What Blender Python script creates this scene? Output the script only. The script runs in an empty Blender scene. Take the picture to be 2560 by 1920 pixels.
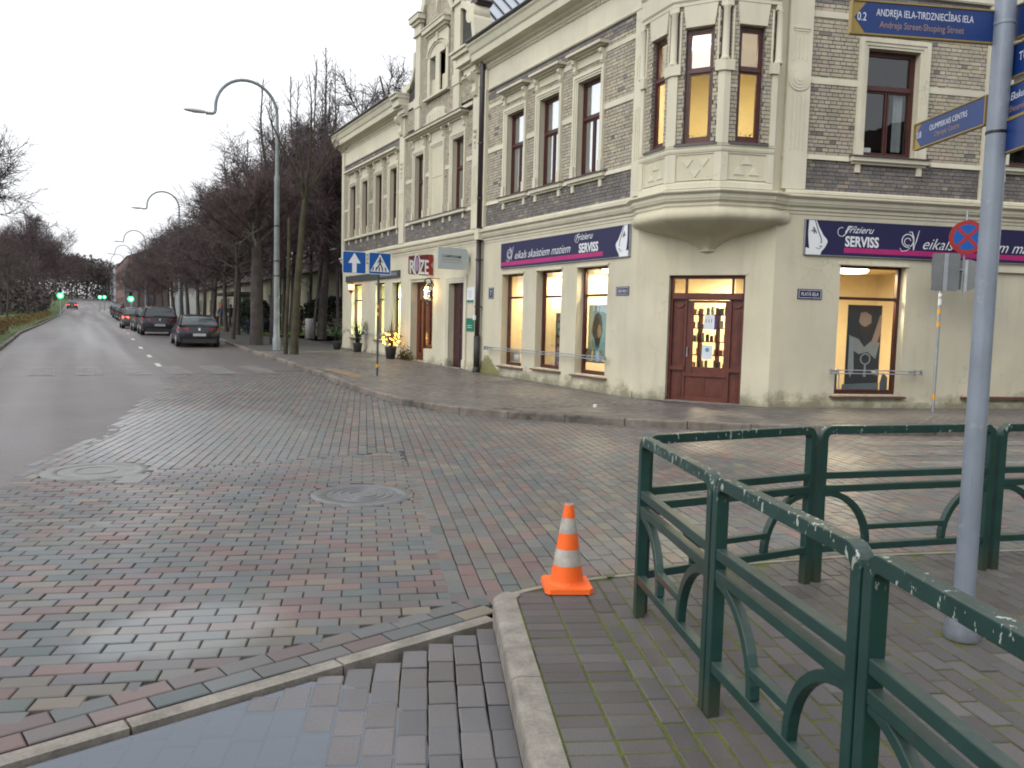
import bpy, math, random
import numpy as np
from mathutils import Vector, Matrix
R = random.Random(11)
SC = bpy.context.scene
COL = SC.collection
# ------------------------------------------------------------------ camera, sky, sun, exposure
cam_d = bpy.data.cameras.new('camera')
cam = bpy.data.objects.new('camera', cam_d); COL.objects.link(cam)
cam_d.sensor_fit = 'HORIZONTAL'; cam_d.sensor_width = 36.0
cam_d.lens = 36.0 * 2009.9 / 2560.0
cam_d.clip_start = 0.05; cam_d.clip_end = 3000.0
CM = np.array([[0.87907070926688, 0.014429096518451985, 0.4764729680503246],
      [-0.476006344482795, 0.08013830434498787, 0.8757829709401964],
      [0.02554697870886388, 0.9966793131947564, -0.07731557752793135]])
cam.matrix_world = Matrix(((CM[0][0], CM[0][1], -CM[0][2], 0.0), (CM[1][0], CM[1][1], -CM[1][2], 0.0),
                           (CM[2][0], CM[2][1], -CM[2][2], 1.6), (0, 0, 0, 1)))
SC.camera = cam

SUN_EL, SUN_ROT = math.radians(37), math.radians(-108)
world = bpy.data.worlds.new('World'); SC.world = world; world.use_nodes = True
wt = world.node_tree; wt.nodes.clear()
sky = wt.nodes.new('ShaderNodeTexSky'); sky.sky_type = 'NISHITA'; sky.sun_disc = False
sky.sun_elevation = SUN_EL; sky.sun_rotation = SUN_ROT
sky.air_density = 1.0; sky.dust_density = 4.0; sky.ozone_density = 1.0
hs = wt.nodes.new('ShaderNodeHueSaturation'); hs.inputs['Saturation'].default_value = 0.16
mx = wt.nodes.new('ShaderNodeMixRGB'); mx.inputs[0].default_value = 0.72
mx.inputs[2].default_value = (7.0, 7.15, 7.4, 1)        # cloud layer lit from above, same brightness all round
bg = wt.nodes.new('ShaderNodeBackground'); bg.inputs['Strength'].default_value = 0.15
wo = wt.nodes.new('ShaderNodeOutputWorld')
wt.links.new(sky.outputs[0], hs.inputs['Color']); wt.links.new(hs.outputs[0], mx.inputs[1])
wt.links.new(mx.outputs[0], bg.inputs['Color']); wt.links.new(bg.outputs[0], wo.inputs['Surface'])

sun_d = bpy.data.lights.new('sun', 'SUN'); sun_d.energy = 0.68; sun_d.angle = math.radians(40)
sun_d.color = (1.0, 0.97, 0.92)
sun = bpy.data.objects.new('sun', sun_d); COL.objects.link(sun)
sun.rotation_euler = (math.pi / 2 - SUN_EL, 0, math.pi - SUN_ROT); sun.location = (-30, -20, 40)

vs = SC.view_settings
vs.view_transform = 'Standard'; vs.look = 'None'; vs.gamma = 1.0; vs.use_curve_mapping = False
vs.exposure = 0.42
SC.render.engine = 'CYCLES'
SC.cycles.use_denoising = True
SC.cycles.max_bounces = 7; SC.cycles.diffuse_bounces = 3; SC.cycles.glossy_bounces = 3
SC.cycles.transparent_max_bounces = 12; SC.cycles.transmission_bounces = 4
SC.cycles.sample_clamp_indirect = 6.0
SC.cycles.caustics_reflective = False; SC.cycles.caustics_refractive = False
SC.cycles.pixel_filter_type = 'BLACKMAN_HARRIS'; SC.cycles.filter_width = 1.9

# ------------------------------------------------------------------ mesh helper
class MB:
    def __init__(s): s.v = []; s.f = []; s.m = []
    def add(s, vs_, fs, mi=0):
        o = len(s.v); s.v.extend([tuple(map(float, q)) for q in vs_])
        s.f.extend([tuple(i + o for i in f) for f in fs]); s.m.extend([mi] * len(fs)); return s
    def box(s, x0, x1, y0, y1, z0, z1, mi=0):
        return s.hexa([(x0,y0,z0),(x1,y0,z0),(x1,y1,z0),(x0,y1,z0),(x0,y0,z1),(x1,y0,z1),(x1,y1,z1),(x0,y1,z1)], mi)
    def hexa(s, p, mi=0):
        a, b, d, e = (np.array(p[i], float) for i in (0, 1, 3, 4))
        fs = [(0,3,2,1),(4,5,6,7),(0,1,5,4),(1,2,6,5),(2,3,7,6),(3,0,4,7)]
        if np.dot(np.cross(b - a, d - a), e - a) < 0: fs = [f[::-1] for f in fs]
        return s.add(p, fs, mi)
    def fb(s, F, s0, s1, z0, z1, d0, d1, mi=0):          # box in a facade frame
        return s.hexa([F(s0,z0,d0),F(s1,z0,d0),F(s1,z1,d0),F(s0,z1,d0),F(s0,z0,d1),F(s1,z0,d1),F(s1,z1,d1),F(s0,z1,d1)], mi)
    def prism(s, lo, hi, mi=0, caps=True):
        n = len(lo); fs = [(i, (i+1) % n, n + (i+1) % n, n + i) for i in range(n)]
        if caps: fs += [tuple(range(n))[::-1], tuple(range(n, 2*n))]
        return s.add(list(lo) + list(hi), fs, mi)
    def fp(s, F, poly, d0, d1, mi=0):                    # polygon (s,z) given depth
        return s.prism([F(a, b, d0) for a, b in poly], [F(a, b, d1) for a, b in poly], mi)
    def tube(s, path, r, n=8, mi=0, caps=True):
        path = [Vector(p) for p in path]; rs = r if isinstance(r, (list, tuple)) else [r] * len(path)
        rings = []; ref = None
        for i, p in enumerate(path):
            t = (path[min(i+1, len(path)-1)] - path[max(i-1, 0)]).normalized()
            if ref is None:
                ref = Vector((0,0,1)) if abs(t.z) < 0.9 else Vector((1,0,0))
            a = t.cross(ref).normalized(); b = a.cross(t).normalized(); ref = b
            rings.append([p + (a*math.cos(k*2*math.pi/n) + b*math.sin(k*2*math.pi/n)) * rs[i] for k in range(n)])
        v = [q for rg in rings for q in rg]; fs = []
        for i in range(len(rings)-1):
            for k in range(n):
                fs.append((i*n+k, i*n+(k+1) % n, (i+1)*n+(k+1) % n, (i+1)*n+k))
        if caps: fs += [tuple(range(n))[::-1], tuple(range((len(rings)-1)*n, len(rings)*n))]
        return s.add(v, fs, mi)
    def lathe(s, o, prof, n=20, mi=0, caps=True):
        v = []; fs = []
        for r, z in prof:
            v += [(o[0]+r*math.cos(2*math.pi*k/n), o[1]+r*math.sin(2*math.pi*k/n), o[2]+z) for k in range(n)]
        for i in range(len(prof)-1):
            for k in range(n): fs.append((i*n+k, i*n+(k+1) % n, (i+1)*n+(k+1) % n, (i+1)*n+k))
        if caps: fs += [tuple(range(n))[::-1], tuple(range((len(prof)-1)*n, len(prof)*n))]
        return s.add(v, fs, mi)
    def sweep(s, path, prof, mi=0, caps=True):           # path (x,y[,z]); prof (d,z) to the right of travel
        P = [Vector((p[0], p[1])) for p in path]; Z = [p[2] if len(p) > 2 else 0 for p in path]
        v = []; k = len(prof)
        for i, p in enumerate(P):
            ds = []
            if i > 0: ds.append((p - P[i-1]).normalized())
            if i < len(P)-1: ds.append((P[i+1] - p).normalized())
            ns = [Vector((d.y, -d.x)) for d in ds]
            m = ns[0] if len(ns) == 1 else (ns[0] + ns[1]).normalized()
            sc = 1.0 / max(0.35, m.dot(ns[0]))
            for d, z in prof: v.append((p.x + m.x*d*sc, p.y + m.y*d*sc, z + Z[i]))
        fs = []
        for i in range(len(P)-1):
            for j in range(k): fs.append((i*k+j, (i+1)*k+j, (i+1)*k+(j+1) % k, i*k+(j+1) % k))
        if caps: fs += [tuple(range(k)), tuple(range((len(P)-1)*k, len(P)*k))[::-1]]
        return s.add(v, fs, mi)
    def build(s, name, mats, parent=None, smooth=False):
        me = bpy.data.meshes.new(name); me.from_pydata(s.v, [], s.f)
        if not isinstance(mats, (list, tuple)): mats = [mats]
        for m in mats: me.materials.append(m)
        if len(mats) > 1: me.polygons.foreach_set('material_index', s.m)
        if smooth: me.polygons.foreach_set('use_smooth', [True]*len(me.polygons))
        me.update()
        return link(name, me, parent)

def link(name, data, parent=None, mw=None):
    o = bpy.data.objects.new(name, data); COL.objects.link(o)
    if parent is not None: o.parent = parent
    return o
def tag(o, label, cat, group=None):
    o['label'] = label; o['category'] = cat
    if group: o['group'] = group
    return o
def thing(name, label, cat, loc=(0,0,0), group=None, rz=0):
    o = link(name, None); o.location = loc; o.rotation_euler = (0, 0, rz); o.empty_display_size = 0.2
    return tag(o, label, cat, group)
def setting(o, kind='structure'): o['kind'] = kind; return o
def smooth_angle(o, ang=0.6):
    me = o.data
    me.polygons.foreach_set('use_smooth', [True]*len(me.polygons))
    try: me.set_sharp_from_angle(angle=ang)
    except Exception: pass
    return o
def copy_tree(o, parent=None, loc=None, rz=None, label=None):
    c = o.copy(); COL.objects.link(c)
    if parent is not None: c.parent = parent
    if loc is not None: c.location = loc
    if rz is not None: c.rotation_euler = (0, 0, rz)
    if label: c['label'] = label
    for ch in o.children: copy_tree(ch, c)
    return c

# ------------------------------------------------------------------ materials
def nn(nt, t, **kw):
    n = nt.nodes.new(t)
    for k, v in kw.items():
        if k.startswith('i_'):
            key = k[2:]; key = int(key) if key.isdigit() else key.replace('_', ' ')
            n.inputs[key].default_value = v
        else: setattr(n, k, v)
    return n
def rgb(c): return (c[0], c[1], c[2], 1.0)
def new_mat(name):
    m = bpy.data.materials.new(name); m.use_nodes = True; nt = m.node_tree
    b = nt.nodes['Principled BSDF']; return m, nt, b
def pos(nt, scale=(1,1,1), obj=False):
    if obj: src = nn(nt, 'ShaderNodeTexCoord').outputs['Object']
    else: src = nn(nt, 'ShaderNodeNewGeometry').outputs['Position']
    mp = nn(nt, 'ShaderNodeMapping'); mp.inputs['Scale'].default_value = scale
    nt.links.new(src, mp.inputs['Vector']); return mp.outputs[0]
def noise(nt, vec, scale, detail=4, rough=0.55):
    n = nn(nt, 'ShaderNodeTexNoise'); n.inputs['Scale'].default_value = scale
    n.inputs['Detail'].default_value = detail; n.inputs['Roughness'].default_value = rough
    nt.links.new(vec, n.inputs['Vector']); return n.outputs['Fac']
def ramp(nt, fac, stops):
    r = nn(nt, 'ShaderNodeValToRGB'); el = r.color_ramp.elements
    while len(el) < len(stops): el.new(0.5)
    for e, (p, c) in zip(el, stops): e.position = p; e.color = rgb(c) if isinstance(c, (tuple, list)) else (c, c, c, 1)
    nt.links.new(fac, r.inputs[0]); return r.outputs['Color']
def mix(nt, fac, a, b, mode='MIX'):
    n = nn(nt, 'ShaderNodeMixRGB', blend_type=mode)
    for i, x in ((0, fac), (1, a), (2, b)):
        if isinstance(x, (int, float)): n.inputs[i].default_value = x if i == 0 else (x, x, x, 1)
        elif isinstance(x, (tuple, list)): n.inputs[i].default_value = rgb(x)
        else: nt.links.new(x, n.inputs[i])
    return n.outputs[0]
def math_(nt, op, a, b=0.5, clamp=False):
    n = nn(nt, 'ShaderNodeMath', operation=op, use_clamp=clamp)
    for i, x in ((0, a), (1, b)):
        if isinstance(x, (int, float)): n.inputs[i].default_value = x
        else: nt.links.new(x, n.inputs[i])
    return n.outputs[0]
def bump(nt, b, h, strength=0.3, dist=0.01):
    n = nn(nt, 'ShaderNodeBump'); n.inputs['Strength'].default_value = strength; n.inputs['Distance'].default_value = dist
    nt.links.new(h, n.inputs['Height']); nt.links.new(n.outputs[0], b.inputs['Normal'])
MATS = {}
def M(name, col=(0.5,0.5,0.5), rough=0.6, var=0.12, scale=3.0, metal=0.0, bmp=0.0, bs=60.0, emit=None, es=0.0, spec=0.5, obj=False):
    if name in MATS: return MATS[name]
    m, nt, b = new_mat(name)
    v = pos(nt, obj=obj)
    n1 = noise(nt, v, scale, 5); n2 = noise(nt, v, scale*9, 3)
    f = math_(nt, 'ADD', math_(nt, 'MULTIPLY', n1, 0.65), math_(nt, 'MULTIPLY', n2, 0.35))
    lo = tuple(max(0, c*(1-var*1.6)) for c in col); hi = tuple(min(1, c*(1+var*1.6)) for c in col)
    nt.links.new(ramp(nt, f, [(0.3, lo), (0.7, hi)]), b.inputs['Base Color'])
    b.inputs['Roughness'].default_value = rough; b.inputs['Metallic'].default_value = metal
    b.inputs['Specular IOR Level'].default_value = spec
    if bmp: bump(nt, b, noise(nt, v, bs, 4), bmp, 0.01)
    if emit: b.inputs['Emission Color'].default_value = rgb(emit); b.inputs['Emission Strength'].default_value = es
    MATS[name] = m; return m

def island_rand(nt):
    a = nn(nt, 'ShaderNodeObjectInfo').outputs['Random']; b = nn(nt, 'ShaderNodeNewGeometry').outputs['Random Per Island']
    return math_(nt, 'FRACT', math_(nt, 'ADD', math_(nt, 'MULTIPLY', a, 7.31), math_(nt, 'MULTIPLY', b, 5.17)), 0)
def block_mat(name, stops, dirt=0.25, rough=0.6, rvar=0.2, wet=False, grain=80, bs=0.35, patch=False):
    m, nt, b = new_mat(name); r = island_rand(nt); v = pos(nt)
    r2 = math_(nt, 'FRACT', math_(nt, 'MULTIPLY', r, 13.7), 0)
    st = ramp(nt, r, stops)
    for_c = nt.nodes[-1]
    c = st
    g = noise(nt, v, grain, 4); big = noise(nt, v, 1.1, 4)
    c = mix(nt, math_(nt, 'MULTIPLY', g, dirt*1.4), c, (0.05, 0.048, 0.045))
    c = mix(nt, 0.55, c, ramp(nt, big, [(0.3, 0.62), (0.72, 1.15)]), 'MULTIPLY')
    c = mix(nt, 0.5, c, ramp(nt, r2, [(0.0, 0.75), (1.0, 1.2)]), 'MULTIPLY')
    nt.links.new(c, b.inputs['Base Color'])
    if wet:
        w = noise(nt, pos(nt, (0.55, 0.35, 1)), 1.0, 4)
        rr = ramp(nt, math_(nt, 'ADD', math_(nt, 'MULTIPLY', w, 0.85), math_(nt, 'MULTIPLY', r2, 0.15)), [(0.38, rough), (0.62, rough-rvar)])
        nt.links.new(rr, b.inputs['Roughness'])
        b.inputs['Coat Roughness'].default_value = 0.34 if patch else 0.22
        cw = ramp(nt, math_(nt, 'ADD', math_(nt, 'MULTIPLY', w, 0.8), math_(nt, 'MULTIPLY', g, 0.2)), [(0.40, 0.03), (0.66, wet)])
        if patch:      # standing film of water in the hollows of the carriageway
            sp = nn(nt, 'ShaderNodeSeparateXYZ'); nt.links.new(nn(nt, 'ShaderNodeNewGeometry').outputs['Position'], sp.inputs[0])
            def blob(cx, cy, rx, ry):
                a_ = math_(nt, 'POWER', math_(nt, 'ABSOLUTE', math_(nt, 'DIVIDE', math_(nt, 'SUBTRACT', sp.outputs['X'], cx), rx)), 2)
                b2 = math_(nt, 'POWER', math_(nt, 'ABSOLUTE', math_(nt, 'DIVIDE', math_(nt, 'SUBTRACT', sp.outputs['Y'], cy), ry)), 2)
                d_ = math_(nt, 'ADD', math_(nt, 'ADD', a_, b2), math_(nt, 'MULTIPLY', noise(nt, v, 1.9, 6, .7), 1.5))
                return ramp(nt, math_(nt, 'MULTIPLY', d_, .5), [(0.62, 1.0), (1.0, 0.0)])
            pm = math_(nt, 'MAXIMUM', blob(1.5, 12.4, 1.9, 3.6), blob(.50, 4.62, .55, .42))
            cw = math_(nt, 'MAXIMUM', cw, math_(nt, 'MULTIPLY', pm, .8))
            nt.links.new(mix(nt, math_(nt, 'MULTIPLY', pm, .26), c, (0.235, 0.255, 0.26)), b.inputs['Base Color'])   # pale wet sheen painted into the colour, with some pale silt
        nt.links.new(cw, b.inputs['Coat Weight'])
    else: b.inputs['Roughness'].default_value = rough
    bump(nt, b, g, bs, 0.006)
    MATS[name] = m; return m
def glass_mat(name, tint=(0.9,0.95,0.95), refl=1.0, rough=0.01, dark=0.0):
    m = bpy.data.materials.new(name); m.use_nodes = True; nt = m.node_tree; nt.nodes.clear()
    out = nn(nt, 'ShaderNodeOutputMaterial'); tr = nn(nt, 'ShaderNodeBsdfTransparent'); gl = nn(nt, 'ShaderNodeBsdfGlossy')
    tr.inputs[0].default_value = rgb(tint); gl.inputs['Roughness'].default_value = rough
    gl.inputs[0].default_value = (0.95, 0.97, 1, 1)
    v = pos(nt); bp = nn(nt, 'ShaderNodeBump'); bp.inputs['Strength'].default_value = 0.07; bp.inputs['Distance'].default_value = 0.02
    nt.links.new(noise(nt, v, 2.2, 2), bp.inputs['Height']); nt.links.new(bp.outputs[0], gl.inputs['Normal'])
    fr = nn(nt, 'ShaderNodeFresnel'); fr.inputs['IOR'].default_value = 1.5
    f = math_(nt, 'ADD', math_(nt, 'MULTIPLY', fr.outputs[0], 1.7*refl), dark, clamp=True)
    ms = nn(nt, 'ShaderNodeMixShader'); nt.links.new(f, ms.inputs[0]); nt.links.new(tr.outputs[0], ms.inputs[1]); nt.links.new(gl.outputs[0], ms.inputs[2])
    nt.links.new(ms.outputs[0], out.inputs['Surface']); MATS[name] = m; return m
def emit_mat(name, col, s):
    m, nt, b = new_mat(name); b.inputs['Base Color'].default_value = rgb([c*0.8 for c in col])
    b.inputs['Emission Color'].default_value = rgb(col); b.inputs['Emission Strength'].default_value = s
    MATS[name] = m; return m
def stucco_mat(name, col, dirt=0.35):
    m, nt, b = new_mat(name); v = pos(nt)
    n1 = noise(nt, v, 0.9, 5); n2 = noise(nt, v, 14, 4); n0 = noise(nt, v, 0.28, 3)
    streak = noise(nt, pos(nt, (3.2, 3.2, 0.35)), 1.6, 5)
    c = ramp(nt, n1, [(0.3, tuple(x*0.88 for x in col)), (0.7, tuple(min(1, x*1.06) for x in col))])
    c = mix(nt, math_(nt, 'MULTIPLY', ramp(nt, streak, [(0.5, 0.0), (0.78, 1.0)]), dirt), c, tuple(x*0.62 for x in col))
    c = mix(nt, 0.6, c, ramp(nt, n0, [(0.36, (0.90,0.90,0.93)), (0.64, (1.04,1.02,0.97))]), 'MULTIPLY')
    vo = nn(nt, 'ShaderNodeTexVoronoi', feature='DISTANCE_TO_EDGE'); vo.inputs['Scale'].default_value = 0.55     # hairline cracks, broken up by noise
    wv = nn(nt, 'ShaderNodeVectorMath', operation='ADD'); nt.links.new(v, wv.inputs[0])
    nz = nn(nt, 'ShaderNodeTexNoise'); nz.inputs['Scale'].default_value = 2.5; nz.inputs['Detail'].default_value = 5; nt.links.new(v, nz.inputs['Vector']); nt.links.new(nz.outputs['Color'], wv.inputs[1])
    nt.links.new(wv.outputs[0], vo.inputs['Vector'])
    crack = math_(nt, 'MULTIPLY', ramp(nt, vo.outputs['Distance'], [(0.0, 1.0), (0.007, 0.0)]), ramp(nt, noise(nt, v, 0.6, 2), [(0.50, 0.0), (0.60, 1.0)]))
    c = mix(nt, math_(nt, 'MULTIPLY', crack, .45), c, tuple(x*0.45 for x in col))
    sep = nn(nt, 'ShaderNodeSeparateXYZ'); nt.links.new(nn(nt, 'ShaderNodeNewGeometry').outputs['Position'], sep.inputs[0])
    zn = math_(nt, 'ADD', sep.outputs['Z'], math_(nt, 'MULTIPLY', noise(nt, v, 2.3, 5, 0.7), -1.0))   # rising damp: grey-green grime with a ragged edge
    low = ramp(nt, math_(nt, 'ADD', zn, 0.5), [(0.02, 1.0), (0.30, 0.0)])
    c = mix(nt, math_(nt, 'MULTIPLY', low, 0.75), c, (0.13, 0.125, 0.07))
    # the mossy patch round the foot of the downpipe
    dx = math_(nt, 'MULTIPLY', math_(nt, 'ABSOLUTE', math_(nt, 'SUBTRACT', sep.outputs['Y'], 21.35)), 0.55)
    dz = math_(nt, 'MULTIPLY', sep.outputs['Z'], 0.85)
    rr = math_(nt, 'ADD', math_(nt, 'ADD', dx, dz), math_(nt, 'MULTIPLY', noise(nt, v, 3.5, 6, .7), 0.9))
    moss = ramp(nt, rr, [(0.95, 1.0), (1.35, 0.0)])
    xm = math_(nt, 'LESS_THAN', sep.outputs['X'], 10.9)
    c = mix(nt, math_(nt, 'MULTIPLY', math_(nt, 'MULTIPLY', moss, xm), 0.85), c, (0.16, 0.16, 0.045))
    nt.links.new(c, b.inputs['Base Color']); b.inputs['Roughness'].default_value = 0.85
    bump(nt, b, noise(nt, v, 55, 4), 0.22, 0.006); MATS[name] = m; return m

CREAM = stucco_mat('cream_stucco', (0.59, 0.555, 0.425))
TRIM = stucco_mat('cream_trim', (0.63, 0.60, 0.48), 0.25)
MORTAR = M('dark_mortar', (0.055, 0.053, 0.05), 0.9, 0.3, 9)
BRICK = block_mat('buff_brick', [(0.0, (0.455,0.407,0.311)), (0.3, (0.517,0.468,0.355)), (0.55, (0.475,0.437,0.368)), (0.75, (0.544,0.495,0.350)), (0.9, (0.526,0.425,0.342)), (1.0, (0.421,0.394,0.342))], 0.25, 0.85)
BRICKD = block_mat('grey_brick', [(0.0, (0.189,0.175,0.175)), (0.35, (0.269,0.241,0.226)), (0.7, (0.218,0.212,0.212)), (0.93, (0.335,0.277,0.226)), (1.0, (0.480,0.422,0.306))], 0.45, 0.8)
WOOD = M('red_brown_wood', (0.105, 0.022, 0.012), 0.42, 0.3, 5, bmp=0.15, bs=30)
WOODD = M('dark_window_wood', (0.062, 0.016, 0.013), 0.45, 0.3, 5)
GLASS = glass_mat('window_glass', refl=0.16)
GLASSU = glass_mat('upper_window_glass', refl=0.42, dark=0.045)
ROOM = M('dark_room', (0.045, 0.04, 0.035), 0.9)
CURT = M('net_curtain', (0.42, 0.44, 0.45), 0.9, 0.1, 8)
ROOFM = M('dark_roof_metal', (0.05, 0.045, 0.047), 0.4, 0.2, 2, metal=0.3)
BROWNM = M('brown_sheet_metal', (0.055, 0.036, 0.036), 0.38, 0.2, 2, metal=0.2)
SILLM = M('grey_sill_metal', (0.10, 0.085, 0.085), 0.5, 0.2, 4)
GALV = M('galvanised_steel', (0.36, 0.385, 0.41), 0.42, 0.12, 6, metal=0.55)
m, nt, b = new_mat('painted_grey_steel'); v = pos(nt)
base = ramp(nt, noise(nt, v, 5, 5), [(0.3, (0.21,0.245,0.30)), (0.7, (0.265,0.305,0.37))])
scr = ramp(nt, noise(nt, pos(nt, (30, 30, 1.4)), 2.0, 4, .7), [(0.60, 0.0), (0.70, 1.0)])
base = mix(nt, math_(nt, 'MULTIPLY', scr, .35), base, (0.12,0.13,0.15))
resid = ramp(nt, noise(nt, pos(nt, (1, 1, .8)), 9, 5, .75), [(0.62, 0.0), (0.66, 1.0)])
base = mix(nt, math_(nt, 'MULTIPLY', resid, .5), base, (0.36,0.37,0.36))
sp = nn(nt, 'ShaderNodeSeparateXYZ'); nt.links.new(nn(nt, 'ShaderNodeNewGeometry').outputs['Position'], sp.inputs[0])
grime = ramp(nt, math_(nt, 'ADD', sp.outputs['Z'], math_(nt, 'MULTIPLY', noise(nt, v, 20, 4), .25)), [(0.08, 1.0), (0.38, 0.0)])
base = mix(nt, math_(nt, 'MULTIPLY', grime, .6), base, (0.09,0.085,0.065))
nt.links.new(base, b.inputs['Base Color']); b.inputs['Roughness'].default_value = .45; b.inputs['Metallic'].default_value = .1
bump(nt, b, noise(nt, v, 25, 4), .06, .004); POLEM = m
WHITE = M('white_paint', (0.72, 0.74, 0.76), 0.4, 0.05)
BLACK = M('black_paint', (0.015, 0.015, 0.017), 0.45, 0.1)

# ------------------------------------------------------------------ frames and relief of the ground
def frame(o, u, n):
    o = np.array(o, float); u = np.array(u, float); n = np.array(n, float)
    def F(s, z, d=0.0): q = o + u*s + n*d; return (q[0], q[1], z)
    F.o, F.u, F.n = o, u, n
    return F
B = 0.31500982
U2 = (math.cos(B), -math.sin(B)); E1 = (math.sin(B), math.cos(B))
XL = 10.75
K1 = (10.75, 14.20); K2 = (12.34, 11.80)
FL = frame((XL, 0), (0, 1), (-1, 0))
FR = frame(K2, U2, (-math.sin(B), -math.cos(B)))
UC = (0.5523, -0.8337); NC = (-0.8337, -0.5523)
FC = frame(K1, UC, NC)
def bayp(s, n): return (11.55 + UC[0]*s + NC[0]*n, 13.0 + UC[1]*s + NC[1]*n)
BP = [bayp(-1.36, .30), bayp(-.51, .98), bayp(.51, .98), bayp(1.36, .30)]
def seg_frame(a, b):
    d = np.array(b) - np.array(a); L = np.hypot(*d); d = d/L
    F = frame(a, d, (d[1], -d[0])); F.L = L; return F
FA, FB, FD = seg_frame(BP[0], BP[1]), seg_frame(BP[1], BP[2]), seg_frame(BP[2], BP[3])
GY = [-60, 15, 27, 35, 40, 46, 70, 120, 200, 300, 600, 1500]
GZ = [0, 0, .1, .2, .32, .5, .56, .9, 2.6, 4.9, 11.5, 28]
def zp(y): return float(np.interp(y, GY, GZ))
def wall(mb, F, s0, s1, z0, z1, ops, rev=0.2, mat_at=lambda z: 0, zs=(), rev_mi=0):
    ss = sorted({s0, s1, *[o[0] for o in ops], *[o[1] for o in ops]}); zz = sorted({z0, z1, *zs, *[o[2] for o in ops], *[o[3] for o in ops]})
    ss = [s for s in ss if s0 <= s <= s1]; zz = [z for z in zz if z0 <= z <= z1]
    for i in range(len(ss)-1):
        for j in range(len(zz)-1):
            a, b_, c, d = ss[i], ss[i+1], zz[j], zz[j+1]; cs, cz = (a+b_)/2, (c+d)/2
            if any(o[0] < cs < o[1] and o[2] < cz < o[3] for o in ops): continue
            mb.add([F(a,c), F(b_,c), F(b_,d), F(a,d)], [(0,1,2,3)], mat_at(cz))
    for o in ops:
        a, b_, c, d = o[:4]; r = o[4] if len(o) > 4 else rev
        mb.add([F(a,c),F(b_,c),F(b_,d),F(a,d),F(a,c,-r),F(b_,c,-r),F(b_,d,-r),F(a,d,-r)],
               [(0,1,5,4),(1,2,6,5),(2,3,7,6),(3,0,4,7)], rev_mi)
def sub_intervals(iv, cut):
    out = []
    for a, b_ in iv:
        if cut[1] <= a or cut[0] >= b_: out.append((a, b_)); continue
        if cut[0] > a: out.append((a, cut[0]))
        if cut[1] < b_: out.append((cut[1], b_))
    return out
def lay_bricks(s0, s1, z0, z1, ops, rng, L=0.25, H=0.065, J=0.0125):
    out = []; z = z0 + J/2; row = 0
    while z + H <= z1 + 0.02:
        iv = [(s0, s1)]
        for o in ops:
            if o[2] < z + H and o[3] > z: iv = sub_intervals(iv, (o[0], o[1]))
        l = L if row % 2 else 0.119
        off = 0.06 * (row % 2) + 0.03*((row//2) % 2)
        for a, b_ in iv:
            k = math.floor((a - s0 + off) / (l+J)); x = s0 - off + k*(l+J)
            while x < b_:
                p, q = max(x, a+0.002), min(x + l, b_-0.002)
                if q - p > 0.03: out.append((p, q, z, min(z+H, z1)))
                x += l + J
        z += H + J; row += 1
    return out
# ------------------------------------------------------------------ ground, streets, kerbs
SOIL = M('ground_soil', (0.07, 0.065, 0.055), 0.9, 0.3, 0.8)
g = MB(); xs = [-400, -60, -20, -2.5, 8, 30, 90, 500]; ys = [-60, 0, 15, 27, 35, 40, 46, 70, 95, 120, 160, 200, 300, 600, 1500]
for y in ys:
    for x in xs: g.v.append((x, y, zp(y) - 0.30))
for j in range(len(ys)-1):
    for i in range(len(xs)-1): a = j*len(xs)+i; g.f.append((a, a+1, a+1+len(xs), a+len(xs))); g.m.append(0)
setting(g.build('ground', SOIL))

KERB = [(18.5,6.46),(16.2,7.22),(14.31,7.84),(13.35,8.16),(11.63,8.76),(9.6,9.95),(8.36,10.93),(7.7,11.62),(6.8,12.55),(6.1,13.7),(5.75,15.2),(5.68,17.0),(5.78,19.3),(5.95,21.5),(6.05,24.0),(6.2,28.0),(6.25,33.0),(6.28,38),(6.35,50),(6.5,70),(6.8,100),(7.4,150),(8.3,200),(10.5,300)]
KERB = KERB[::-1]    # travelling towards the camera: the road is on the right-hand side
def kerb_x(y):
    pts = sorted([(b_, a) for a, b_ in KERB]); return float(np.interp(y, [p[0] for p in pts], [p[1] for p in pts]))
SEAM = [(4.5, -5.0), (7.2, -2.6), (9.15, -.67), (10.07, -.52), (11.19, -.21), (12.76, .3), (14.8, .7), (16.9, 1.05), (20.1, 1.68), (22.7, 2.0), (24, 2.6), (24.3, 5.95)]
def seam_x(y): return float(np.interp(y, [p[0] for p in SEAM], [p[1] for p in SEAM]))

# road surface past the coloured paving: worn reddish clinker, wet tracks
m, nt, b = new_mat('worn_street_surface'); v = pos(nt)
n1 = noise(nt, v, 0.55, 5); n2 = noise(nt, v, 26, 3); n3 = noise(nt, pos(nt, (0.75, 0.022, 1)), 1.0, 2)
br = nn(nt, 'ShaderNodeTexBrick'); br.inputs['Scale'].default_value = 1.0; br.inputs['Mortar Size'].default_value = 0.008
br.inputs['Brick Width'].default_value = 0.21; br.inputs['Row Height'].default_value = 0.105
br.inputs['Color1'].default_value = (1,1,1,1); br.inputs['Color2'].default_value = (0.70,0.72,0.74,1); br.inputs['Mortar'].default_value = (0.5,0.5,0.5,1)
mp = nn(nt, 'ShaderNodeMapping'); mp.inputs['Rotation'].default_value = (0, 0, 0.2); nt.links.new(v, mp.inputs[0]); nt.links.new(mp.outputs[0], br.inputs['Vector'])
c = ramp(nt, n1, [(0.3, (0.122, 0.104, 0.101)), (0.7, (0.146, 0.132, 0.130))])
c = mix(nt, 0.4, c, br.outputs['Color'], 'MULTIPLY')
c = mix(nt, 0.35, c, ramp(nt, n2, [(0.3, 0.6), (0.7, 1.25)]), 'MULTIPLY')
nt.links.new(c, b.inputs['Base Color'])
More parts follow.
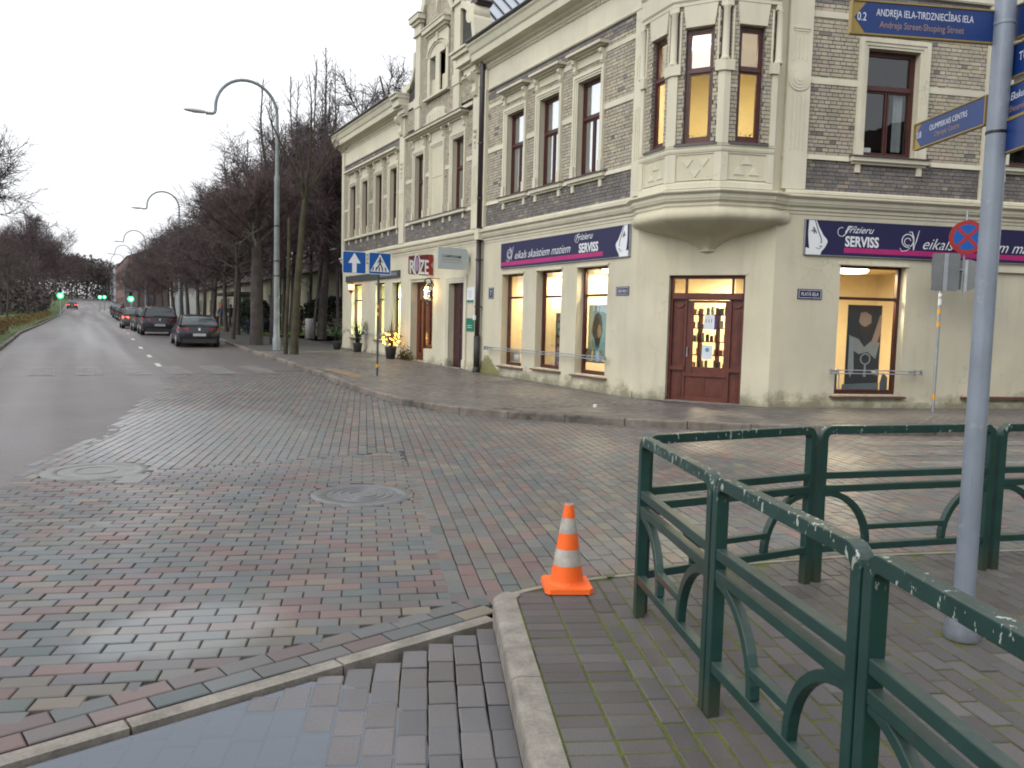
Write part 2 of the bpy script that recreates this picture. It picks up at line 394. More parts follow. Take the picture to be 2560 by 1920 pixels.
nt.links.new(ramp(nt, n3, [(0.35, 0.58), (0.70, 0.42)]), b.inputs['Roughness'])
b.inputs['Coat Roughness'].default_value = 0.22
nt.links.new(ramp(nt, n3, [(0.45, 0.0), (0.75, 0.25)]), b.inputs['Coat Weight'])
bump(nt, b, n2, 0.4, 0.01)
STREET = m
s = MB(); ys = [4.5, 6, 7.2, 8.2, 9.15, 10.07, 11.19, 12.76, 14.8, 16.9, 20.1, 22.7, 23.999, 24.3, 27, 30, 33, 35, 37.5, 40, 43, 46, 50, 60, 70, 85, 100, 120, 150, 200, 250, 300, 420, 600]
for y in ys:
    xl = -2.45 if y > 8 else -14
    xr = seam_x(y)+.22 if y < 24 else kerb_x(y) + 0.05
    xr = max(xr, xl+0.02)
    hz_ = -.12 if y > 24 else -.1275
    s.v += [(xl, y, zp(y) + hz_), ((xl+xr)/2, y, zp(y) + hz_), (xr, y, zp(y) + hz_)]
for i in range(len(ys)-1):
    for k in (0, 1): s.f.append((3*i+k, 3*i+k+1, 3*i+4+k, 3*i+3+k)); s.m.append(0)
street = setting(s.build('road', STREET))

# worn painted marks: lane dashes and the old zebra across the street
PAINT = M('worn_white_paint', (0.50, 0.50, 0.47), 0.6, 0.25, 9)
m, nt, b = new_mat('very_worn_white_paint'); v = pos(nt)
b.inputs['Base Color'].default_value = (0.33,0.325,0.30,1); b.inputs['Roughness'].default_value = 0.6
tr = nn(nt, 'ShaderNodeBsdfTransparent'); ms = nn(nt, 'ShaderNodeMixShader')
nt.links.new(ramp(nt, noise(nt, v, 2.6, 6, 0.75), [(0.40, 0.10), (0.66, 0.62)]), ms.inputs[0])
nt.links.new(tr.outputs[0], ms.inputs[1]); nt.links.new(b.outputs[0], ms.inputs[2]); nt.links.new(ms.outputs[0], nt.nodes['Material Output'].inputs['Surface']); WORN = m
def ground_quad(name, pts, mat, h, parent):
    q = MB(); q.add([(x, y, zp(y) - .12 + h) for x, y in pts], [tuple(range(len(pts)))]); return q.build(name, mat, parent)
for x, y in [(2.22,26.8),(2.30,31.2),(2.36,36.4),(2.42,42.5),(2.55,49),(2.75,57),(3.0,67),(3.3,80)]:
    ground_quad('lane_marking', [(x-.07,y-.5),(x+.07,y-.5),(x+.09,y+.9),(x-.05,y+.9)], PAINT, .010, street)
for x in (-2.05, -.82, -.02+.3, 1.42, 2.45, 3.6, 4.75):
    w = .62
    ground_quad('zebra_stripe', [(x-w/2+.05,23.2),(x+w/2+.05,23.2),(x+w/2-.02,26.2),(x-w/2-.02,26.2)], WORN, .016, street)
# coloured block paving
PST = [(0.0,(0.177,0.108,0.104)),(0.12,(0.202,0.137,0.125)),(0.24,(0.118,0.137,0.140)),(0.40,(0.146,0.141,0.140)),(0.52,(0.096,0.127,0.131)),(0.63,(0.194,0.162,0.125)),(0.72,(0.135,0.127,0.132)),(0.84,(0.167,0.115,0.114)),(0.92,(0.112,0.124,0.139)),(1.0,(0.220,0.190,0.146))]
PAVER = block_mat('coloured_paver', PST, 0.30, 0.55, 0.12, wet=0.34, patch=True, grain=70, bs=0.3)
PAVERG = block_mat('grey_wet_paver', [(0.0,(0.111,0.111,0.124)),(0.5,(0.150,0.143,0.153)),(0.8,(0.130,0.114,0.117)),(1.0,(0.169,0.163,0.169))], 0.35, 0.42, 0.12, wet=0.6, grain=60, bs=0.3)
PAVERI = block_mat('brown_grey_paver', [(0.0,(0.107,0.093,0.092)),(0.5,(0.140,0.122,0.120)),(0.85,(0.126,0.118,0.120)),(1.0,(0.177,0.162,0.161))], 0.45, 0.72, 0.12, wet=0.12, grain=110, bs=0.6)
PAVERF = block_mat('far_pavement_paver', [(0.0,(0.116,0.103,0.097)),(0.5,(0.144,0.127,0.119)),(1.0,(0.160,0.146,0.138))], 0.35, 0.62, 0.2, wet=0.3, grain=60, bs=0.3)
BED = M('paving_joint_sand', (0.058, 0.056, 0.053), 0.9, 0.3, 4)
CH = 0.006
def paver_verts(c, ex, ey, lx, ly, z, h=0.035, tilt=(0, 0)):
    out = []
    for inset, zz in ((0, -h), (0, -CH*0.7), (CH, 0)):
        for sx, sy in ((-1,-1),(1,-1),(1,1),(-1,1)):
            a = sx*(lx/2-inset); b_ = sy*(ly/2-inset)
            out.append((c[0]+ex[0]*a+ey[0]*b_, c[1]+ex[1]*a+ey[1]*b_, z+zz+tilt[0]*a+tilt[1]*b_))
    return out
PF = [(0,1,5,4),(1,2,6,5),(2,3,7,6),(3,0,4,7),(4,5,9,8),(5,6,10,9),(6,7,11,10),(7,4,8,11),(8,9,10,11)]
def unit_paver(lx, ly, mat):
    q = MB(); q.add(paver_verts((0,0), (1,0), (0,1), lx, ly, 0), PF); me = bpy.data.meshes.new('paver'); me.from_pydata(q.v, [], q.f); me.materials.append(mat); return me
def lay(parent, items, mat, lx, ly, n_single=300, joined='paving', cut_near=None):
    # items: (x, y, ang, sx, sy, z) sorted by distance; the nearest become objects of their own
    items = sorted(items, key=lambda t: t[0]**2 + t[1]**2 if t[8] else 1e9)
    um = unit_paver(lx, ly, mat)
    for it in items[:n_single]:
        x, y, ang, sx, sy, z, tx, ty, vis = it
        o = link('paver', um, parent); o.location = (x, y, z); o.rotation_euler = (tx, ty, ang); o.scale = (sx/lx, sy/ly, 1)
    q = MB()
    for it in items[n_single:]:
        x, y, ang, sx, sy, z, tx, ty, vis = it; c_, s_ = math.cos(ang), math.sin(ang)
        q.add(paver_verts((x, y), (c_, s_), (-s_, c_), sx, sy, z, tilt=(-ty, tx)), PF)
    if q.v: o = q.build(joined, mat, parent); o['kind'] = 'stuff'
def in_view(x, y, z=0.0, mg=0.06):
    d = np.array([x, y, z-1.6]); c = CM.T @ d
    if c[2] < 0.2: return False
    px, py = c[0]/c[2]*2009.9/2560, c[1]/c[2]*2009.9/2560
    return abs(px) < .5+mg and abs(py) < .375+mg
def poly_in(x, y, P):
    r = False; n = len(P)
    for i in range(n):
        (x1, y1), (x2, y2) = P[i], P[(i+1) % n]
        if (y1 > y) != (y2 > y) and x < (x2-x1)*(y-y1)/(y2-y1)+x1: r = not r
    return r
def clip_block(x, y, ang, l, inside, n=12):
    e = (math.cos(ang), math.sin(ang)); ok = [inside(x+e[0]*l*(k/n-.5), y+e[1]*l*(k/n-.5)) for k in range(n+1)]
    if all(ok): return x, y, l
    best = (0, 0); k = 0
    while k <= n:
        if ok[k]:
            j = k
            while j < n and ok[j+1]: j += 1
            if j-k > best[1]-best[0]: best = (k, j)
            k = j+1
        else: k += 1
    L_ = (best[1]-best[0])*l/n
    if L_ < .04: return None
    m_ = ((best[0]+best[1])/2/n-.5)*l
    return x+e[0]*m_, y+e[1]*m_, L_
ex_a = -B                                   # rows run with the side street
MANH = [(0.17, 9.68, .43), (2.45, 7.52, .40)]
HDR_N = (-0.222, 0.975)                     # normal of the flush kerb, pointing to the road
def dist_flush(x, y): return (x-2.08)*HDR_N[0] + (y-4.0)*HDR_N[1]
road_poly = [(-3.6, 3.05), (2.0, 4.35), (2.32, 4.16), (2.95, 4.2), (4.12, 4.02), (4.9, 3.85), (16.8, 0.2), (17.5, 6.66)] + [(a-.02, b_-.02) for a, b_ in KERB[::-1] if 24.2 >= b_ > 6.9] + [(6.0, 24.2), (2.7, 24.2)] + [(x+.02, y) for y, x in SEAM[::-1][2:]]
def lineA(y): return float(np.interp(y, [4.0, 4.33, 5.51, 6.74, 8.06, 9.62, 12.17, 15.43, 18.7, 24], [1.88, 2.0, 2.41, 2.82, 3.25, 3.67, 4.31, 5.04, 5.63, 6.3]))
q = MB(); q.add([(-4.2,2.60,-.1405),(2.06,4.03,-.1405),(2.2,4.12,-.1405),(2.2,4.4,-.1405),(-4.2,4.4,-.1405)],[(0,1,2,3,4)]); ob = len(q.v); yb = [4.4, 8, 12, 15, 18, 21, 24.3]
def clipx(y):
    if y < 3.5: return (-4.0, 1.9)
    return (-4.0 if y < 9 else max(-4.0, seam_x(y)-.05), 18.0 if y < 9 else kerb_x(y)+.05)
for y in yb:
    a, b_ = clipx(y); q.v += [(a, y, zp(y)-.1405), (b_, y, zp(y)-.1405)]
for i in range(len(yb)-1): q.f.append((ob+2*i, ob+2*i+1, ob+2*i+3, ob+2*i+2)); q.m.append(0)
q.add([(4.0, 4.4, -.1405), (2.0, 4.4, -.1405), (2.2, 3.9, -.1405), (4.0, 3.7, -.1405), (18, -1.5, -.1405), (18, 4.4, -.1405)], [(0,1,2,3,4,5)])
paved = setting(q.build('paved_junction', BED))
def road_z(x, y): return zp(y) - .12 + 0.006*math.sin(x*1.3+.4)*math.sin(y*.9) - 0.004
LP, WP, J = .229, .113, .007
items = []
for zone in (1, 2):
    ang = ex_a if zone == 1 else ex_a + math.pi/2
    e1 = (math.cos(ang), math.sin(ang)); e2 = (-math.sin(ang), math.cos(ang))
    for j in range(-170, 230):
        yy = j*(WP+J); off = (j % 2)*(LP+J)/2
        for i in range(-60, 130):
            a = i*(LP+J)+off; x = e1[0]*a+e2[0]*yy; y = e1[1]*a+e2[1]*yy
            if y < 2.5 or y > 24.3 or x < -3.8 or x > 16.5: continue
            if zone == 1 and (x > 5.5 or y > 11): continue
            def ins(px_, py_):
                zl = px_ < lineA(py_) - .004 and py_ < 9.4 + 0.12*px_
                if (zone == 1) != (zl if zone == 1 else (px_ < lineA(py_) + .004 and py_ < 9.4+.12*px_)): return False
                if px_ < 2.14 and dist_flush(px_, py_) < .362: return False
                if any(math.hypot(px_-mx, py_-my) < mr+.105 for mx, my, mr in MANH): return False
                return poly_in(px_, py_, road_poly)
            r_ = clip_block(x, y, ang, LP, ins)
            if r_ is None: continue
            x_, y_, l_ = r_
            v_ = in_view(x_, y_, -.1)
            if not v_ and (x > 14 or (y < 3 and not in_view(x, y, -.1, .5))): continue
            items.append((x_, y_, ang+R.uniform(-.010,.010), l_+R.uniform(-.004,.002), WP+R.uniform(-.003,.002), road_z(x_,y_)+R.uniform(-.0022,.0022), R.uniform(-.012,.012), R.uniform(-.008,.008), v_))
# two header courses along the flush kerb
fa = math.atan2(-.222, -.975)
for row, d0 in ((0, .155), (1, .29)):
    for i in range(-1, 27):
        t = i*(.245) + row*.12; x = 2.10 - .975*t + HDR_N[0]*d0; y = 4.038 - .222*t + HDR_N[1]*d0 - .01
        if x > 2.20: continue
        items.append((x, y, fa+R.uniform(-.01,.01), .237, .124, road_z(x,y)+R.uniform(-.002,.002), R.uniform(-.01,.01), R.uniform(-.01,.01), in_view(x,y,-.1)))
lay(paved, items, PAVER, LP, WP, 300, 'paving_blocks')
# slivers of cut blocks between courses: a mortar strip keeps the fan-shaped gap closed
# manhole covers, flush with the paving
IRON = M('worn_cast_iron', (0.16, 0.165, 0.175), 0.38, 0.15, 14, metal=0.35, bmp=0.3, bs=40)
CONCR = M('pale_concrete_ring', (0.20, 0.20, 0.195), 0.5, 0.15, 6, bmp=0.2)
for k, (mx, my, mr) in enumerate(MANH):
    lab = ['round manhole cover lying in a pale wet concrete ring, left of the other cover', 'round ribbed iron manhole cover without a concrete ring, right of the other cover'][k]
    t = thing('manhole_cover', lab, 'manhole cover', (mx, my, road_z(mx, my)), 'manhole covers in the paving')
    q = MB(); q.lathe((0,0,0), [(mr+.10,-.03),(mr+.10,0.001),(mr*.86,.003),(mr*.86,-.02)], 40); q.build('frame_ring', CONCR if k == 0 else IRON, t, True)
    q = MB(); q.lathe((0,0,0), [(mr*.85,-.02),(mr*.85,.001),(.01,.002)], 40); q.build('lid', CONCR if k == 0 else IRON, t)
    for rr in ([.3,.5,.7] if k else [.45]):
        q = MB(); q.lathe((0,0,0), [(mr*rr,.0),(mr*rr+.004,.009),(mr*rr+.02,.009),(mr*rr+.024,.0)], 36, caps=False); q.build('raised_ring', IRON if k else CONCR, t)
# small rectangular repair of pale concrete beside the cover
q = MB(); cx_, cy_ = .50, 9.06; q.hexa([(cx_+a*.12*math.cos(-B)-b_*.24*math.sin(-B), cy_+a*.12*math.sin(-B)+b_*.24*math.cos(-B), z) for z in (-.14, -.112) for a, b_ in ((-1,-1),(1,-1),(1,1),(-1,1))])
o = q.build('concrete_patch', CONCR); setting(o)

# lower grey driveway with the puddle
EK = (.3827, .9239); EKP = (.9239, -.3827); aK = math.atan2(EK[1], EK[0])
drive = setting(MB().add([(-3, 2.4, -.185), (-1.5,-2.5,-.185), (0.3,-2.5,-.185), (2.2, 4.0, -.185), (-1.5,3.3,-.185)], [(0,1,2,3,4)]).build('driveway', BED))
def kerb_line_x(y): return -.604 + (y+2.5)*.4142     # foot of the raised kerb
def drive_z(x, y):
    d = math.hypot((x-.05)/1.05, (y-3.05)/1.05)
    return -.1305 - .028*max(0.0, 1-d)**0.85 + .004*math.sin(5*x+3*y)
items = []
for j in range(-40, 10):
    for i in range(-22, 22):
        a = j*.1335; c_ = i*.222 + .035*math.sin(j*2.7)
        x = 1.975 + EKP[0]*a + EK[0]*c_; y = 3.82 + EKP[1]*a + EK[1]*c_
        if y < -1 or x < -2.2: continue
        r_ = clip_block(x, y, aK, .214, lambda a_, b_: a_ < kerb_line_x(b_)-.012 and dist_flush(a_, b_) < -.052)
        if r_ is None: continue
        x, y, l_ = r_; w_ = .126
        over = x + .063*EKP[0] - (kerb_line_x(y)-.008)
        if over > .09: continue
        if over > 0: w_ -= over; x -= over/2*EKP[0]; y -= over/2*EKP[1]
        v_ = in_view(x, y, -.1)
        if y < 2 and not v_ and math.hypot(x, y-2) > 1.2: continue
        items.append((x, y, aK - math.pi/2 + R.uniform(-.02,.02), w_+R.uniform(-.003,.002), l_+R.uniform(-.004,.002), drive_z(x,y)+R.uniform(-.0018,.0018), R.uniform(-.008,.008), R.uniform(-.010,.010), v_))
lay(drive, items, PAVERG, .126, .214, 300, 'paving_blocks')
m, nt, b = new_mat('puddle_water'); b.inputs['Base Color'].default_value = (0.15,0.18,0.225,1); b.inputs['Roughness'].default_value = 0.10
b.inputs['Specular IOR Level'].default_value = 0.7
vv = pos(nt); bump(nt, b, noise(nt, vv, 3, 2), 0.05, 0.004)
tr = nn(nt, 'ShaderNodeBsdfTransparent'); tr.inputs[0].default_value = (.75,.78,.8,1); ms = nn(nt, 'ShaderNodeMixShader'); ms.inputs[0].default_value = .66
nt.links.new(tr.outputs[0], ms.inputs[1]); nt.links.new(b.outputs[0], ms.inputs[2]); nt.links.new(ms.outputs[0], nt.nodes['Material Output'].inputs['Surface'])
pts = [(.05+1.12*math.cos(a)*(1+.10*math.sin(3*a+1)), 3.0+1.15*math.sin(a)*(1+.10*math.sin(4*a))) for a in [k*2*math.pi/48 for k in range(48)]]
pts = [(x, y) if dist_flush(x, y) < -.045 else (x - HDR_N[0]*(dist_flush(x,y)+.045), y - HDR_N[1]*(dist_flush(x,y)+.045)) for x, y in pts]
setting(MB().add([(x, y, -.1345) for x, y in pts], [tuple(range(48))]).build('puddle_water', m))
# flush kerb stones between drive and junction
KERBM = M('kerb_concrete', (0.235, 0.215, 0.185), 0.75, 0.28, 7, bmp=0.35, bs=45)
fk = setting(link('flush_kerb', None))
t = 0.0
for L in (.99, .99, .99, .99):
    q = MB(); p = [(2.10-.975*(t+.006), 4.036-.222*(t+.006)), (2.10-.975*(t+L-.006), 4.036-.222*(t+L-.006))]; w = .045
    lo = [(a[0]+HDR_N[0]*k*w, a[1]+HDR_N[1]*k*w) for a, k in ((p[0],1),(p[1],1),(p[1],-1),(p[0],-1))]
    lo = [lo[3], lo[2], lo[1], lo[0]]
    zt = -.118 + R.uniform(-.004,.004)
    q.prism([(x,y,-.25) for x,y in lo], [(x,y,zt) for x,y in lo]); q.build('kerb_stone', KERBM, fk); t += L

# raised island with mossy paving
OUT = [(0.42, 0.0), (2.08, 3.98), (2.12, 4.06), (2.20, 4.12), (2.36, 4.155), (2.6, 4.19), (2.95, 4.165), (4.12, 3.99), (4.87, 3.84), (8.0, 2.84), (16.5, 0.10)]
OUT[0] = (1.985-(3.9+2.5)*.4045, -2.5)
def near_kerb_inner(x, y):
    return (x-kerb_line_x(y))*.924
m, nt, b = new_mat('mossy_joint'); v = pos(nt)
sp = nn(nt, 'ShaderNodeSeparateXYZ'); nt.links.new(nn(nt, 'ShaderNodeNewGeometry').outputs['Position'], sp.inputs[0])
n1 = noise(nt, v, 1.7, 4, 0.6); n2 = noise(nt, v, 40, 3)
f = ramp(nt, math_(nt, 'ADD', n1, math_(nt, 'MULTIPLY', n2, .22)), [(0.45, 0.0), (0.60, 1.0)])
nt.links.new(mix(nt, f, (0.05,0.042,0.03), mix(nt, n2, (0.065,0.080,0.014), (0.125,0.150,0.018))), b.inputs['Base Color']); b.inputs['Roughness'].default_value = 0.95
bump(nt, b, n2, 0.9, 0.012); MOSSJ = m
poly = OUT + [(16.5, -2.5)]
isl = setting(MB().add([(x, y, -.0045) for x, y in [(p[0]+.02, p[1]-.03) for p in poly]], [tuple(range(len(poly)))[::-1]]).build('pavement_island', MOSSJ))
items = []
KW = .135
def island_ok(x, y, mg=.05):
    return poly_in(x, y, poly) and near_kerb_inner(x, y) > KW and min(math.hypot(x-4.085, y-2.48), 9) > .058 and not (y > 0 and edge_d(x, y) < .105)
TOPE = OUT[4:]
def edge_d(x, y):
    best = 9
    for (x1,y1),(x2,y2) in zip(TOPE, TOPE[1:]):
        L2 = (x2-x1)**2+(y2-y1)**2; t = max(0, min(1, ((x-x1)*(x2-x1)+(y-y1)*(y2-y1))/L2))
        best = min(best, math.hypot(x-x1-t*(x2-x1), y-y1-t*(y2-y1)))
    return best
for j in range(-70, 40):                    # two courses laid across, beside the kerb
    for col in (0, 1):
        c_ = j*.1005; a = KW + .012 + .1 + col*.208
        x = 2.047 + EKP[0]*a + EK[0]*c_; y = 3.9 + EKP[1]*a + EK[1]*c_
        if not island_ok(x, y): continue
        items.append((x, y, aK-math.pi/2+R.uniform(-.012,.012), .198, .0935+R.uniform(-.002,.002), R.uniform(-.002,.002), R.uniform(-.012,.012), R.uniform(-.01,.01), in_view(x, y)))
for j in range(-60, 60):                    # the rest: staggered courses along the kerb
    for i in range(0, 90):
        a = KW + .012 + .416 + .052 + i*.1045; c_ = j*.206 + (i % 2)*.103 + .02*math.sin(i)
        x = 2.047 + EKP[0]*a + EK[0]*c_; y = 3.9 + EKP[1]*a + EK[1]*c_
        if x > 12: continue
        r_ = clip_block(x, y, aK, .197, island_ok, 10)
        if r_ is None: continue
        x, y, l_ = r_; v_ = in_view(x, y)
        if not v_ and not in_view(x, y, 0, .3): continue
        items.append((x, y, aK+R.uniform(-.02,.02), l_+R.uniform(-.003,.003), .0955+R.uniform(-.003,.003), R.uniform(-.003,.003), R.uniform(-.02,.02), R.uniform(-.015,.015), v_))
lay(isl, items, PAVERI, .197, .0955, 300, 'paving_blocks')
# kerb stones of the island: profile swept, one stone after another
def kerb_stones(parent, path, prof, Ls, mat, gap=.008, zf=None):
    P = [np.array(p, float) for p in path]; cum = [0]
    for a, b_ in zip(P, P[1:]): cum.append(cum[-1]+np.linalg.norm(b_-a))
    tot = cum[-1]; t = 0; k = 0
    def at(t):
        i = min(max(np.searchsorted(cum, t)-1, 0), len(P)-2); f_ = (t-cum[i])/(cum[i+1]-cum[i]); return P[i]*(1-f_)+P[i+1]*f_
    while t < tot-.05:
        L = Ls[k % len(Ls)]; e = min(t+L, tot)
        tt = [t+gap/2] + [c for c in cum if t+.05 < c < e-.05] + [e-gap/2]
        pp = [tuple(at(x)) + ((zf(at(x)[1]) if zf else 0) + R.uniform(-.003,.003)*0,) for x in tt]
        q = MB(); q.sweep(pp, prof); q.build('kerb_stone', mat, parent); t = e; k += 1
prof = [(0,-.22),(0.0,-.020),(-.006,-.006),(-.022,.004),(-.05,.008),(-.135,.006),(-.135,-.22)]
ik = setting(link('island_kerb', None))
kerb_stones(ik, [(x, y) for x, y in OUT[:4]][::-1], prof, [1.18], KERBM)
prof2 = [(0,-.2),(0.0,-.035),(-.03,-.006),(-.10,.002),(-.10,-.2)]
kerb_stones(ik, [(x, y) for x, y in OUT[3:]][::-1], prof2, [1.0], KERBM)

# far pavement in front of the building, its kerb
fp = MB(); ks = [(a, b_) for a, b_ in KERB]
def fz(x, y): return zp(y)
row = []
for a, b_ in ks:
    far = (a+30, b_+8) if b_ < 12 else (42, b_)
    row.append(((a+.1, b_+.03, zp(b_)-.006), (max(a+.1, 10.9), b_+.03 if b_ > 14 else b_+1.5, zp(b_)-.006)))
q = MB()
for (a1, a2), (b1, b2) in zip(row, row[1:]): q.add([a1, a2, b2, b1], [(0,3,2,1)])
q.add([(10.9,12.0,-.006),(10.9,15,-.006),(30,9,-.006),(30,3.0,-.006),(18.5,6.5,-.006),(14.3,7.95,-.006)], [(0,5,4,3,2,1)])
farp = setting(q.build('far_pavement', BED))
items = []
for j in range(-60, 130):
    for i in range(-10, 60):
        a = j*.206 + (i % 2)*.103; c_ = i*.104
        x = 5.4 + c_ ; y = 10 + a
        if y < 13 or y > 33 or x > XL-.02 or x < kerb_x(y)+.16: continue
        if not in_view(x, y): continue
        items.append((x, y, math.pi/2+R.uniform(-.01,.01), .2, .098, zp(y)+R.uniform(-.002,.002), R.uniform(-.01,.01), 0, True))
for j in range(-10, 80):
    for i in range(-6, 40):
        a = j*.206 + (i % 2)*.103; c_ = i*.104
        x = 7.0 + U2[0]*a + E1[0]*c_; y = 11.0 + U2[1]*a + E1[1]*c_
        if y >= 13 or x > 18 or x < 7.0: continue
        kx = np.interp(x, [p[0] for p in KERB[::-1][::-1] if p[1] < 14][::-1] if False else sorted([p[0] for p in KERB if p[1] < 14]), [p[1] for p in sorted([p for p in KERB if p[1] < 14])])
        if y < kx + .17: continue
        if (np.array([x-K2[0], y-K2[1]]) @ np.array([math.sin(B), math.cos(B)])) > -.02 and x > 12.3: continue
        if not in_view(x, y): continue
        items.append((x, y, ex_a+R.uniform(-.01,.01), .2, .098, R.uniform(-.002,.002), 0, R.uniform(-.01,.01), True))
lay(farp, items, PAVERF, .2, .098, 0, 'paving_blocks')
fk2 = setting(link('far_kerb', None))
profk = [(0.0,-.20),(0.0,-.02),(.012,.0),(.13,.004),(.13,-.20)]
KERB2 = M('stained_kerb_stone', (0.155, 0.135, 0.112), 0.8, 0.5, 0.9, bmp=0.3)
kerb_stones(fk2, KERB, [(-d, z) for d, z in profk][::-1], [1.05], KERB2, .014, zp)
YEL = M('tactile_yellow_paving', (0.20, 0.145, 0.085), 0.7, 0.25, 5)
ground_quad('tactile_strip', [(6.32,20.3),(6.75,20.2),(6.78,23.6),(6.36,23.6)], YEL, .126, farp)
for k, (x0, y0) in enumerate([(9.35,6.6),(9.9,7.35),(10.45,8.1)]):   # zebra on the side street, bars run with the traffic
    e = U2; n = E1; L = 3.0; w = .20
    setting(MB().add([(x0+e[0]*a+n[0]*b_, y0+e[1]*a+n[1]*b_, -.108) for a, b_ in ((0,-w),(L,-w),(L,w),(0,w))], [(0,1,2,3)]).build('zebra_stripe', WORN, paved))

# left verge: low kerb, clipped brown hedge, lawn
lk = setting(link('left_kerb', None))
kerb_stones(lk, [(-2.5,8.5),(-2.42,20),(-2.42,31),(-2.35,45),(-2.25,70),(-1.9,110),(-1.5,160)], [(-d, z) for d, z in profk][::-1], [2.0], KERB2, .02, zp)
GRASS = M('lawn_grass', (0.065, 0.10, 0.022), 0.95, 0.35, 1.2, bmp=0.8, bs=20)
q = MB(); yl = [8, 20, 30, 38, 46, 60, 80, 120, 200, 300, 600]
for y in yl: q.v += [(-2.55 if y < 90 else -2.1, y, zp(y)-.02), (-90, y, zp(y)-.02)]
for i in range(len(yl)-1): q.f.append((2*i, 2*i+2, 2*i+3, 2*i+1)); q.m.append(0)
setting(q.build('lawn', GRASS))
q = MB(); yl = [46, 60, 80, 120]
for y in yl: q.v += [(9.6, y, zp(y)+.01), (16.5, y, zp(y)+.01)]
for i in range(len(yl)-1): q.f.append((2*i, 2*i+2, 2*i+3, 2*i+1)); q.m.append(0)
setting(q.build('park_lawn', M('park_grass', (0.11, 0.19, 0.025), 0.95, 0.3, 1.5, bmp=0.8, bs=20)))
# ------------------------------------------------------------------ the corner house
house = thing('corner_house', 'two-storey cream and buff brick corner house with gable and polygonal corner oriel', 'building')
H0, H1, ZB0, ZB1, ZE = 0.0, 4.02, 4.37, 8.32, 9.66
# openings (s0,s1,z0,z1[,depth]) in each frame; s = y on the street side
G_OPS = [(19.27,20.50,.36,2.93,.28),(17.30,18.55,.40,2.95,.28),(15.30,16.58,.38,2.95,.28)]
UW = [(19.42,20.38),(17.62,18.58),(15.80,16.76)]           # upper windows, right section
U_OPS = [(a,b_,5.10,7.36,.22) for a, b_ in UW]
UM = [(26.55,27.35),(23.25,24.10)]; U_OPS += [(a,b_,5.10,7.36,.22) for a, b_ in UM]
UFAR = [(34.22,35.05),(32.62,33.36),(30.85,31.62),(29.18,29.95)]; U_OPS += [(a,b_,5.10,7.30,.22) for a, b_ in UFAR]
GABW = [(25.44,25.94),(24.60,25.11)]
G_OPS += [(33.36,34.77,.75,3.04,.25),(30.50,31.55,.75,3.02,.25),(28.70,29.60,.75,2.98,.25)]
D_OPS = [(25.57,27.55,.13,2.92,.35),(23.05,24.20,.10,2.79,.24)]
R_OPS = [(1.46,2.97,.27,2.93,.26)]; RU = [(1.79,2.96,5.11,7.24,.22),(5.15,6.35,5.11,7.24,.22)]
R_OPS2 = []
mats = [CREAM, MORTAR, TRIM]
def mi_left(z): return 1 if ZB0 < z < ZB1 else 0
q = MB()
wall(q, FL, 14.2, 36.15, -.05, ZE, G_OPS+D_OPS+U_OPS, mat_at=mi_left, zs=(ZB0, ZB1))
gp = [(22.3,9.66),(22.3,9.9),(22.45,10.6),(22.75,11.1),(23.35,11.45),(23.35,12.1),(24.0,12.3),(24.2,13.2),(24.6,13.9),(25.0,14.4),(25.5,14.4),(26.0,13.9),(26.35,13.2),(26.5,12.4),(26.85,11.95),(27.2,11.5),(27.2,10.3),(27.45,9.95),(27.9,9.75),(28.2,9.66)]
wall(q, FR, 0, 9.0, -.05, ZE, R_OPS+RU, mat_at=mi_left, zs=(ZB0, ZB1))
wall(q, FC, 0, 2.88, -.05, 4.2, [(.73,2.32,0.0,2.67,.25)], mat_at=lambda z: 0)
q.add([FL(36.15,-.05), FL(36.15,ZE), (19,36.15,ZE), (19,36.15,-.05)], [(0,1,2,3)], 0)
for F_, a in ((FL,36.15),):
    pass
q.build('wall', mats, house)
# gable wall above the eaves, built from a polygon with real thickness
q = MB()
gops = [(a, b_, 9.05, 10.36, .22) for a, b_ in GABW]
ys_ = sorted({p[0] for p in gp} | {o[0] for o in gops} | {o[1] for o in gops})
def gtop(y):
    best = 9.66
    for (y1,z1),(y2,z2) in zip(gp, gp[1:]):
        if y2 > y1 and y1 <= y <= y2: best = max(best, z1+(z2-z1)*(y-y1)/(y2-y1))
    return best
for a, b_ in zip(ys_, ys_[1:]):
    if b_-a < 1e-4: continue
    za, zb = gtop(a+1e-5), gtop(b_-1e-5); seg = [(8.33, None)]
    op = [o for o in gops if o[0]-1e-6 <= a and b_ <= o[1]+1e-6]
    lows = [(8.33, 9.05), (10.36, None)] if op else [(8.33, None)]
    for z0_, z1_ in lows:
        P_ = [(a,z0_),(b_,z0_),(b_, z1_ or zb),(a, z1_ or za)]
        q.add([FL(y,z,.06) for y, z in P_], [(0,1,2,3)], 1)
for o in gops:
    a,b_,c,d,r = o
    q.add([FL(a,c,.06),FL(b_,c,.06),FL(b_,d,.06),FL(a,d,.06),FL(a,c,-r),FL(b_,c,-r),FL(b_,d,-r),FL(a,d,-r)], [(0,1,5,4),(1,2,6,5),(2,3,7,6),(3,0,4,7)], 2)
ring = gp
for (y1,z1),(y2,z2) in zip(ring, ring[1:]):
    q.add([FL(y1,z1,.06),FL(y2,z2,.06),FL(y2,z2,-.45),FL(y1,z1,-.45)], [(0,1,2,3)], 2)
q.add([FL(y,z,-.45) for y,z in ring], [tuple(range(len(ring)))], 2)
q.build('gable_wall', mats, house)
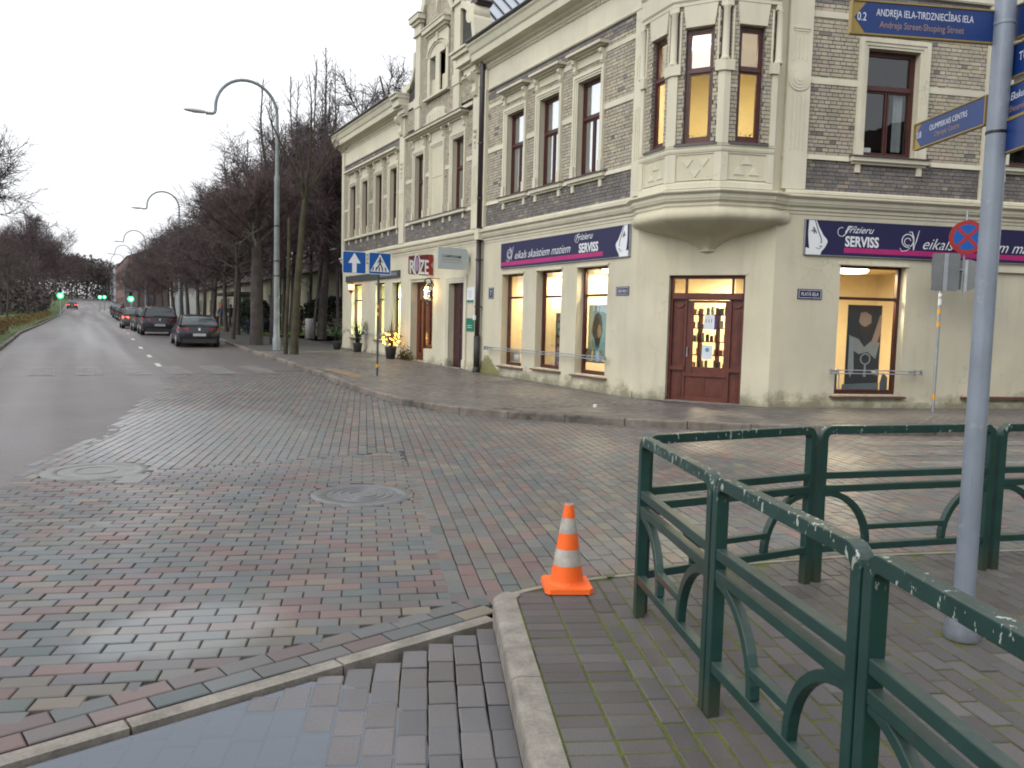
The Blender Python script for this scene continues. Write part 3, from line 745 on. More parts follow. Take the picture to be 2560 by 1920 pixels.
# oriel walls
q = MB()
BO = {0: (.36,.84), 1: (.24,.80), 2: (.27,.80)}
for k, F_ in enumerate((FA, FB, FD)):
    a, b_ = BO[k]
    wall(q, F_, 0, F_.L, 4.2, ZE+.4, [(a,b_,5.17,7.39,.16)], mat_at=lambda z: 1 if 5.17 < z < 7.84 else 0, zs=(5.17, 7.84))
q.add([(*BP[0],4.2),(*BP[0],ZE+.4),(10.75,14.15,ZE+.4),(10.75,14.15,4.2)], [(0,1,2,3)], 0)
q.add([(*BP[3],4.2),(*BP[3],ZE+.4),(K2[0]+.05,K2[1]-.01,ZE+.4),(K2[0]+.05,K2[1]-.01,4.2)], [(3,2,1,0)], 0)
q.build('oriel_wall', mats, house)
# oriel foot: roll moulding and ogee bowl running down to a pendant
q = MB(); n = 36; L0 = []
outl = [(10.75, 14.32), BP[0], BP[1], BP[2], BP[3], (12.52, 11.74)]
def outline(n):
    P = [np.array(p) for p in outl]; c = [0]
    for a, b_ in zip(P, P[1:]): c.append(c[-1]+np.linalg.norm(b_-a))
    r = []
    for k in range(n):
        t = c[-1]*k/(n-1); i = min(max(np.searchsorted(c, t)-1, 0), len(P)-2); f_ = (t-c[i])/(c[i+1]-c[i]); r.append(P[i]*(1-f_)+P[i+1]*f_)
    return r
O = outline(n); cen = np.array(bayp(.08, 0.0)); wl = [np.array(bayp(-1.55+3.1*k/(n-1), -.02)) for k in range(n)]
lev = [(1.0,4.00,.0),(1.0,3.93,.0),(1.0,3.91,.045),(1.0,3.86,.08),(1.0,3.79,.09),(1.0,3.72,.06),(.97,3.67,0),(.90,3.63,0),(.80,3.58,0),(.66,3.53,0),(.50,3.48,0),(.34,3.41,0),(.22,3.33,0),(.14,3.25,0),(.10,3.19,0),(.11,3.16,0),(.02,3.12,0)]
for f_, z, off in lev:
    for k, p in enumerate(O):
        d = p - cen; L = np.linalg.norm(d)
        v = cen + d*f_ + d/L*off
        sm = (v - np.array(bayp(0,0))) @ np.array(UC); nm = (v - np.array(bayp(0,0))) @ np.array(NC)
        nm = max(nm, -.03); v2 = bayp(sm, nm) if z < 3.7 else (v[0], v[1])
        q.v.append((v2[0], v2[1], z))
for i in range(len(lev)-1):
    for k in range(n-1): q.f.append((i*n+k, i*n+k+1, (i+1)*n+k+1, (i+1)*n+k)); q.m.append(0)
smooth_angle(q.build('oriel_corbel', [CREAM], house), 0.9)

# cornices and bands, swept round the whole street front
base_path = [(XL, 36.15), (XL, 14.36), BP[0], BP[1], BP[2], BP[3], (K2[0]+.12, K2[1]-.04), FR(9.0,0)[:2]]
def sweep_part(name, prof, path=None, mat=None):
    q = MB(); q.sweep(path or base_path, prof); return q.build(name, mat or TRIM, house)
corn = [(-.02,3.90),(.015,3.90),(.02,3.95),(.045,3.97),(.05,4.02),(.10,4.06),(.115,4.10),(.125,4.105),(.135,4.17),(.20,4.215),(.205,4.235),(.20,4.255),(.03,4.275),(.03,4.29),(-.02,4.29)]
sweep_part('storey_cornice', corn)
leftpath = [(XL, 36.15), (XL, 14.36)]; rightpath = [(K2[0]+.12, K2[1]-.04), FR(9.0,0)[:2]]
tor = [(-.02,4.27),(.05,4.27),(.085,4.30),(.085,4.345),(.05,4.375),(-.02,4.375)]
for p_ in (leftpath, rightpath): sweep_part('base_moulding', tor, p_)
q = MB(); q.sweep([BP[0],BP[1],BP[2],BP[3]], [(-.02,4.29),(.035,4.30),(.035,4.40),(.012,4.43),(-.02,4.43)]); q.build('oriel_plinth', TRIM, house)
q = MB(); q.sweep([BP[0],BP[1],BP[2],BP[3]], [(-.02,4.98),(.03,4.99),(.045,5.03),(.045,5.08),(.06,5.10),(.06,5.125),(-.02,5.14)]); q.build('oriel_sill_band', TRIM, house)
q = MB(); q.sweep([BP[0],BP[1],BP[2],BP[3]], [(-.02,7.79),(.06,7.80),(.06,7.86),(.09,7.90),(.09,8.25),(.13,8.30),(.13,8.42),(-.02,8.44)]); q.build('oriel_entablature', TRIM, house)
eave = [(-.02,8.92),(.03,8.92),(.03,8.99),(.07,9.00),(.07,9.07),(.16,9.10),(.18,9.16),(.38,9.18),(.40,9.36),(.44,9.40),(.50,9.55),(.55,9.60),(.55,9.655),(-.02,9.70)]
for p_ in ([(XL,36.45),(XL,28.35)], [(XL,22.15),(XL,14.3)], rightpath): sweep_part('eaves_cornice', eave, p_)
q = MB()
for p_ in ([(XL,36.47),(XL,28.5)], [(XL,22.0),(XL,14.3)], rightpath):
    q = MB(); q.sweep(p_, [(.40,9.675),(.60,9.66),(.62,9.70),(.60,9.74),(.40,9.745)]); q.build('gutter', ROOFM, house)
fr = [(-.02,8.30),(.025,8.31),(.045,8.34),(.03,8.37),(.03,8.39),(.01,8.40),(.01,8.92),(-.02,8.92)]
for p_ in ([(XL,36.1),(XL,28.4)], [(XL,22.1),(XL,14.36)], rightpath): sweep_part('frieze', fr, p_)
# dentils under the eaves: tiny, one part
q = MB()
for k in range(78): q.fb(FL, 14.5+k*.1, 14.545+k*.1, 8.93, 8.985, .02, .065)
for k in range(40): q.fb(FR, .3+k*.1, .345+k*.1, 8.93, 8.985, .02, .065)
o = q.build('dentils', TRIM, house); o['kind'] = 'stuff'
# flat bands crossing the brickwork
def band(F, ivs, z0, z1, d=.028):
    for a, b_ in ivs:
        q = MB(); q.fb(F, a, b_, z0, z1, -.01, d); q.build('brick_band', TRIM, house)
def cuts(a, b_, xs):
    iv = [(a, b_)]
    for c in xs: iv = sub_intervals(iv, c)
    return iv
surR = [(a-.17, b_+.17) for a, b_ in UW]; surM = [(a-.2, b_+.2) for a, b_ in UM] + [(24.68, 25.98)]; surF = [(a-.17, b_+.17) for a, b_ in UFAR]
band(FL, cuts(14.52, 21.55, surR), 6.49, 6.62); band(FL, cuts(14.52, 21.55, surR), 7.77, 7.87)
band(FL, cuts(22.48, 28.25, surM), 6.50, 6.62); band(FL, cuts(28.8, 35.9, surF), 6.28, 6.40)
band(FR, cuts(.56, 4.5, [(1.62,3.17)]), 6.46, 6.585); band(FR, cuts(.56, 4.5, [(1.62,3.17)]), 7.74, 7.86)
def sillband(F, a, b_): 
    q = MB()
    q.hexa([F(a,4.985,-.01),F(b_,4.985,-.01),F(b_,5.09,-.01),F(a,5.09,-.01),F(a,4.985,.05),F(b_,4.985,.05),F(b_,5.075,.03),F(a,5.075,.03)]); q.build('sill_band', TRIM, house)
for a, b_ in cuts(14.50, 21.6, [(x-.30, y+.30) for x, y in UW]): sillband(FL, a, b_)
for a, b_ in cuts(22.48, 28.25, [(22.95, 27.70)]): sillband(FL, a, b_)
for a, b_ in cuts(.03, 4.55, [(1.48, 3.32)]): sillband(FR, a, b_)
# pilasters
def pilaster(F, a, b_, z0, z1, d=.07, flutes=True, disc=None):
    q = MB(); q.fb(F, a, b_, z0, z1, -.01, d)
    o = q.build('pilaster', TRIM, house); w = b_-a
    if flutes:
        for za, zb in ((z0+.75, 6.25), (6.85, 7.35)):
            if zb > z1: continue
            for k in range(4):
                q = MB(); x = a+w*(.24+.17*k); q.fb(F, x-.008, x+.008, za+.03*((k*k) % 3), zb-.03*(k % 2), d-.001, d+.012); q.build('flute_rib', TRIM, o)
    if disc:
        c = (a+b_)/2
        for r, dd in ((.245,.02),(.19,.03),(.13,.04),(.07,.05)):
            q = MB(); q.fp(F, [(c+r*math.cos(t), disc+r*math.sin(t)) for t in [k*2*math.pi/28 for k in range(28)]], d-.004, d+dd); q.build('disc_ring', TRIM, o)
    return o
o = pilaster(FR, .04, .54, 4.375, 8.28, disc=6.52)
for k in range(3):
    q = MB(); q.fb(FR, .12+.02*k, .46-.02*k, 7.46-.045*k, 7.50-.045*k, .068, .095-.01*k); q.build('apron_step', TRIM, o)
pilaster(FR, 4.5, 5.0, 4.375, 8.28)
pilaster(FL, 14.05, 14.46, 4.375, 8.28)
pilaster(FL, 21.62, 22.05, 4.375, 8.9, d=.10, flutes=False)
pilaster(FL, 22.05, 22.48, 4.375, 8.9, d=.10)
pilaster(FL, 28.25, 28.75, 4.375, 8.9, d=.10)
pilaster(FL, 35.85, 36.15, 4.375, 8.9, d=.08, flutes=False)
# window surrounds, hoods, brackets, sills
def surround(F, a, b_, z0, z1, w=.17, d=.075):
    q = MB(); iw = w*.42
    for x0, x1, dd in ((0, w, d*.55), (w*.12, w*.62, d*.8), (w*.2, w*.45, d)):
        q.fb(F, a-w+x0 if x0 else a-w, a-w+x1, z0, z1+w*.0, -.01, dd) if False else None
    # stepped section: outer fillet, ovolo, inner fascia; jambs then head
    steps = [(w, w*.55, d), (w*.55, w*.25, d*.72), (w*.25, 0, d*.45)]
    for o_, i_, dd in steps:
        q.fb(F, a-o_, a-i_, z0, z1+i_, -.01, dd); q.fb(F, b_+i_, b_+o_, z0, z1+i_, -.01, dd)
        q.fb(F, a-o_, b_+o_, z1+i_, z1+o_, -.01, dd)
    q.fb(F, a-w-.012, a-.035, z0, z0+.28, -.01, d+.02); q.fb(F, b_+.035, b_+w+.012, z0, z0+.28, -.01, d+.02)
    return q.build('window_surround', TRIM, house)
def hood(F, a, b_, z, w=.17, proj=.26, frz=.30):
    q = MB(); q.fb(F, a-w, b_+w, z-frz, z-.10, -.01, .035)
    o = q.build('hood_frieze', TRIM, house)
    q = MB(); A_, B_ = a-w-.08, b_+w+.08
    for z0, z1, p0 in ((z-.10,z-.06,.10),(z-.06,z-.02,.17),(z-.02,z+.035,proj),(z+.035,z+.05,proj-.02)):
        q.fb(F, A_+.26-p0, B_-.26+p0, z0, z1, -.01, p0)
    q.build('hood_mould', TRIM, house)
    for c in (a-w+.075, b_+w-.075):
        q = MB(); pr = [(0,z-.10),(.15,z-.10),(.16,z-.17),(.10,z-.23),(.09,z-.30),(.11,z-.35),(.07,z-.42),(0,z-.46)]
        q.prism([F(c-.055,zz,dd) for dd, zz in pr], [F(c+.055,zz,dd) for dd, zz in pr]); q.build('hood_bracket', TRIM, house)
def sill(F, a, b_, w=.17, z=5.10, ext=.12, name='window_sill'):
    q = MB(); q.fb(F, a-w-ext, b_+w+ext, z-.11, z-.02, -.01, .13); q.fb(F, a-w-ext+.03, b_+w+ext-.03, z-.16, z-.11, -.01, .07)
    o = q.build('sill_mould', TRIM, house)
    q = MB(); q.hexa([F(a-w-ext-.02,z-.02,-.01),F(b_+w+ext+.02,z-.02,-.01),F(b_+w+ext+.02,z+.02,-.01),F(a-w-ext-.02,z+.02,-.01),F(a-w-ext-.02,z-.02,.17),F(b_+w+ext+.02,z-.02,.17),F(b_+w+ext+.02,z-.005,.17),F(a-w-ext-.02,z-.005,.17)])
    q.build(name, SILLM, house)
    for c in (a-w+.06, b_+w-.06):
        q = MB(); q.fb(F, c-.055, c+.055, z-.33, z-.16, -.01, .05); q.build('sill_block', TRIM, house)
def sash_window(F, a, b_, z0, z1, dep, tz, mull=True, W=WOODD, fw=.06, curtain=None, glass=None, glass_top=None, room=True, roomc=None, name='window'):
    q = MB(); D0, D1 = -dep, -dep+.07
    q.fb(F, a, a+fw, z0, z1, D0, D1); q.fb(F, b_-fw, b_, z0, z1, D0, D1); q.fb(F, a+fw, b_-fw, z0, z0+fw*1.4, D0, D1); q.fb(F, a+fw, b_-fw, z1-fw, z1, D0, D1)
    q.fb(F, a+fw, b_-fw, tz-.035, tz+.035, D0, D1+.02)
    w = q.build(name, W, house)
    c = (a+b_)/2
    i = fw
    q = MB()
    for x0, x1, y0, y1 in ([(a+i, c-.01, z0+fw*1.4, tz-.035), (c+.01, b_-i, z0+fw*1.4, tz-.035)] if mull else [(a+i, b_-i, z0+fw*1.4, tz-.035)]) + [(a+i, b_-i, tz+.035, z1-fw)]:
        e = .035
        q = MB(); q.fb(F, x0, x0+e, y0, y1, D0+.01, D1-.012); q.fb(F, x1-e, x1, y0, y1, D0+.01, D1-.012); q.fb(F, x0+e, x1-e, y0, y0+e, D0+.01, D1-.012); q.fb(F, x0+e, x1-e, y1-e, y1, D0+.01, D1-.012)
        q.build('sash', W, w)
        q = MB(); q.add([F(x0+e,y0+e,D0+.03),F(x1-e,y0+e,D0+.03),F(x1-e,y1-e,D0+.03),F(x0+e,y1-e,D0+.03)], [(0,1,2,3)]); q.build('pane', (glass_top if glass_top and y0 > tz else glass) or GLASSU, w)
    if curtain:
        for x0, x1, y0, y1 in curtain:
            q = MB(); N = 14
            for k in range(N+1):
                x = x0+(x1-x0)*k/N; dd = D0-.06+.015*math.sin(k*1.9); q.v += [F(x,y0,dd), F(x,y1,dd)]
            for k in range(N): q.f.append((2*k,2*k+2,2*k+3,2*k+1)); q.m.append(0)
            q.build('curtain', CURT, w)
    if room:
        r = 1.3
        q = MB(); P_ = [(a-.3,z0-.2),(b_+.3,z0-.2),(b_+.3,z1+.2),(a-.3,z1+.2)]
        lo = [F(x,z,D0-.002) for x,z in P_]; hi = [F(x,z,D0-r) for x,z in P_]
        q.prism(lo, hi, caps=False); q.add(hi, [(0,1,2,3)]); q.build('room', roomc or ROOM, w)
    return w
for k, (a, b_) in enumerate(UW):
    surround(FL, a, b_, 5.10, 7.36); hood(FL, a, b_, 7.98); sill(FL, a, b_, ext=.13)
    sash_window(FL, a, b_, 5.10, 7.36, .20, 6.49, curtain=[(a+.28, b_, 5.15, 7.34)])
for k, (a, b_) in enumerate(UM):
    surround(FL, a, b_, 5.10, 7.36); sash_window(FL, a, b_, 5.10, 7.36, .20, 6.45, mull=False)
surround(FL, 24.88, 25.78, 5.10, 7.36)
q = MB(); q.fb(FL, 24.88, 25.78, 5.10, 6.36, -.02, .022); q.fb(FL, 24.88, 25.78, 6.38, 7.36, -.02, .022); q.build('blind_window', CREAM, house)
q = MB()
for a, b_ in UM+[(24.88,25.78)]: q.fb(FL, a-.17, b_+.17, 7.53, 7.95, -.01, .04)
q.build('hood_frieze', TRIM, house)
q = MB()
for z0, z1, p in ((7.90,7.95,.12),(7.95,8.0,.2),(8.0,8.07,.3)): q.fb(FL, 22.95+.3-p, 27.75-.3+p, z0, z1, -.01, p)
q.build('hood_mould', TRIM, house)
q = MB(); q.fb(FL, 22.9, 27.8, 8.07, 8.10, -.01, .32); q.build('hood_flashing', SILLM, house)
for a, b_ in UM+[(24.88,25.78)]:
    for c in (a-.09, b_+.09):
        q = MB(); z = 7.98; pr = [(0,z-.08),(.15,z-.08),(.16,z-.15),(.10,z-.21),(.09,z-.27),(.11,z-.33),(0,z-.42)]
        q.prism([FL(c-.05,zz,dd) for dd, zz in pr], [FL(c+.05,zz,dd) for dd, zz in pr]); q.build('hood_bracket', TRIM, house)
q = MB(); q.fb(FL, 22.95, 27.7, 4.99, 5.08, -.01, .13); q.build('sill_mould', TRIM, house)
q = MB(); q.fb(FL, 22.93, 27.72, 5.08, 5.10, -.01, .16); q.build('window_sill', SILLM, house)
for c in (23.2,24.2,24.75,25.9,26.45,27.5):
    q = MB(); q.fb(FL, c-.055, c+.055, 4.80, 4.97, -.01, .05); q.build('sill_block', TRIM, house)
for a, b_ in UFAR:
    surround(FL, a, b_, 5.10, 7.30); sash_window(FL, a, b_, 5.10, 7.30, .20, 6.40, mull=False)
    q = MB(); q.fb(FL, a-.17, b_+.17, 7.47, 7.82, -.01, .04); q.build('hood_frieze', TRIM, house)
    for c in (a-.09, b_+.09):
        q = MB(); z = 7.86; pr = [(0,z),(.13,z),(.14,z-.1),(.09,z-.18),(.10,z-.28),(0,z-.36)]
        q.prism([FL(c-.05,zz,dd) for dd, zz in pr], [FL(c+.05,zz,dd) for dd, zz in pr]); q.build('hood_bracket', TRIM, house)
    for c in (a-.09, b_+.09):
        q = MB(); q.fb(FL, c-.055, c+.055, 4.80, 4.97, -.01, .05); q.build('sill_block', TRIM, house)
q = MB(); q.fb(FL, 28.95, 35.4, 7.84, 7.90, -.01, .16); q.fb(FL, 28.9, 35.45, 7.90, 7.97, -.01, .25); q.build('hood_mould', TRIM, house)
q = MB(); q.fb(FL, 28.85, 35.6, 4.99, 5.08, -.01, .13); q.build('sill_mould', TRIM, house)
# side-street windows upstairs
for a, b_ in ((1.79,2.96),(5.15,6.35)):
    surround(FR, a, b_, 5.11, 7.24, w=.2); sill(FR, a, b_, w=.17, z=5.11, ext=.10)
    w_ = sash_window(FR, a, b_, 5.11, 7.24, .20, 6.50, fw=.065, curtain=[(b_-.36, b_-.16, 5.3, 6.45)] if a < 3 else None)
q = MB(); q.fb(FR, 1.87, 2.08, 5.24, 5.33, -.20+.035, -.20+.039); q.build('window_sticker', M('blank_sticker', (0.45,0.5,0.5), .5), house)
# brickwork: the 300 bricks nearest to the viewer one by one, the rest as one part
rng = random.Random(5)
zones = [(FL, 14.46, 21.62, U_OPS, 4.375, 8.30), (FL, 22.48, 28.25, U_OPS, 4.375, 8.05), (FL, 28.75, 35.85, U_OPS, 4.375, 8.30), (FR, .54, 4.5, RU, 4.375, 8.30), (FR, 5.0, 8.9, RU, 4.375, 8.30)]
buff, grey = [], []
for F_, s0, s1, ops, z0, z1 in zones:
    for br in lay_bricks(s0, s1, z0, z1, [(o[0]-.05,o[1]+.05,o[2],o[3]+.05) for o in ops], rng):
        zc = (br[2]+br[3])/2
        g_ = (zc < 4.99) or (zc > 8.0) or rng.random() < .03
        (grey if g_ else buff).append((F_, br, .0))
gz = []
for a, b_, z0, z1 in [(23.5,24.35,8.1,11.4),(24.35,26.3,8.1,9.0),(26.2,26.75,8.1,11.4),(24.2,26.4,11.0,13.6),(22.48,23.5,8.33,9.02),(27.2,28.2,8.33,9.05),(24.35,26.3,11.35,13.0)]:
    for br in lay_bricks(a, b_, z0, z1, [(24.45,26.15,9.0,11.1)], rng): buff.append((FL, br, .06))
for k, F_ in enumerate((FA, FB, FD)):
    a, b_ = BO[k]
    for br in lay_bricks(.10, F_.L-.10, 5.19, 7.80, [(a,b_,5.17,7.39)], rng): buff.append((F_, br, 0.0))
fr_b = sorted([x for x in buff if x[0] is FR and x[1][0] < 4.3], key=lambda x: (x[1][0]-.5)**2*0.5 + (x[1][2]-5.2)**2)
single = fr_b[:300]; sid = {id(x) for x in single}
um = bpy.data.meshes.new('brick'); qq = MB(); qq.box(-.5,.5,-.5,.5,-.5,.5); um.from_pydata(qq.v, [], qq.f); um.materials.append(BRICK)
angR = -B
for F_, (a, b_, z0, z1), d in single:
    o = link('brick', um, house); pr = R.uniform(.006, .013); c = F_((a+b_)/2, (z0+z1)/2, pr/2-.004)
    o.location = c; o.rotation_euler = (0, 0, angR); o.scale = (b_-a-R.uniform(0,.004), pr+.008, z1-z0-R.uniform(0,.004))
for lst, mt in ((buff, BRICK), (grey, BRICKD)):
    q = MB()
    for x in lst:
        if id(x) in sid: continue
        F_, (a, b_, z0, z1), d = x; j = [R.uniform(-.002,.002) for _ in range(4)]; pr = d+R.uniform(.005,.013)
        if mt is BRICKD and R.random() < .02: pr += .006
        P_ = [(a+j[0], z0+j[2]), (b_+j[1], z0+j[3]), (b_+j[0], z1+j[2]), (a+j[1], z1+j[3])]
        q.add([F_(s,z,d-.002) for s,z in P_]+[F_(s,z,pr) for s,z in P_], [(4,5,6,7),(0,1,5,4),(1,2,6,5),(2,3,7,6),(3,0,4,7)])
    o = q.build('brickwork', mt, house); o['kind'] = 'stuff'
# brick reveals of the oriel windows
q = MB()
for k, F_ in enumerate((FA, FB, FD)):
    a, b_ = BO[k]; z = 5.18; i = 0
    while z < 7.36:
        for x0, sgn in ((a, 1), (b_, -1)):
            q.fb(F_, *(sorted((x0, x0+sgn*.006))), z, z+.065, -.16, .006 if i % 2 else -.004)
        z += .0775; i += 1
o = q.build('reveal_brickwork', BRICKD, house); o['kind'] = 'stuff'
# oriel dressings
for k, F_ in enumerate((FA, FB, FD)):
    a, b_ = BO[k]; c = (a+b_)/2; L = F_.L
    q = MB(); q.fp(F_, [(c-.28,7.385),(c+.28,7.385),(c+.335,7.80),(c-.335,7.80)], -.15, .05); q.build('lintel', TRIM, house)
    q = MB(); q.fb(F_, a-.14, b_+.14, 5.12, 5.16, -.16, .085); q.build('window_sill', SILLM, house)
    q = MB(); q.fb(F_, c-.42, c+.42, 4.46, 4.48, 0, .02); q.fb(F_, c-.42, c-.40, 4.48, 4.96, 0, .02); q.fb(F_, c+.40, c+.42, 4.48, 4.96, 0, .02); q.fb(F_, c-.42, c+.42, 4.96, 4.98, 0, .02)
    q.build('panel_border', TRIM, house)
    inv = k == 1
    for x, z in ((c-.16, 4.80 if inv else 4.62), (c+.16, 4.80 if inv else 4.62), (c, 4.60 if inv else 4.82)):
        t_ = [(x-.11, z+.06), (x+.11, z+.06), (x, z-.09)] if inv else [(x-.11, z-.06), (x+.11, z-.06), (x, z+.09)]
        q = MB(); q.fp(F_, t_, 0, .016); q.build('relief_triangle', TRIM, house)
    lit = k == 1
for k, (P_, Fl, Fr) in enumerate(((BP[0], None, FA), (BP[1], FA, FB), (BP[2], FB, FD), (BP[3], FD, None))):
    def pil(z0, z1, w, d, name):
        q = MB(); path = []
        if Fl is not None: path.append(Fl(Fl.L-w, 0)[:2])
        path.append(P_)
        if Fr is not None: path.append(Fr(w, 0)[:2])
        q.sweep(path, [(-.01,z0),(d,z0),(d,z1),(-.01,z1)]); q.build(name, TRIM, house)
    pil(5.14, 6.50, .11, .045, 'oriel_pilaster'); pil(6.50, 6.70, .17, .085, 'oriel_impost'); pil(7.70, 7.79, .10, .07, 'column_capital')
    pil(4.43, 4.98, .13, .028, 'oriel_pedestal')
    cx_, cy_ = P_
    n_ = np.array(NC) if k in (1, 2) else (np.array((-1,-.2)) if k == 0 else np.array((0.2,-1)))
    q = MB(); q.lathe((cx_+n_[0]*.012, cy_+n_[1]*.012, 6.70), [(.085,0),(.09,.03),(.075,.06),(.068,.08),(.062,.95),(.075,.97),(.08,1.0)], 18); smooth_angle(q.build('oriel_column', TRIM, house), .7)
    for F_, s_ in ((Fl, -1), (Fr, 1)):
        if F_ is None: continue
        x = F_.L-.14 if s_ < 0 else .14
        q = MB(); c = F_(x, 6.70, .02); q.lathe(c, [(.02,0),(.02,1.0)], 10); q.build('bead_rod', TRIM, house)
GLASST = glass_mat('transom_glass', tint=(.55,.6,.66), refl=1.0, dark=.12)
WARMW = M('warm_room_wall', (0.80, 0.72, 0.50), 0.9, 0.05)
for k, F_ in enumerate((FA, FB, FD)):
    a, b_ = BO[k]
    sash_window(F_, a, b_, 5.19, 7.37, .14, 6.57, mull=False, fw=.06, W=WOODD, room=False, glass=GLASS if k else GLASSU, glass_top=GLASST)
# one room behind the oriel, lit from its own ceiling lamp
q = MB(); rp = [bayp(-1.2,.12), bayp(-.42,.78), bayp(.42,.78), bayp(1.2,.12), bayp(1.4,-2.2), bayp(-1.4,-2.2)]
lo = [(x,y,5.0) for x,y in rp]; hi = [(x,y,7.42) for x,y in rp]
q.add(lo+hi, [(3,4,10,9),(4,5,11,10),(5,0,6,11),(6,7,8,9,10,11),(0,1,2,3,4,5)]); q.build('oriel_room', WARMW, house)
def lamp_area(name, loc, size, power, col, parent, shape='DISK'):
    l = bpy.data.lights.new(name, 'AREA'); l.energy = power; l.size = size; l.shape = shape; l.color = col
    o = link(name, l, parent); o.location = loc; return o
LAMPD = emit_mat('ceiling_lamp_glow', (1.0, 0.93, 0.80), 6.0)
def ceiling_lamp(x, y, z, r, power, label, col=(1,.74,.42), grp='round ceiling lamps in the shop windows'):
    t = thing('ceiling_lamp', label, 'ceiling lamp', (x, y, z), grp)
    q = MB(); q.lathe((0,0,0), [(r*.85,-.09),(r,-.03),(r*.9,0)], 24); q.build('diffuser', LAMPD, t)
    q = MB(); q.lathe((0,0,0), [(r*.4,0.002),(r*.4,.03)], 16); q.build('mount', WHITE, t)
    lamp_area('lamp_light', (0,0,-.12), r*1.6, power, col, t); return t
c = bayp(-.25,.15); ceiling_lamp(c[0], c[1], 7.37, .24, 60, 'round lamp glowing under the ceiling of the upstairs corner oriel', (1,.76,.42))
# plants along the oriel window sill
LEAFD = M('dark_houseplant', (0.02,0.03,0.012), 0.7)
for F_, (a, b_) in ((FB, BO[1]), (FD, BO[2])):
    t = thing('house_plant', 'row of dark potted plants behind the %s window of the oriel' % ('left front' if F_ is FB else 'right front'), 'plant', F_((a+b_)/2, 5.26, -.26), 'plants on the oriel window sill')
    inv = t.location; q = MB(); rr = random.Random(3)
    for _ in range(70):
        s_ = a+.02+rr.random()*(b_-a-.04); z = 5.26+rr.random()*.13; p = Vector(F_(s_, z, -.22-rr.random()*.1)) - inv
        dx, dz = rr.uniform(-.05,.05), rr.uniform(-.02,.05); q.add([p, p+Vector((dx,dx,dz)), p+Vector((dx*.4,-dx,dz+.03))], [(0,1,2)])
    q.build('leaves', LEAFD, t)['kind'] = 'stuff'
    q = MB(); p = Vector(F_(a+.03, 5.24, -.2))-inv; p2 = Vector(F_(b_-.03, 5.24, -.34))-inv
    q.hexa([Vector(F_(s_,z_,d_))-inv for d_ in (-.22,-.33) for s_,z_ in ((a+.03,5.20),(b_-.03,5.20),(b_-.03,5.27),(a+.03,5.27))]); q.build('planter', WHITE, t)

# gable dressings
G6 = .06
def gp_part(name, a, b_, z0, z1, d0, d1, mat=None):
    q = MB(); q.fb(FL, a, b_, z0, z1, d0, d1); return q.build(name, mat or TRIM, house)
gp_part('gable_pilaster', 23.42, 23.88, 8.2, 11.4, G6-.01, G6+.09); gp_part('gable_pilaster', 26.72, 27.16, 8.2, 11.4, G6-.01, G6+.09)
gp_part('gable_pilaster_base', 23.38, 23.92, 8.95, 9.30, G6-.01, G6+.12); gp_part('gable_pilaster_base', 26.68, 27.20, 8.95, 9.30, G6-.01, G6+.12)
for a, b_ in ((23.36,23.94),(26.66,27.22)):
    q = MB()
    for z0, z1, p in ((11.38,11.43,.06),(11.43,11.75,.02),(11.75,11.85,.10),(11.85,12.02,.18)): q.fb(FL, a-p*.9, b_+p*.9, z0, z1, G6-.01, G6+.1+p)
    q.build('gable_capital', TRIM, house)
    q = MB(); q.fb(FL, a-.18, b_+.18, 12.02, 12.04, -.3, G6+.3); q.build('capital_flashing', SILLM, house)
gp_part('gable_band', 22.5, 23.42, 9.02, 9.12, -.01, G6+.04); gp_part('gable_band', 27.16, 28.0, 9.09, 9.31, -.01, G6+.04)
gp_part('gable_band', 22.5, 28.25, 8.12, 8.22, -.01, G6+.05)
q = MB()
for z0, z1, p in ((8.93,9.0,.08),(9.0,9.16,.14),(9.16,9.24,.22),(9.24,9.5,.34),(9.5,9.62,.44),(9.62,9.68,.5)):
    q.fb(FL, 22.05, 22.75+p*.9, z0, z1, -.01, p+.12)
q.build('cornice_return', TRIM, house)
q = MB()
for z0, z1, p in ((8.93,9.0,.08),(9.0,9.16,.14),(9.16,9.24,.22),(9.24,9.5,.34),(9.5,9.62,.44),(9.62,9.68,.5)):
    q.fb(FL, 28.0-p*.2, 28.6, z0, z1, -.01, p+.12)
q.build('cornice_return', TRIM, house)
gp_part('corner_block', 27.95, 28.6, 9.7, 10.02, -.3, .12)
for c in (22.27, 28.5):      # scrolled brackets under the cornice returns
    q = MB(); pr = [(0,8.95),(.36,8.95),(.38,8.85),(.30,8.74),(.20,8.66),(.19,8.52),(.22,8.42),(.17,8.32),(.08,8.28),(.07,8.05),(.10,7.95),(0,7.85)]
    q.prism([FL(c-.13,z,d) for d, z in pr], [FL(c+.13,z,d) for d, z in pr]); q.build('scroll_bracket', TRIM, house)
    for k in range(4):
        q = MB(); q.lathe(FL(c, 7.3-.16*k, .10), [(.07-.012*k,-.05),(.085-.012*k,0),(.06-.01*k,.05)], 10); q.build('pendant_drop', TRIM, house)
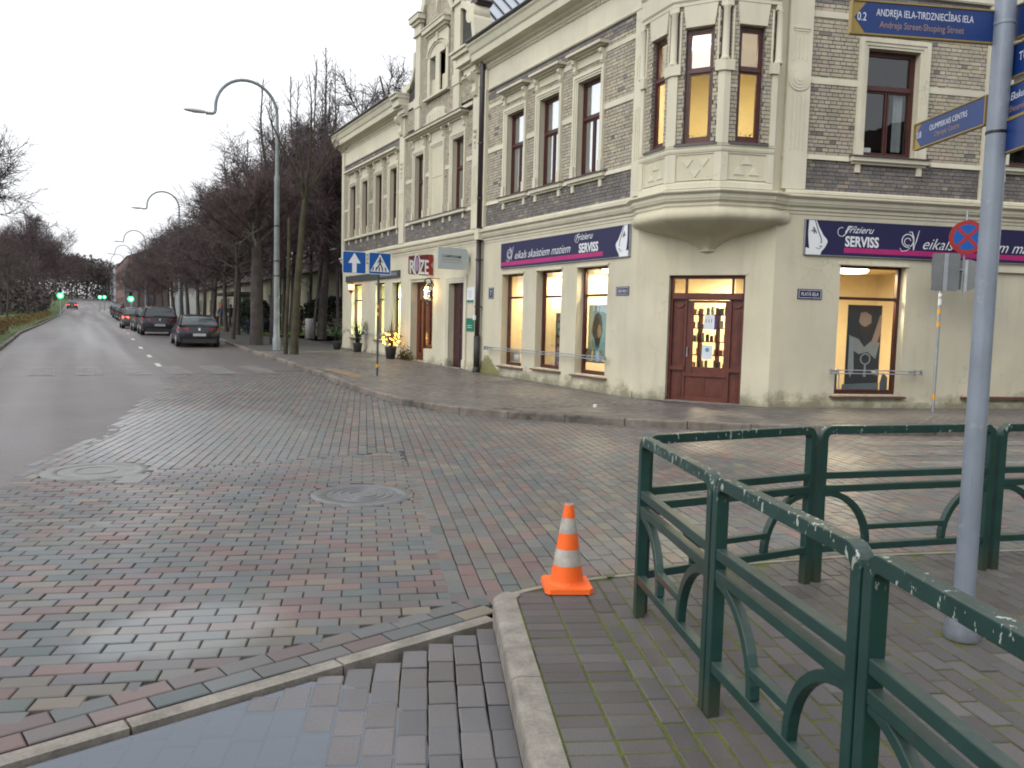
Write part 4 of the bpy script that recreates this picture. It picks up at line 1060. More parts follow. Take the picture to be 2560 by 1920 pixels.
# gable window pair with arched head
A_, B_ = 24.42, 26.16
gp_part('mullion', 25.11, 25.44, 9.05, 10.36, -.1, G6+.05)
gp_part('jamb', 24.42, 24.60, 9.05, 10.36, G6-.01, G6+.05); gp_part('jamb', 25.94, 26.14, 9.05, 10.36, G6-.01, G6+.05)
q = MB(); q.fp(FL, [(A_,10.36),(B_,10.36),(B_,10.85),(B_-.12,11.05),(A_+.12,11.05),(A_,10.85)], G6-.01, G6+.04); q.build('window_head', TRIM, house)
for r, w, dd in ((.80,.07,.09),(.62,.05,.08)):
    q = MB(); c = (A_+B_)/2; N = 20
    for k in range(N):
        t0, t1 = math.pi*k/N, math.pi*(k+1)/N
        P_ = [(c+rr*math.cos(t), 10.38+rr*.52*math.sin(t)) for rr, t in ((r,t0),(r+w,t0),(r+w,t1),(r,t1))]
        q.prism([FL(s,z,G6+.03) for s,z in P_], [FL(s,z,G6+dd) for s,z in P_])
    q.build('arch_mould', TRIM, house)
gp_part('keystone', 25.22, 25.34, 10.75, 11.1, G6+.03, G6+.10)
q = MB()
for z0, z1, p in ((11.02,11.08,.08),(11.08,11.16,.16),(11.16,11.30,.24),(11.30,11.34,.27)): q.fb(FL, A_+.2-p, B_-.15+p, z0, z1, G6-.01, G6+p)
q.build('hood_mould', TRIM, house)
gp_part('window_sill', A_-.15, B_+.12, 8.98, 9.05, G6-.01, G6+.16)
for a, b_ in GABW:
    sash_window(FL, a, b_, 9.05, 10.36, .2, 9.9, mull=False, curtain=None)
# cartouche with wavy shoulders above the long hood
ct = [(24.35,8.08),(26.2,8.08),(26.22,8.2),(26.05,8.26),(26.08,8.42),(25.9,8.55),(25.3,8.62),(24.7,8.55),(24.5,8.42),(24.52,8.28),(24.33,8.2)]
q = MB(); q.fp(FL, ct, G6-.01, G6+.10); q.build('cartouche', TRIM, house)
for k in range(5):
    q = MB(); x = 24.85+.22*k; q.fb(FL, x, x+.06, 8.2, 8.44, G6+.099, G6+.115); q.build('relief_stroke', TRIM, house)
# gable scrolls: swept curves standing proud
def stroke(F, pts, w, d0, d1, mb):
    P_ = [np.array(p, float) for p in pts]; A, Bq = [], []
    for i, p in enumerate(P_):
        t = P_[min(i+1,len(P_)-1)]-P_[max(i-1,0)]; t /= np.linalg.norm(t); nrm = np.array((-t[1], t[0]))
        ww = w[i] if isinstance(w, (list, tuple)) else w
        A.append(p+nrm*ww/2); Bq.append(p-nrm*ww/2)
    k = len(P_)
    v = [F(*a, d0) for a in A]+[F(*b_, d0) for b_ in Bq]+[F(*a, d1) for a in A]+[F(*b_, d1) for b_ in Bq]; fs = []
    for i in range(k-1):
        fs += [(i, i+1, 2*k+i+1, 2*k+i), (k+i, 3*k+i, 3*k+i+1, k+i+1), (2*k+i, 2*k+i+1, 3*k+i+1, 3*k+i), (i, k+i, k+i+1, i+1)]
    fs += [(0, 2*k, 3*k, k), (k-1, 2*k-1, 4*k-1, 3*k-1)]
    mb.add(v, fs)
for pts, w in (([(26.95,11.95),(26.62,12.05),(26.45,12.3),(26.38,12.7),(26.30,13.2),(26.05,13.75)], .28), ([(23.75,11.9),(24.05,11.45),(24.35,11.9),(24.35,12.6),(24.45,13.2)], .26),
               ([(22.42,9.75),(22.40,10.15),(22.52,10.6),(22.78,11.0),(23.1,11.2),(23.38,11.3)], .20), ([(27.22,10.9),(27.24,10.4),(27.42,10.05),(27.7,9.85),(28.0,9.8)], .16)):
    q = MB(); stroke(FL, pts, w, -.45, G6+.12, q); q.build('gable_scroll', TRIM, house)
q = MB(); q.lathe((0,0,0), [(.34,0),(.36,.05),(.36,.5),(.34,.55)], 24)
q.v = [(XL+.42-z-.02, 22.75+y*.8, 10.85+x*.8) for x, y, z in q.v]; smooth_angle(q.build('scroll_volute', TRIM, house))
q = MB(); q.lathe((0,0,0), [(.30,0),(.31,.52)], 20); q.v = [(XL+.44-z, 22.62+y*.85, 11.16+x*.36) for x, y, z in q.v]; q.build('volute_cover', BROWNM, house)
q = MB(); q.fp(FL, [(25.1,13.0),(25.45,13.0),(25.36,12.1),(25.29,11.7),(25.19,12.1)], G6, G6+.12); q.build('pendant', TRIM, house)

# ground floor: shop windows on the street side
def shop_window(F, a, b_, z0, z1, dep, tz, glass=GLASS, name='shop_window', W=None, sillm=True):
    W = W or WOODD; fw = .075; q = MB(); D0, D1 = -dep, -dep+.08
    q.fb(F, a, a+fw, z0, z1, D0, D1); q.fb(F, b_-fw, b_, z0, z1, D0, D1); q.fb(F, a+fw, b_-fw, z0, z0+.09, D0, D1); q.fb(F, a+fw, b_-fw, z1-.05, z1, D0, D1); q.fb(F, a+fw, b_-fw, tz-.03, tz+.03, D0, D1)
    w = q.build(name, W, house)
    for y0, y1 in ((z0+.09, tz-.03), (tz+.03, z1-.05)):
        q = MB(); q.add([F(a+fw,y0,D0+.03),F(b_-fw,y0,D0+.03),F(b_-fw,y1,D0+.03),F(a+fw,y1,D0+.03)], [(0,1,2,3)]); q.build('pane', glass, w)
    if sillm:
        q = MB(); q.hexa([F(a-.10,z0-.06,-dep),F(b_+.10,z0-.06,-dep),F(b_+.10,z0+.0,-dep),F(a-.10,z0+.0,-dep),F(a-.10,z0-.06,.10),F(b_+.10,z0-.06,.10),F(b_+.10,z0-.035,.10),F(a-.10,z0-.035,.10)]); q.build('sill', M('brown_sill', (0.12,0.055,0.045), .5), w)
    q = MB(); q.fb(F, a-.05, b_+.02, z1+.0, z1+.055, -.01, .035); q.build('lintel_mould', TRIM, w)
    return w
for a, b_, z0, z1, d in G_OPS[:3]: shop_window(FL, a, b_, z0, z1, d, 2.28)
for k, (a, b_, z0, z1, d) in enumerate(G_OPS[3:]):
    shop_window(FL, a, b_, z0, z1, d, 2.35, sillm=True)
for a, b_, z0, z1, d in R_OPS: shop_window(FR, a, b_, z0, z1, d, 2.26)
q = MB(); q.fb(FR, 4.42, 8.9, .20, .25, -.01, .09); q.build('long_sill', M('brown_sill'), house)
q = MB(); q.fb(FR, 4.95, 8.9, 2.9, 3.0, -.01, .08); q.build('blind_lintel', TRIM, house)
q = MB(); q.fb(FR, 5.0, 8.6, .26, 2.9, -.01, .012); q.build('blind_panel', CREAM, house)
q = MB(); q.fb(FL, 14.2, 22.95, -.1, .14, -.01, .045); q.fb(FL, 24.7, 25.5, -.1, .16, -.01, .045); q.fb(FL, 27.6, 36.1, 0, .3, -.01, .045); q.build('plinth', CREAM, house)
q = MB(); q.fb(FR, .0, 9.0, -.1, .13, -.01, .045); q.build('plinth', CREAM, house)
# shop interior: warm room shared by the five openings, seen through them
SHOPW = M('shop_wall_cream', (0.84, 0.72, 0.50), 0.9, 0.05, 1.0)
SHOPF = M('shop_floor', (0.22,0.15,0.10), .6)
rp = [(XL+.30, 21.3), (XL+.30, 14.3), (12.45, 12.15), FR(4.6,0,-.3)[:2], FR(4.6,0,-3.3)[:2], (14.2, 14.8), (14.2, 21.3)]
# ring walls leave gaps only where the facade openings are: build the back walls, floor, ceiling
q = MB(); lo = [(x,y,.12) for x,y in rp]; hi = [(x,y,3.0) for x,y in rp]; k = len(rp)
q.add(lo+hi, [(3,4,k+4,k+3),(4,5,k+5,k+4),(5,6,k+6,k+5),(6,0,k,k+6)]); q.add(hi, [tuple(range(k))]); q.build('shop_interior', SHOPW, house)
q = MB(); q.add(lo, [tuple(range(k))]); q.build('shop_floor', SHOPF, house)
q = MB()
for y in (20.95, 19.06, 17.15): q.box(XL+.33, 13.2, y, y+.06, .12, 2.98)
q.build('window_partition', SHOPW, house)
WL = (1, .80, .50)
for x, y, pw, lb in ((11.35,16.14,34,'white ceiling lamp in the third street window, the upper of its pair'),(11.85,16.85,34,'white ceiling lamp in the third street window, the lower of its pair'),(11.85,18.8,62,'white ceiling lamp seen through the middle street window of the salon shop'),(12.3,20.3,80,'white ceiling lamp behind the first street window beside the downpipe'),(13.0,14.9,130,'ceiling lamp deeper in the shop behind the corner door')):
    ceiling_lamp(x, y, 2.97, .17 if y < 17 else .2, pw, lb, WL)
c = FR(2.35,0,-.95); ceiling_lamp(c[0], c[1], 2.93, .33, 115, 'wide white ceiling lamp behind the side-street window with the dark poster', WL)
# Frames for the flower shop end
FLW = M('pale_green_room', (0.80,0.82,0.55), .9, .05)
q = MB(); rp = [(XL+.3,36.0),(XL+.3,28.0),(12.6,28.0),(12.6,36.0)]; lo = [(x,y,.3) for x,y in rp]; hi = [(x,y,3.1) for x,y in rp]
q.add(lo+hi, [(1,2,6,5),(2,3,7,6),(3,0,4,7),(4,5,6,7),(0,1,2,3)]); q.build('flower_shop_interior', FLW, house)
lamp_area('room_light', (11.8, 30.2, 3.0), 1.2, 190, (1,1,.70), house); lamp_area('room_light', (11.8, 33.6, 3.0), 1.2, 190, (1,1,.70), house)
# roze doorway: wooden glazed door with side light
a, b_, z0, z1, d = D_OPS[0]
q = MB(); D0 = -.30; fw = .09
for x0, x1, y0, y1 in ((a,a+fw,z0,z1),(b_-fw,b_,z0,z1),(a+fw,b_-fw,z1-.12,z1),(26.35,26.45,z0,z1-.12),(a+fw,26.35,.62,.72),(a+fw,26.35,2.25,2.33),(26.45,b_-fw,z0,z0+.28),(26.45,b_-fw,2.25,2.33),(26.90,26.98,z0+.28,2.25),(26.45,26.55,.41,2.25),(27.3,b_-fw,.41,2.25)):
    q.fb(FL, x0, x1, y0, y1, D0, D0+.08)
q.fb(FL, a+fw, 26.35, z0, .62, D0, D0+.03)
dr = q.build('glazed_door', WOOD, house)
q = MB(); q.add([FL(a+fw,.7,D0+.03),FL(b_-fw,.7,D0+.03),FL(b_-fw,z1-.1,D0+.03),FL(a+fw,z1-.1,D0+.03)], [(0,1,2,3)]); q.build('pane', GLASS, dr)
q = MB(); q.fb(FL, a, 26.4, z0, .58, -.28, -.02); q.build('display_base', CREAM, house)
q = MB(); rp = [(XL+.32,27.9),(XL+.32,25.4),(12.8,25.4),(12.8,27.9)]; lo = [(x,y,.13) for x,y in rp]; hi = [(x,y,2.95) for x,y in rp]
q.add(lo+hi, [(1,2,6,5),(2,3,7,6),(3,0,4,7),(4,5,6,7),(0,1,2,3)]); q.build('hall_interior', M('brown_hall', (0.30,0.20,0.12), .8), house)
lamp_area('room_light', (11.9,26.6,2.85), .5, 26, (1,.7,.4), house)
# plain dark door with moulded frame
a, b_, z0, z1, d = D_OPS[1]
q = MB(); q.fb(FL, a, b_, z0, z1, -.235, -.18); dd = q.build('entrance_door', M('dark_maroon_door', (0.045,0.013,0.014), .4, .2, 4), house)
for x0, x1 in ((a+.1,a+.5),(a+.62,b_-.1)):
    for y0, y1 in ((z0+.15,1.0),(1.15,2.0),(2.15,z1-.1)):
        q = MB(); q.fb(FL, x0, x1, y0, y1, -.18, -.165); q.build('door_panel', M('dark_maroon_door'), dd)
surround(FL, a, b_, .08, 2.79, w=.25, d=.06)
q = MB(); q.fb(FL, a-.05, b_+.3, -.02, .10, -.22, .12); q.build('doorstep', KERBM, house)
# surround of the glazed door
q = MB(); q.fb(FL, 27.55, 27.75, .13, 3.02, -.01, .03); q.fb(FL, 25.5, 27.75, 3.02, 3.08, -.01, .05); q.build('door_trim', TRIM, house)

# corner door
q = MB(); a, b_ = .73, 2.32; D = -.22
for x0, x1, z0, z1, d0, d1 in ((a,a+.06,0,2.67,D,D+.10),(b_-.06,b_,0,2.67,D,D+.10),(a+.06,b_-.06,2.60,2.67,D,D+.10),(a+.06,b_-.06,2.18,2.30,D,D+.13),(a+.06,b_-.06,2.16,2.18,D,D+.10),
                              (1.06,1.10,0,2.16,D,D+.09),(2.0,2.04,0,2.16,D,D+.09),(a+.06,1.06,.0,2.16,D,D+.04),(2.04,b_-.06,0,2.16,D,D+.04),
                              (a+.04,1.08,.66,.74,D+.03,D+.12),(2.03,b_-.04,.66,.74,D+.03,D+.12),(1.04,1.08,2.30,2.60,D,D+.08),(2.02,2.06,2.30,2.60,D,D+.08)):
    q.fb(FC, x0, x1, z0, z1, d0, d1)
fd = q.build('door_frame', WOOD, house)
for x0, x1 in ((a+.10,1.02),(2.08,b_-.10)):
    for z0, z1 in ((.10,.60),(.82,1.95)):
        q = MB(); q.fb(FC, x0, x1, z0, z1, D+.04, D+.055); q.fb(FC, x0+.04, x1-.04, z0+.05, z1-.05, D+.055, D+.065); q.build('raised_panel', WOOD, fd)
    q = MB(); c = (x0+x1)/2; q.fp(FC, [(c-.11,2.08)]+[(c+.11*math.cos(math.pi+math.pi*k/8), 2.08+.09*math.sin(math.pi+math.pi*k/8)) for k in range(9)]+[(c+.11,2.08)], D+.04, D+.08); q.build('carved_swag', WOOD, fd)
for x0, x1 in ((a+.06,1.04),(1.08,2.02),(2.06,b_-.06)):
    q = MB(); q.add([FC(x0,2.30,D+.03),FC(x1,2.30,D+.03),FC(x1,2.60,D+.03),FC(x0,2.60,D+.03)], [(0,1,2,3)]); q.build('transom_pane', GLASS, fd)
q = MB()
for x0, x1, z0, z1, d1 in ((1.10,1.235,.02,2.15,.06),(1.905,2.0,.02,2.15,.06),(1.235,1.905,2.10,2.15,.06),(1.235,1.905,.02,.74,.045)): q.fb(FC, x0, x1, z0, z1, D+.01, D+d1)
q.fb(FC, 1.10, 2.0, .54, .61, D+.045, D+.10); q.fb(FC, 1.10, 2.0, .0, .10, D+.045, D+.075)
dl = q.build('corner_door', WOOD, house)
for x0, x1 in ((1.14,1.53),(1.57,1.96)):
    q = MB(); q.fb(FC, x0, x1, .13, .50, D+.045, D+.058); q.fb(FC, x0+.04, x1-.04, .17, .46, D+.058, D+.068); q.build('raised_panel', WOOD, dl)
q = MB(); q.add([FC(1.235,.74,D+.03),FC(1.905,.74,D+.03),FC(1.905,2.10,D+.03),FC(1.235,2.10,D+.03)], [(0,1,2,3)]); q.build('door_pane', GLASS, dl)
q = MB(); q.tube([FC(1.14,.95,D+.06),FC(1.14,.95,D+.11),FC(1.14,1.15,D+.11),FC(1.14,1.15,D+.06)], .012, 8); q.build('door_handle', GALV, dl)
q = MB(); q.fb(FC, .65, 2.40, -.03, .01, -.2, .05); q.build('threshold', KERBM, house)
q = MB(); q.fb(FC, .61, .73, 0, 2.72, -.01, .018); q.fb(FC, .73, 2.36, 2.67, 2.72, -.01, .018); q.build('door_trim', CREAM, house)
# roof
q = MB()
sl = (12.6-9.72)/5.0
def rq(y0, y1, xa): q.add([(xa,y0,9.72+sl*(xa-XL+.5)),(xa,y1,9.72+sl*(xa-XL+.5)),(XL+4.5,y1,12.6),(XL+4.5,y0,12.6)], [(0,1,2,3)])
rq(36.4, 28.6, XL-.5); rq(28.6, 22.0, XL+.5); rq(22.0, 16.5, XL-.5)
q.add([(XL-.5,16.5,9.72),(XL-.5,14.0,9.72),(12.1,11.35,9.72),FR(9.0,9.72,.5),(XL+4.5,16.5,12.6),(15.8,15.6,12.6),FR(9.0,12.6,-4.0)], [(0,1,4),(1,2,5,4),(2,3,6,5)])
q.add([(19,36.4,12.4),(19,20,12.4),(XL+4.5,36.4,12.6),(XL+4.5,16.5,12.6)], [(0,1,3,2)])
q.add([(XL-.5,36.4,9.72),(XL+4.5,36.4,12.6),(19,36.4,9.7)], [(0,1,2)])
q.build('roof', ROOFM, house)
q = MB(); LR = M('light_roof_sheet', (0.42,0.47,0.53), .25, .08, 2, metal=.6)
q.add([(11.2,22.4,10.6),(16.4,22.4,10.6),(16.4,25.2,12.9),(11.2,25.2,12.9),(11.2,28.0,10.6),(16.4,28.0,10.6)], [(0,1,2,3),(3,2,5,4)]); cg = q.build('gable_roof', LR, house)
for k in range(10):
    x = 11.4+.54*k; q = MB(); q.hexa([(x,22.4,10.6),(x+.03,22.4,10.6),(x+.03,25.2,12.9),(x,25.2,12.9),(x,22.4,10.65),(x+.03,22.4,10.65),(x+.03,25.2,12.95),(x,25.2,12.95)]); q.build('standing_seam', ROOFM, cg)
q = MB(); q.box(11.2, 16.2, 22.55, 27.8, 9.7, 10.58); q.build('gable_cheek', BROWNM, house)
for (x, y, z, lab) in ((11.35,21.75,9.75,0),(11.2,28.35,9.95,1)):
    q = MB(); q.box(x-.22, x+.22, y-.22, y+.22, z-.6, z+.25); o = q.build('chimney', TRIM if lab == 0 else ROOFM, house)
    q = MB(); q.lathe((x,y,z+.25), [(.10,0),(.26,.02),(.28,.08),(.2,.15),(.06,.18),(.06,.62)], 16); q.build('chimney_cowl', ROOFM, o)
# ------------------------------------------------------------------ lettering
def text_part(txt, F, s, z, d, size, mat, parent, sx=1.0, shear=0.0, bold=0.0, depth=.002, align='LEFT', name='lettering', mirror=False, rot=0.0):
    cu = bpy.data.curves.new('t', 'FONT'); cu.body = txt; cu.size = size; cu.shear = shear; cu.offset = bold; cu.extrude = depth/2; cu.resolution_u = 3
    cu.align_x = align
    to = bpy.data.objects.new('t', cu); COL.objects.link(to); bpy.context.view_layer.update()
    me = bpy.data.meshes.new_from_object(to.evaluated_get(bpy.context.evaluated_depsgraph_get()))
    bpy.data.objects.remove(to); c_, s_ = math.cos(rot), math.sin(rot)
    for v in me.vertices:
        x, y = v.co.x*sx, v.co.y; x, y = x*c_-y*s_, x*s_+y*c_
        if mirror: x = -x
        v.co = F(s+x, z+y, d+v.co.z)
    if mirror: me.flip_normals()
    me.materials.clear(); me.materials.append(mat); me.name = name
    return link(name, me, parent)
NAVY = M('navy_sign', (0.012,0.010,0.062), .5, .08, 2); PINK = M('magenta_stripe', (0.40,0.018,0.15), .5, .08, 3)
LETT = M('white_lettering', (0.72,0.74,0.77), .5, .03); GREYL = M('grey_lettering', (0.30,0.30,0.33), .5, .05)
def local(F0):      # text is laid out left to right as seen from the street; for the street side s runs the other way
    return F0
class FlipF:
    def __init__(s, F, s0): s.F = F; s.s0 = s0
    def __call__(s, a, z, d=0.0): return s.F(s.s0 - a, z, d)
FLf = FlipF(FL, 20.51)      # a=0 at the left end of the salon sign as seen from the street
def swirl(F, pts, w, d, mat, parent, name='script_flourish'):
    q = MB(); stroke(F, pts, w, d, d+.003, q); return q.build(name, mat, parent)
def arc_pts(cx, cz, r, a0, a1, n=14, ry=None): return [(cx+r*math.cos(a0+(a1-a0)*k/n), cz+(ry or r)*math.sin(a0+(a1-a0)*k/n)) for k in range(n+1)]
def script_V(F, x, z, h, d, parent):
    swirl(F, arc_pts(x, z+.45*h, .30*h, math.pi*1.6, math.pi*-.35, 16), [.018]*17, d, LETT, parent)
    swirl(F, arc_pts(x, z+.40*h, .17*h, math.pi*1.7, math.pi*.1, 12), [.014]*13, d, LETT, parent)
    swirl(F, [(x+.05*h,z+.85*h),(x+.20*h,z+.86*h),(x+.30*h,z+.6*h),(x+.33*h,z+.02*h),(x+.45*h,z+.45*h),(x+.58*h,z+.95*h)], [.012,.02,.03,.03,.018,.012], d, LETT, parent)
    swirl(F, [(x-.38*h,z+.10*h),(x-.30*h,z-.05*h),(x-.05*h,z-.02*h),(x+.15*h,z+.12*h)], .012, d, LETT, parent)
def face_logo(F, x, z0, H, d, parent, flip=False):
    k = -1 if flip else 1
    W = .50
    def P_(l): return [(x+k*a*W, z0+b_*H) for a, b_ in l]
    q = MB(); q.fp(F, P_([(.10,1.0),(.42,1.0),(.55,.80),(.68,.66),(.74,.58),(.92,.45),(.95,.38),(.88,.26),(.80,.18),(.70,.10),(.66,.0),(.0,.0),(.0,.20),(.16,.17),(.12,.35),(.08,.6)]), d, d+.003); q.build('face_profile', LETT, parent)
    for pts, w in (([(.36,1.0),(.50,.72),(.66,.48),(.68,.36)], .018), ([(.30,.80),(.45,.62)], .02), ([(.20,.68),(.30,.69),(.36,.66)], .018), ([(.28,.76),(.33,.62)], .012), ([(.34,.74),(.36,.60)], .010), ([(.45,.2),(.58,.17),(.70,.22)], .010), ([(.60,.25),(.72,.25)], .016), ([(.62,.35),(.70,.36)], .012), ([(.10,.22),(.06,.5),(.05,1.0)], .02)):
        q = MB(); stroke(F, P_(pts), w, d+.003, d+.006, q); q.build('face_line', NAVY, parent)
def salon_sign(F, L, label, street):
    t = thing('shop_sign', label, 'shop sign', F(L/2, 3.1, 0), 'salon fascia signs'); inv = Vector(t.location)
    class G:
        def __call__(s, a, z, d=0.0): p = F(a, z, d); return (p[0]-inv.x, p[1]-inv.y, p[2]-inv.z)
    g = G(); z0, z1 = 3.105, 3.79
    q = MB(); q.fb(g, 0, L, z0, z1, .0, .045); q.build('sign_board', NAVY, t)
    q = MB(); q.fb(g, -.006, L+.006, z1, z1+.012, 0, .055); q.fb(g, -.006, L+.006, z0-.012, z0, 0, .055); q.fb(g, -.012, 0, z0, z1, 0, .055); q.fb(g, L, L+.012, z0, z1, 0, .055); q.build('sign_edge', GALV, t)
    if street:
        q = MB(); q.fb(g, .0, L-1.0, z0+.06, z0+.165, .045, .048); q.build('pink_stripe', PINK, t)
        script_V(g, .48, 3.30, .40, .046, t)
        text_part('eikals skaistiem matiem', g, .78, 3.33, .046, .31, LETT, t, sx=.97, shear=.45, bold=-.002)
        text_part('Frizieru', g, L-2.18, 3.60, .046, .22, LETT, t, sx=1.05, shear=.5)
        text_part('SERVISS', g, L-2.02, 3.30, .046, .30, LETT, t, sx=.82, bold=.008)
        swirl(g, arc_pts(L-2.12, 3.64, .09, math.pi*.4, math.pi*2.1), .01, .046, LETT, t)
        face_logo(g, L-.03, z0, z1-z0, .045, t, True)
    else:
        q = MB(); q.fb(g, 1.48-.61, L, z0+.06, z0+.165, .045, .048); q.build('pink_stripe', PINK, t)
        face_logo(g, .02, z0, z1-z0, .045, t)
        text_part('Frizieru', g, .86, 3.57, .046, .20, LETT, t, sx=1.02, shear=.5)
        swirl(g, arc_pts(.80, 3.58, .09, math.pi*.4, math.pi*2.1), .011, .046, LETT, t)
        swirl(g, [(.83,3.50),(.90,3.56),(.97,3.68),(1.12,3.70)], .012, .046, LETT, t)
        text_part('SERVISS', g, .885, 3.30, .046, .285, LETT, t, sx=.80, bold=.008)
        script_V(g, 2.30, 3.27, .44, .046, t)
        text_part('eikals skaistiem matiem', g, 2.62, 3.31, .046, .33, LETT, t, sx=1.0, shear=.45, bold=-.002)
salon_sign(FLf, 6.05, 'long navy salon sign with pink stripe and white face at its right end', True)
FRs = FlipF(FR, 0)
def FRo(a, z, d=0.0): return FR(.61+a, z, d)
salon_sign(FRo, 6.2, 'navy salon sign above the side-street window, white face at its left end', False)

def plate(F, a, b_, z0, z1, label, txt, size, name='street_name_plate', cat='street sign', col=None, tcol=None, grp=None, sx=.75):
    t = thing(name, label, cat, F((a+b_)/2, (z0+z1)/2, 0), grp); inv = Vector(t.location)
    g = lambda s_, z, d=0.0: tuple(Vector(F(s_, z, d))-inv)
    q = MB(); q.fb(g, a, b_, z0, z1, 0.0, .02); q.build('plate', col or M('plate_navy', (0.018,0.02,0.075), .35), t)
    if name != 'notice_plate':
        q = MB(); e = .008
        for x0,x1,y0,y1 in ((a+.02,b_-.02,z1-.02-e,z1-.02),(a+.02,b_-.02,z0+.02,z0+.02+e),(a+.02,a+.02+e,z0+.02,z1-.02),(b_-.02-e,b_-.02,z0+.02,z1-.02)): q.fb(g, x0,x1,y0,y1,.02,.022)
        q.build('plate_border', LETT, t)
    if txt: text_part(txt, g, (a+b_)/2, z0+(z1-z0-size*.7)/2, .021, size, tcol or LETT, t, sx=sx, align='CENTER')
    return t
FLg = lambda s_, z, d=0.0: FL(-s_, z, d)
plate(FLg, -14.93, -14.46, 2.25, 2.44, 'small navy street name plate on the street front beside the chamfered corner', 'LIELĀ IELA', .095, grp='street name plates')
plate(FR, .53, 1.06, 2.21, 2.41, 'small navy street name plate between the corner door and the side-street window', 'PLATĀ IELA', .10, grp='street name plates')
plate(FLg, -21.32, -21.02, 2.26, 2.58, 'small navy house number plate right of the brown downpipe', '7', .22, 'house_number_plate', 'number plate')
t = plate(FLg, -22.88, -22.28, 2.15, 2.62, 'white notice plate with green foot left of the downpipe, above the green one', '', .1, 'notice_plate', 'sign', WHITE, grp='notice plates beside the dark door')
GREENS = M('green_sign', (0.0,0.16,0.085), .4, .05)
inv = Vector(t.location); g = lambda s_, z, d=0.0: tuple(Vector(FLg(s_, z, d))-inv)
q = MB(); q.fb(g, -22.86, -22.30, 2.16, 2.23, .02, .023); q.build('green_foot', GREENS, t)
for k in range(4):
    q = MB(); q.fb(g, -22.72, -22.45, 2.32+.06*k, 2.335+.06*k, .02, .022); q.build('text_line', GREYL, t)
t = plate(FLg, -22.88, -22.28, 1.27, 1.67, 'solid green notice plate left of the downpipe, below the white one', '', .1, 'notice_plate', 'sign', GREENS, grp='notice plates beside the dark door')
inv = Vector(t.location)
q = MB(); [q.fb(g, -22.74, -22.42, z, z+.014, .02, .022) for z in (1.38,1.44)]; q.build('text_line', LETT, t)
# projecting light boxes
FP = lambda y, x0: (lambda s_, z, d=0.0: (x0+s_, y-d, z))      # seen from the camera side
t = thing('projecting_sign', 'pale projecting sign reading COMPENSA above the dark entrance door', 'shop sign', (9.65, 22.66, 3.15))
gg_ = lambda s_, z, d=0.0: (s_, -d, z)
q = MB(); n = 10; poly_ = [(0,0),(.88,0)]+[(.88+.15*math.sin(math.pi*k/n), .32-.32*math.cos(math.pi*k/n)) for k in range(1,n)]+[(.88,.64),(0,.64)]
q.fp(gg_, poly_, -.06, .06); q.build('light_box', M('pale_blue_box', (0.42,0.47,0.47), .45, .05), t)
q = MB(); q.fb(gg_, .95, 1.1, .25, .40, -.02, .02); q.build('wall_arm', GALV, t)
TEXTG = M('dark_green_lettering', (0.03,0.09,0.07), .5)
text_part('COMPENSA', gg_, .13, .34, .061, .115, TEXTG, t, sx=.87, bold=.003)
text_part('VIENNA INSURANCE GROUP', gg_, .13, .185, .061, .058, GREYL, t, sx=.86)
q = MB(); q.fb(gg_, .13, .76, .275, .287, .06, .063); q.build('red_line', M('dull_red', (0.25,0.06,0.07), .5), t)
q = MB(); q.fp(gg_, [(.64,.34),(.77,.34),(.76,.38),(.74,.42),(.72,.39),(.705,.43),(.69,.39),(.665,.41)], .06, .064); q.build('tree_emblem', TEXTG, t)
t = thing('projecting_sign', 'projecting sign with tall white ROZE letters on dark red, over the flower shop door', 'shop sign', (9.86, 25.62, 3.06))
REDS = M('crimson_sign', (0.25,0.012,0.022), .4, .1); REDD = M('dark_red_sign', (0.13,0.022,0.035), .45, .1)
q = MB(); q.fp(gg_, [(.02,.05),(.70,.02),(.72,.10),(.86,.04),(.88,.25),(.80,.38),(.88,.52),(.86,.74),(.66,.74),(.02,.64)], -.05, .05); q.build('sign_body', REDD, t)
q = MB(); q.fp(gg_, [(.68,.04),(.86,.05),(.87,.25),(.80,.38),(.87,.52),(.85,.73),(.70,.73)], .05, .058); q.build('red_panel', REDS, t)
text_part('R', gg_, .01, .08, .055, .62, LETT, t, sx=.52, bold=.012, depth=.03)
text_part('ZE', gg_, .36, .07, .055, .68, LETT, t, sx=.45, bold=.012, depth=.03)
q = MB(); stroke(gg_, arc_pts(.29,.36,.10,0,2*math.pi,20,.34), .03, .05, .075, q); q.build('letter_o', LETT, t)
q = MB(); q.fp(gg_, arc_pts(.285,.38,.07,0,2*math.pi,18,.24)[:-1], .05, .058); q.build('lilac_oval', M('lilac_oval', (0.42,0.32,0.52), .5), t)
# dark fascia board over the far windows
t = thing('fascia_board', 'long dark teal board above the far shop windows', 'shop sign', FL(32, 3.25, 0)); inv = Vector(t.location)
g = lambda s_, z, d=0.0: tuple(Vector(FL(s_, z, d))-inv)
q = MB(); q.fb(g, 28.72, 35.45, 3.16, 3.42, 0, .08); q.build('board', M('dark_teal_board', (0.045,0.055,0.06), .5, .1), t)
gF = lambda s_, z, d=0.0: g(32.2-s_, z, d)
q = MB(); [q.fb(g, 29.0+.17*k, 29.08+.17*k, 3.24, 3.35, .08, .083) for k in range(12)]; q.build('board_pattern', GREYL, t)['kind'] = 'stuff'
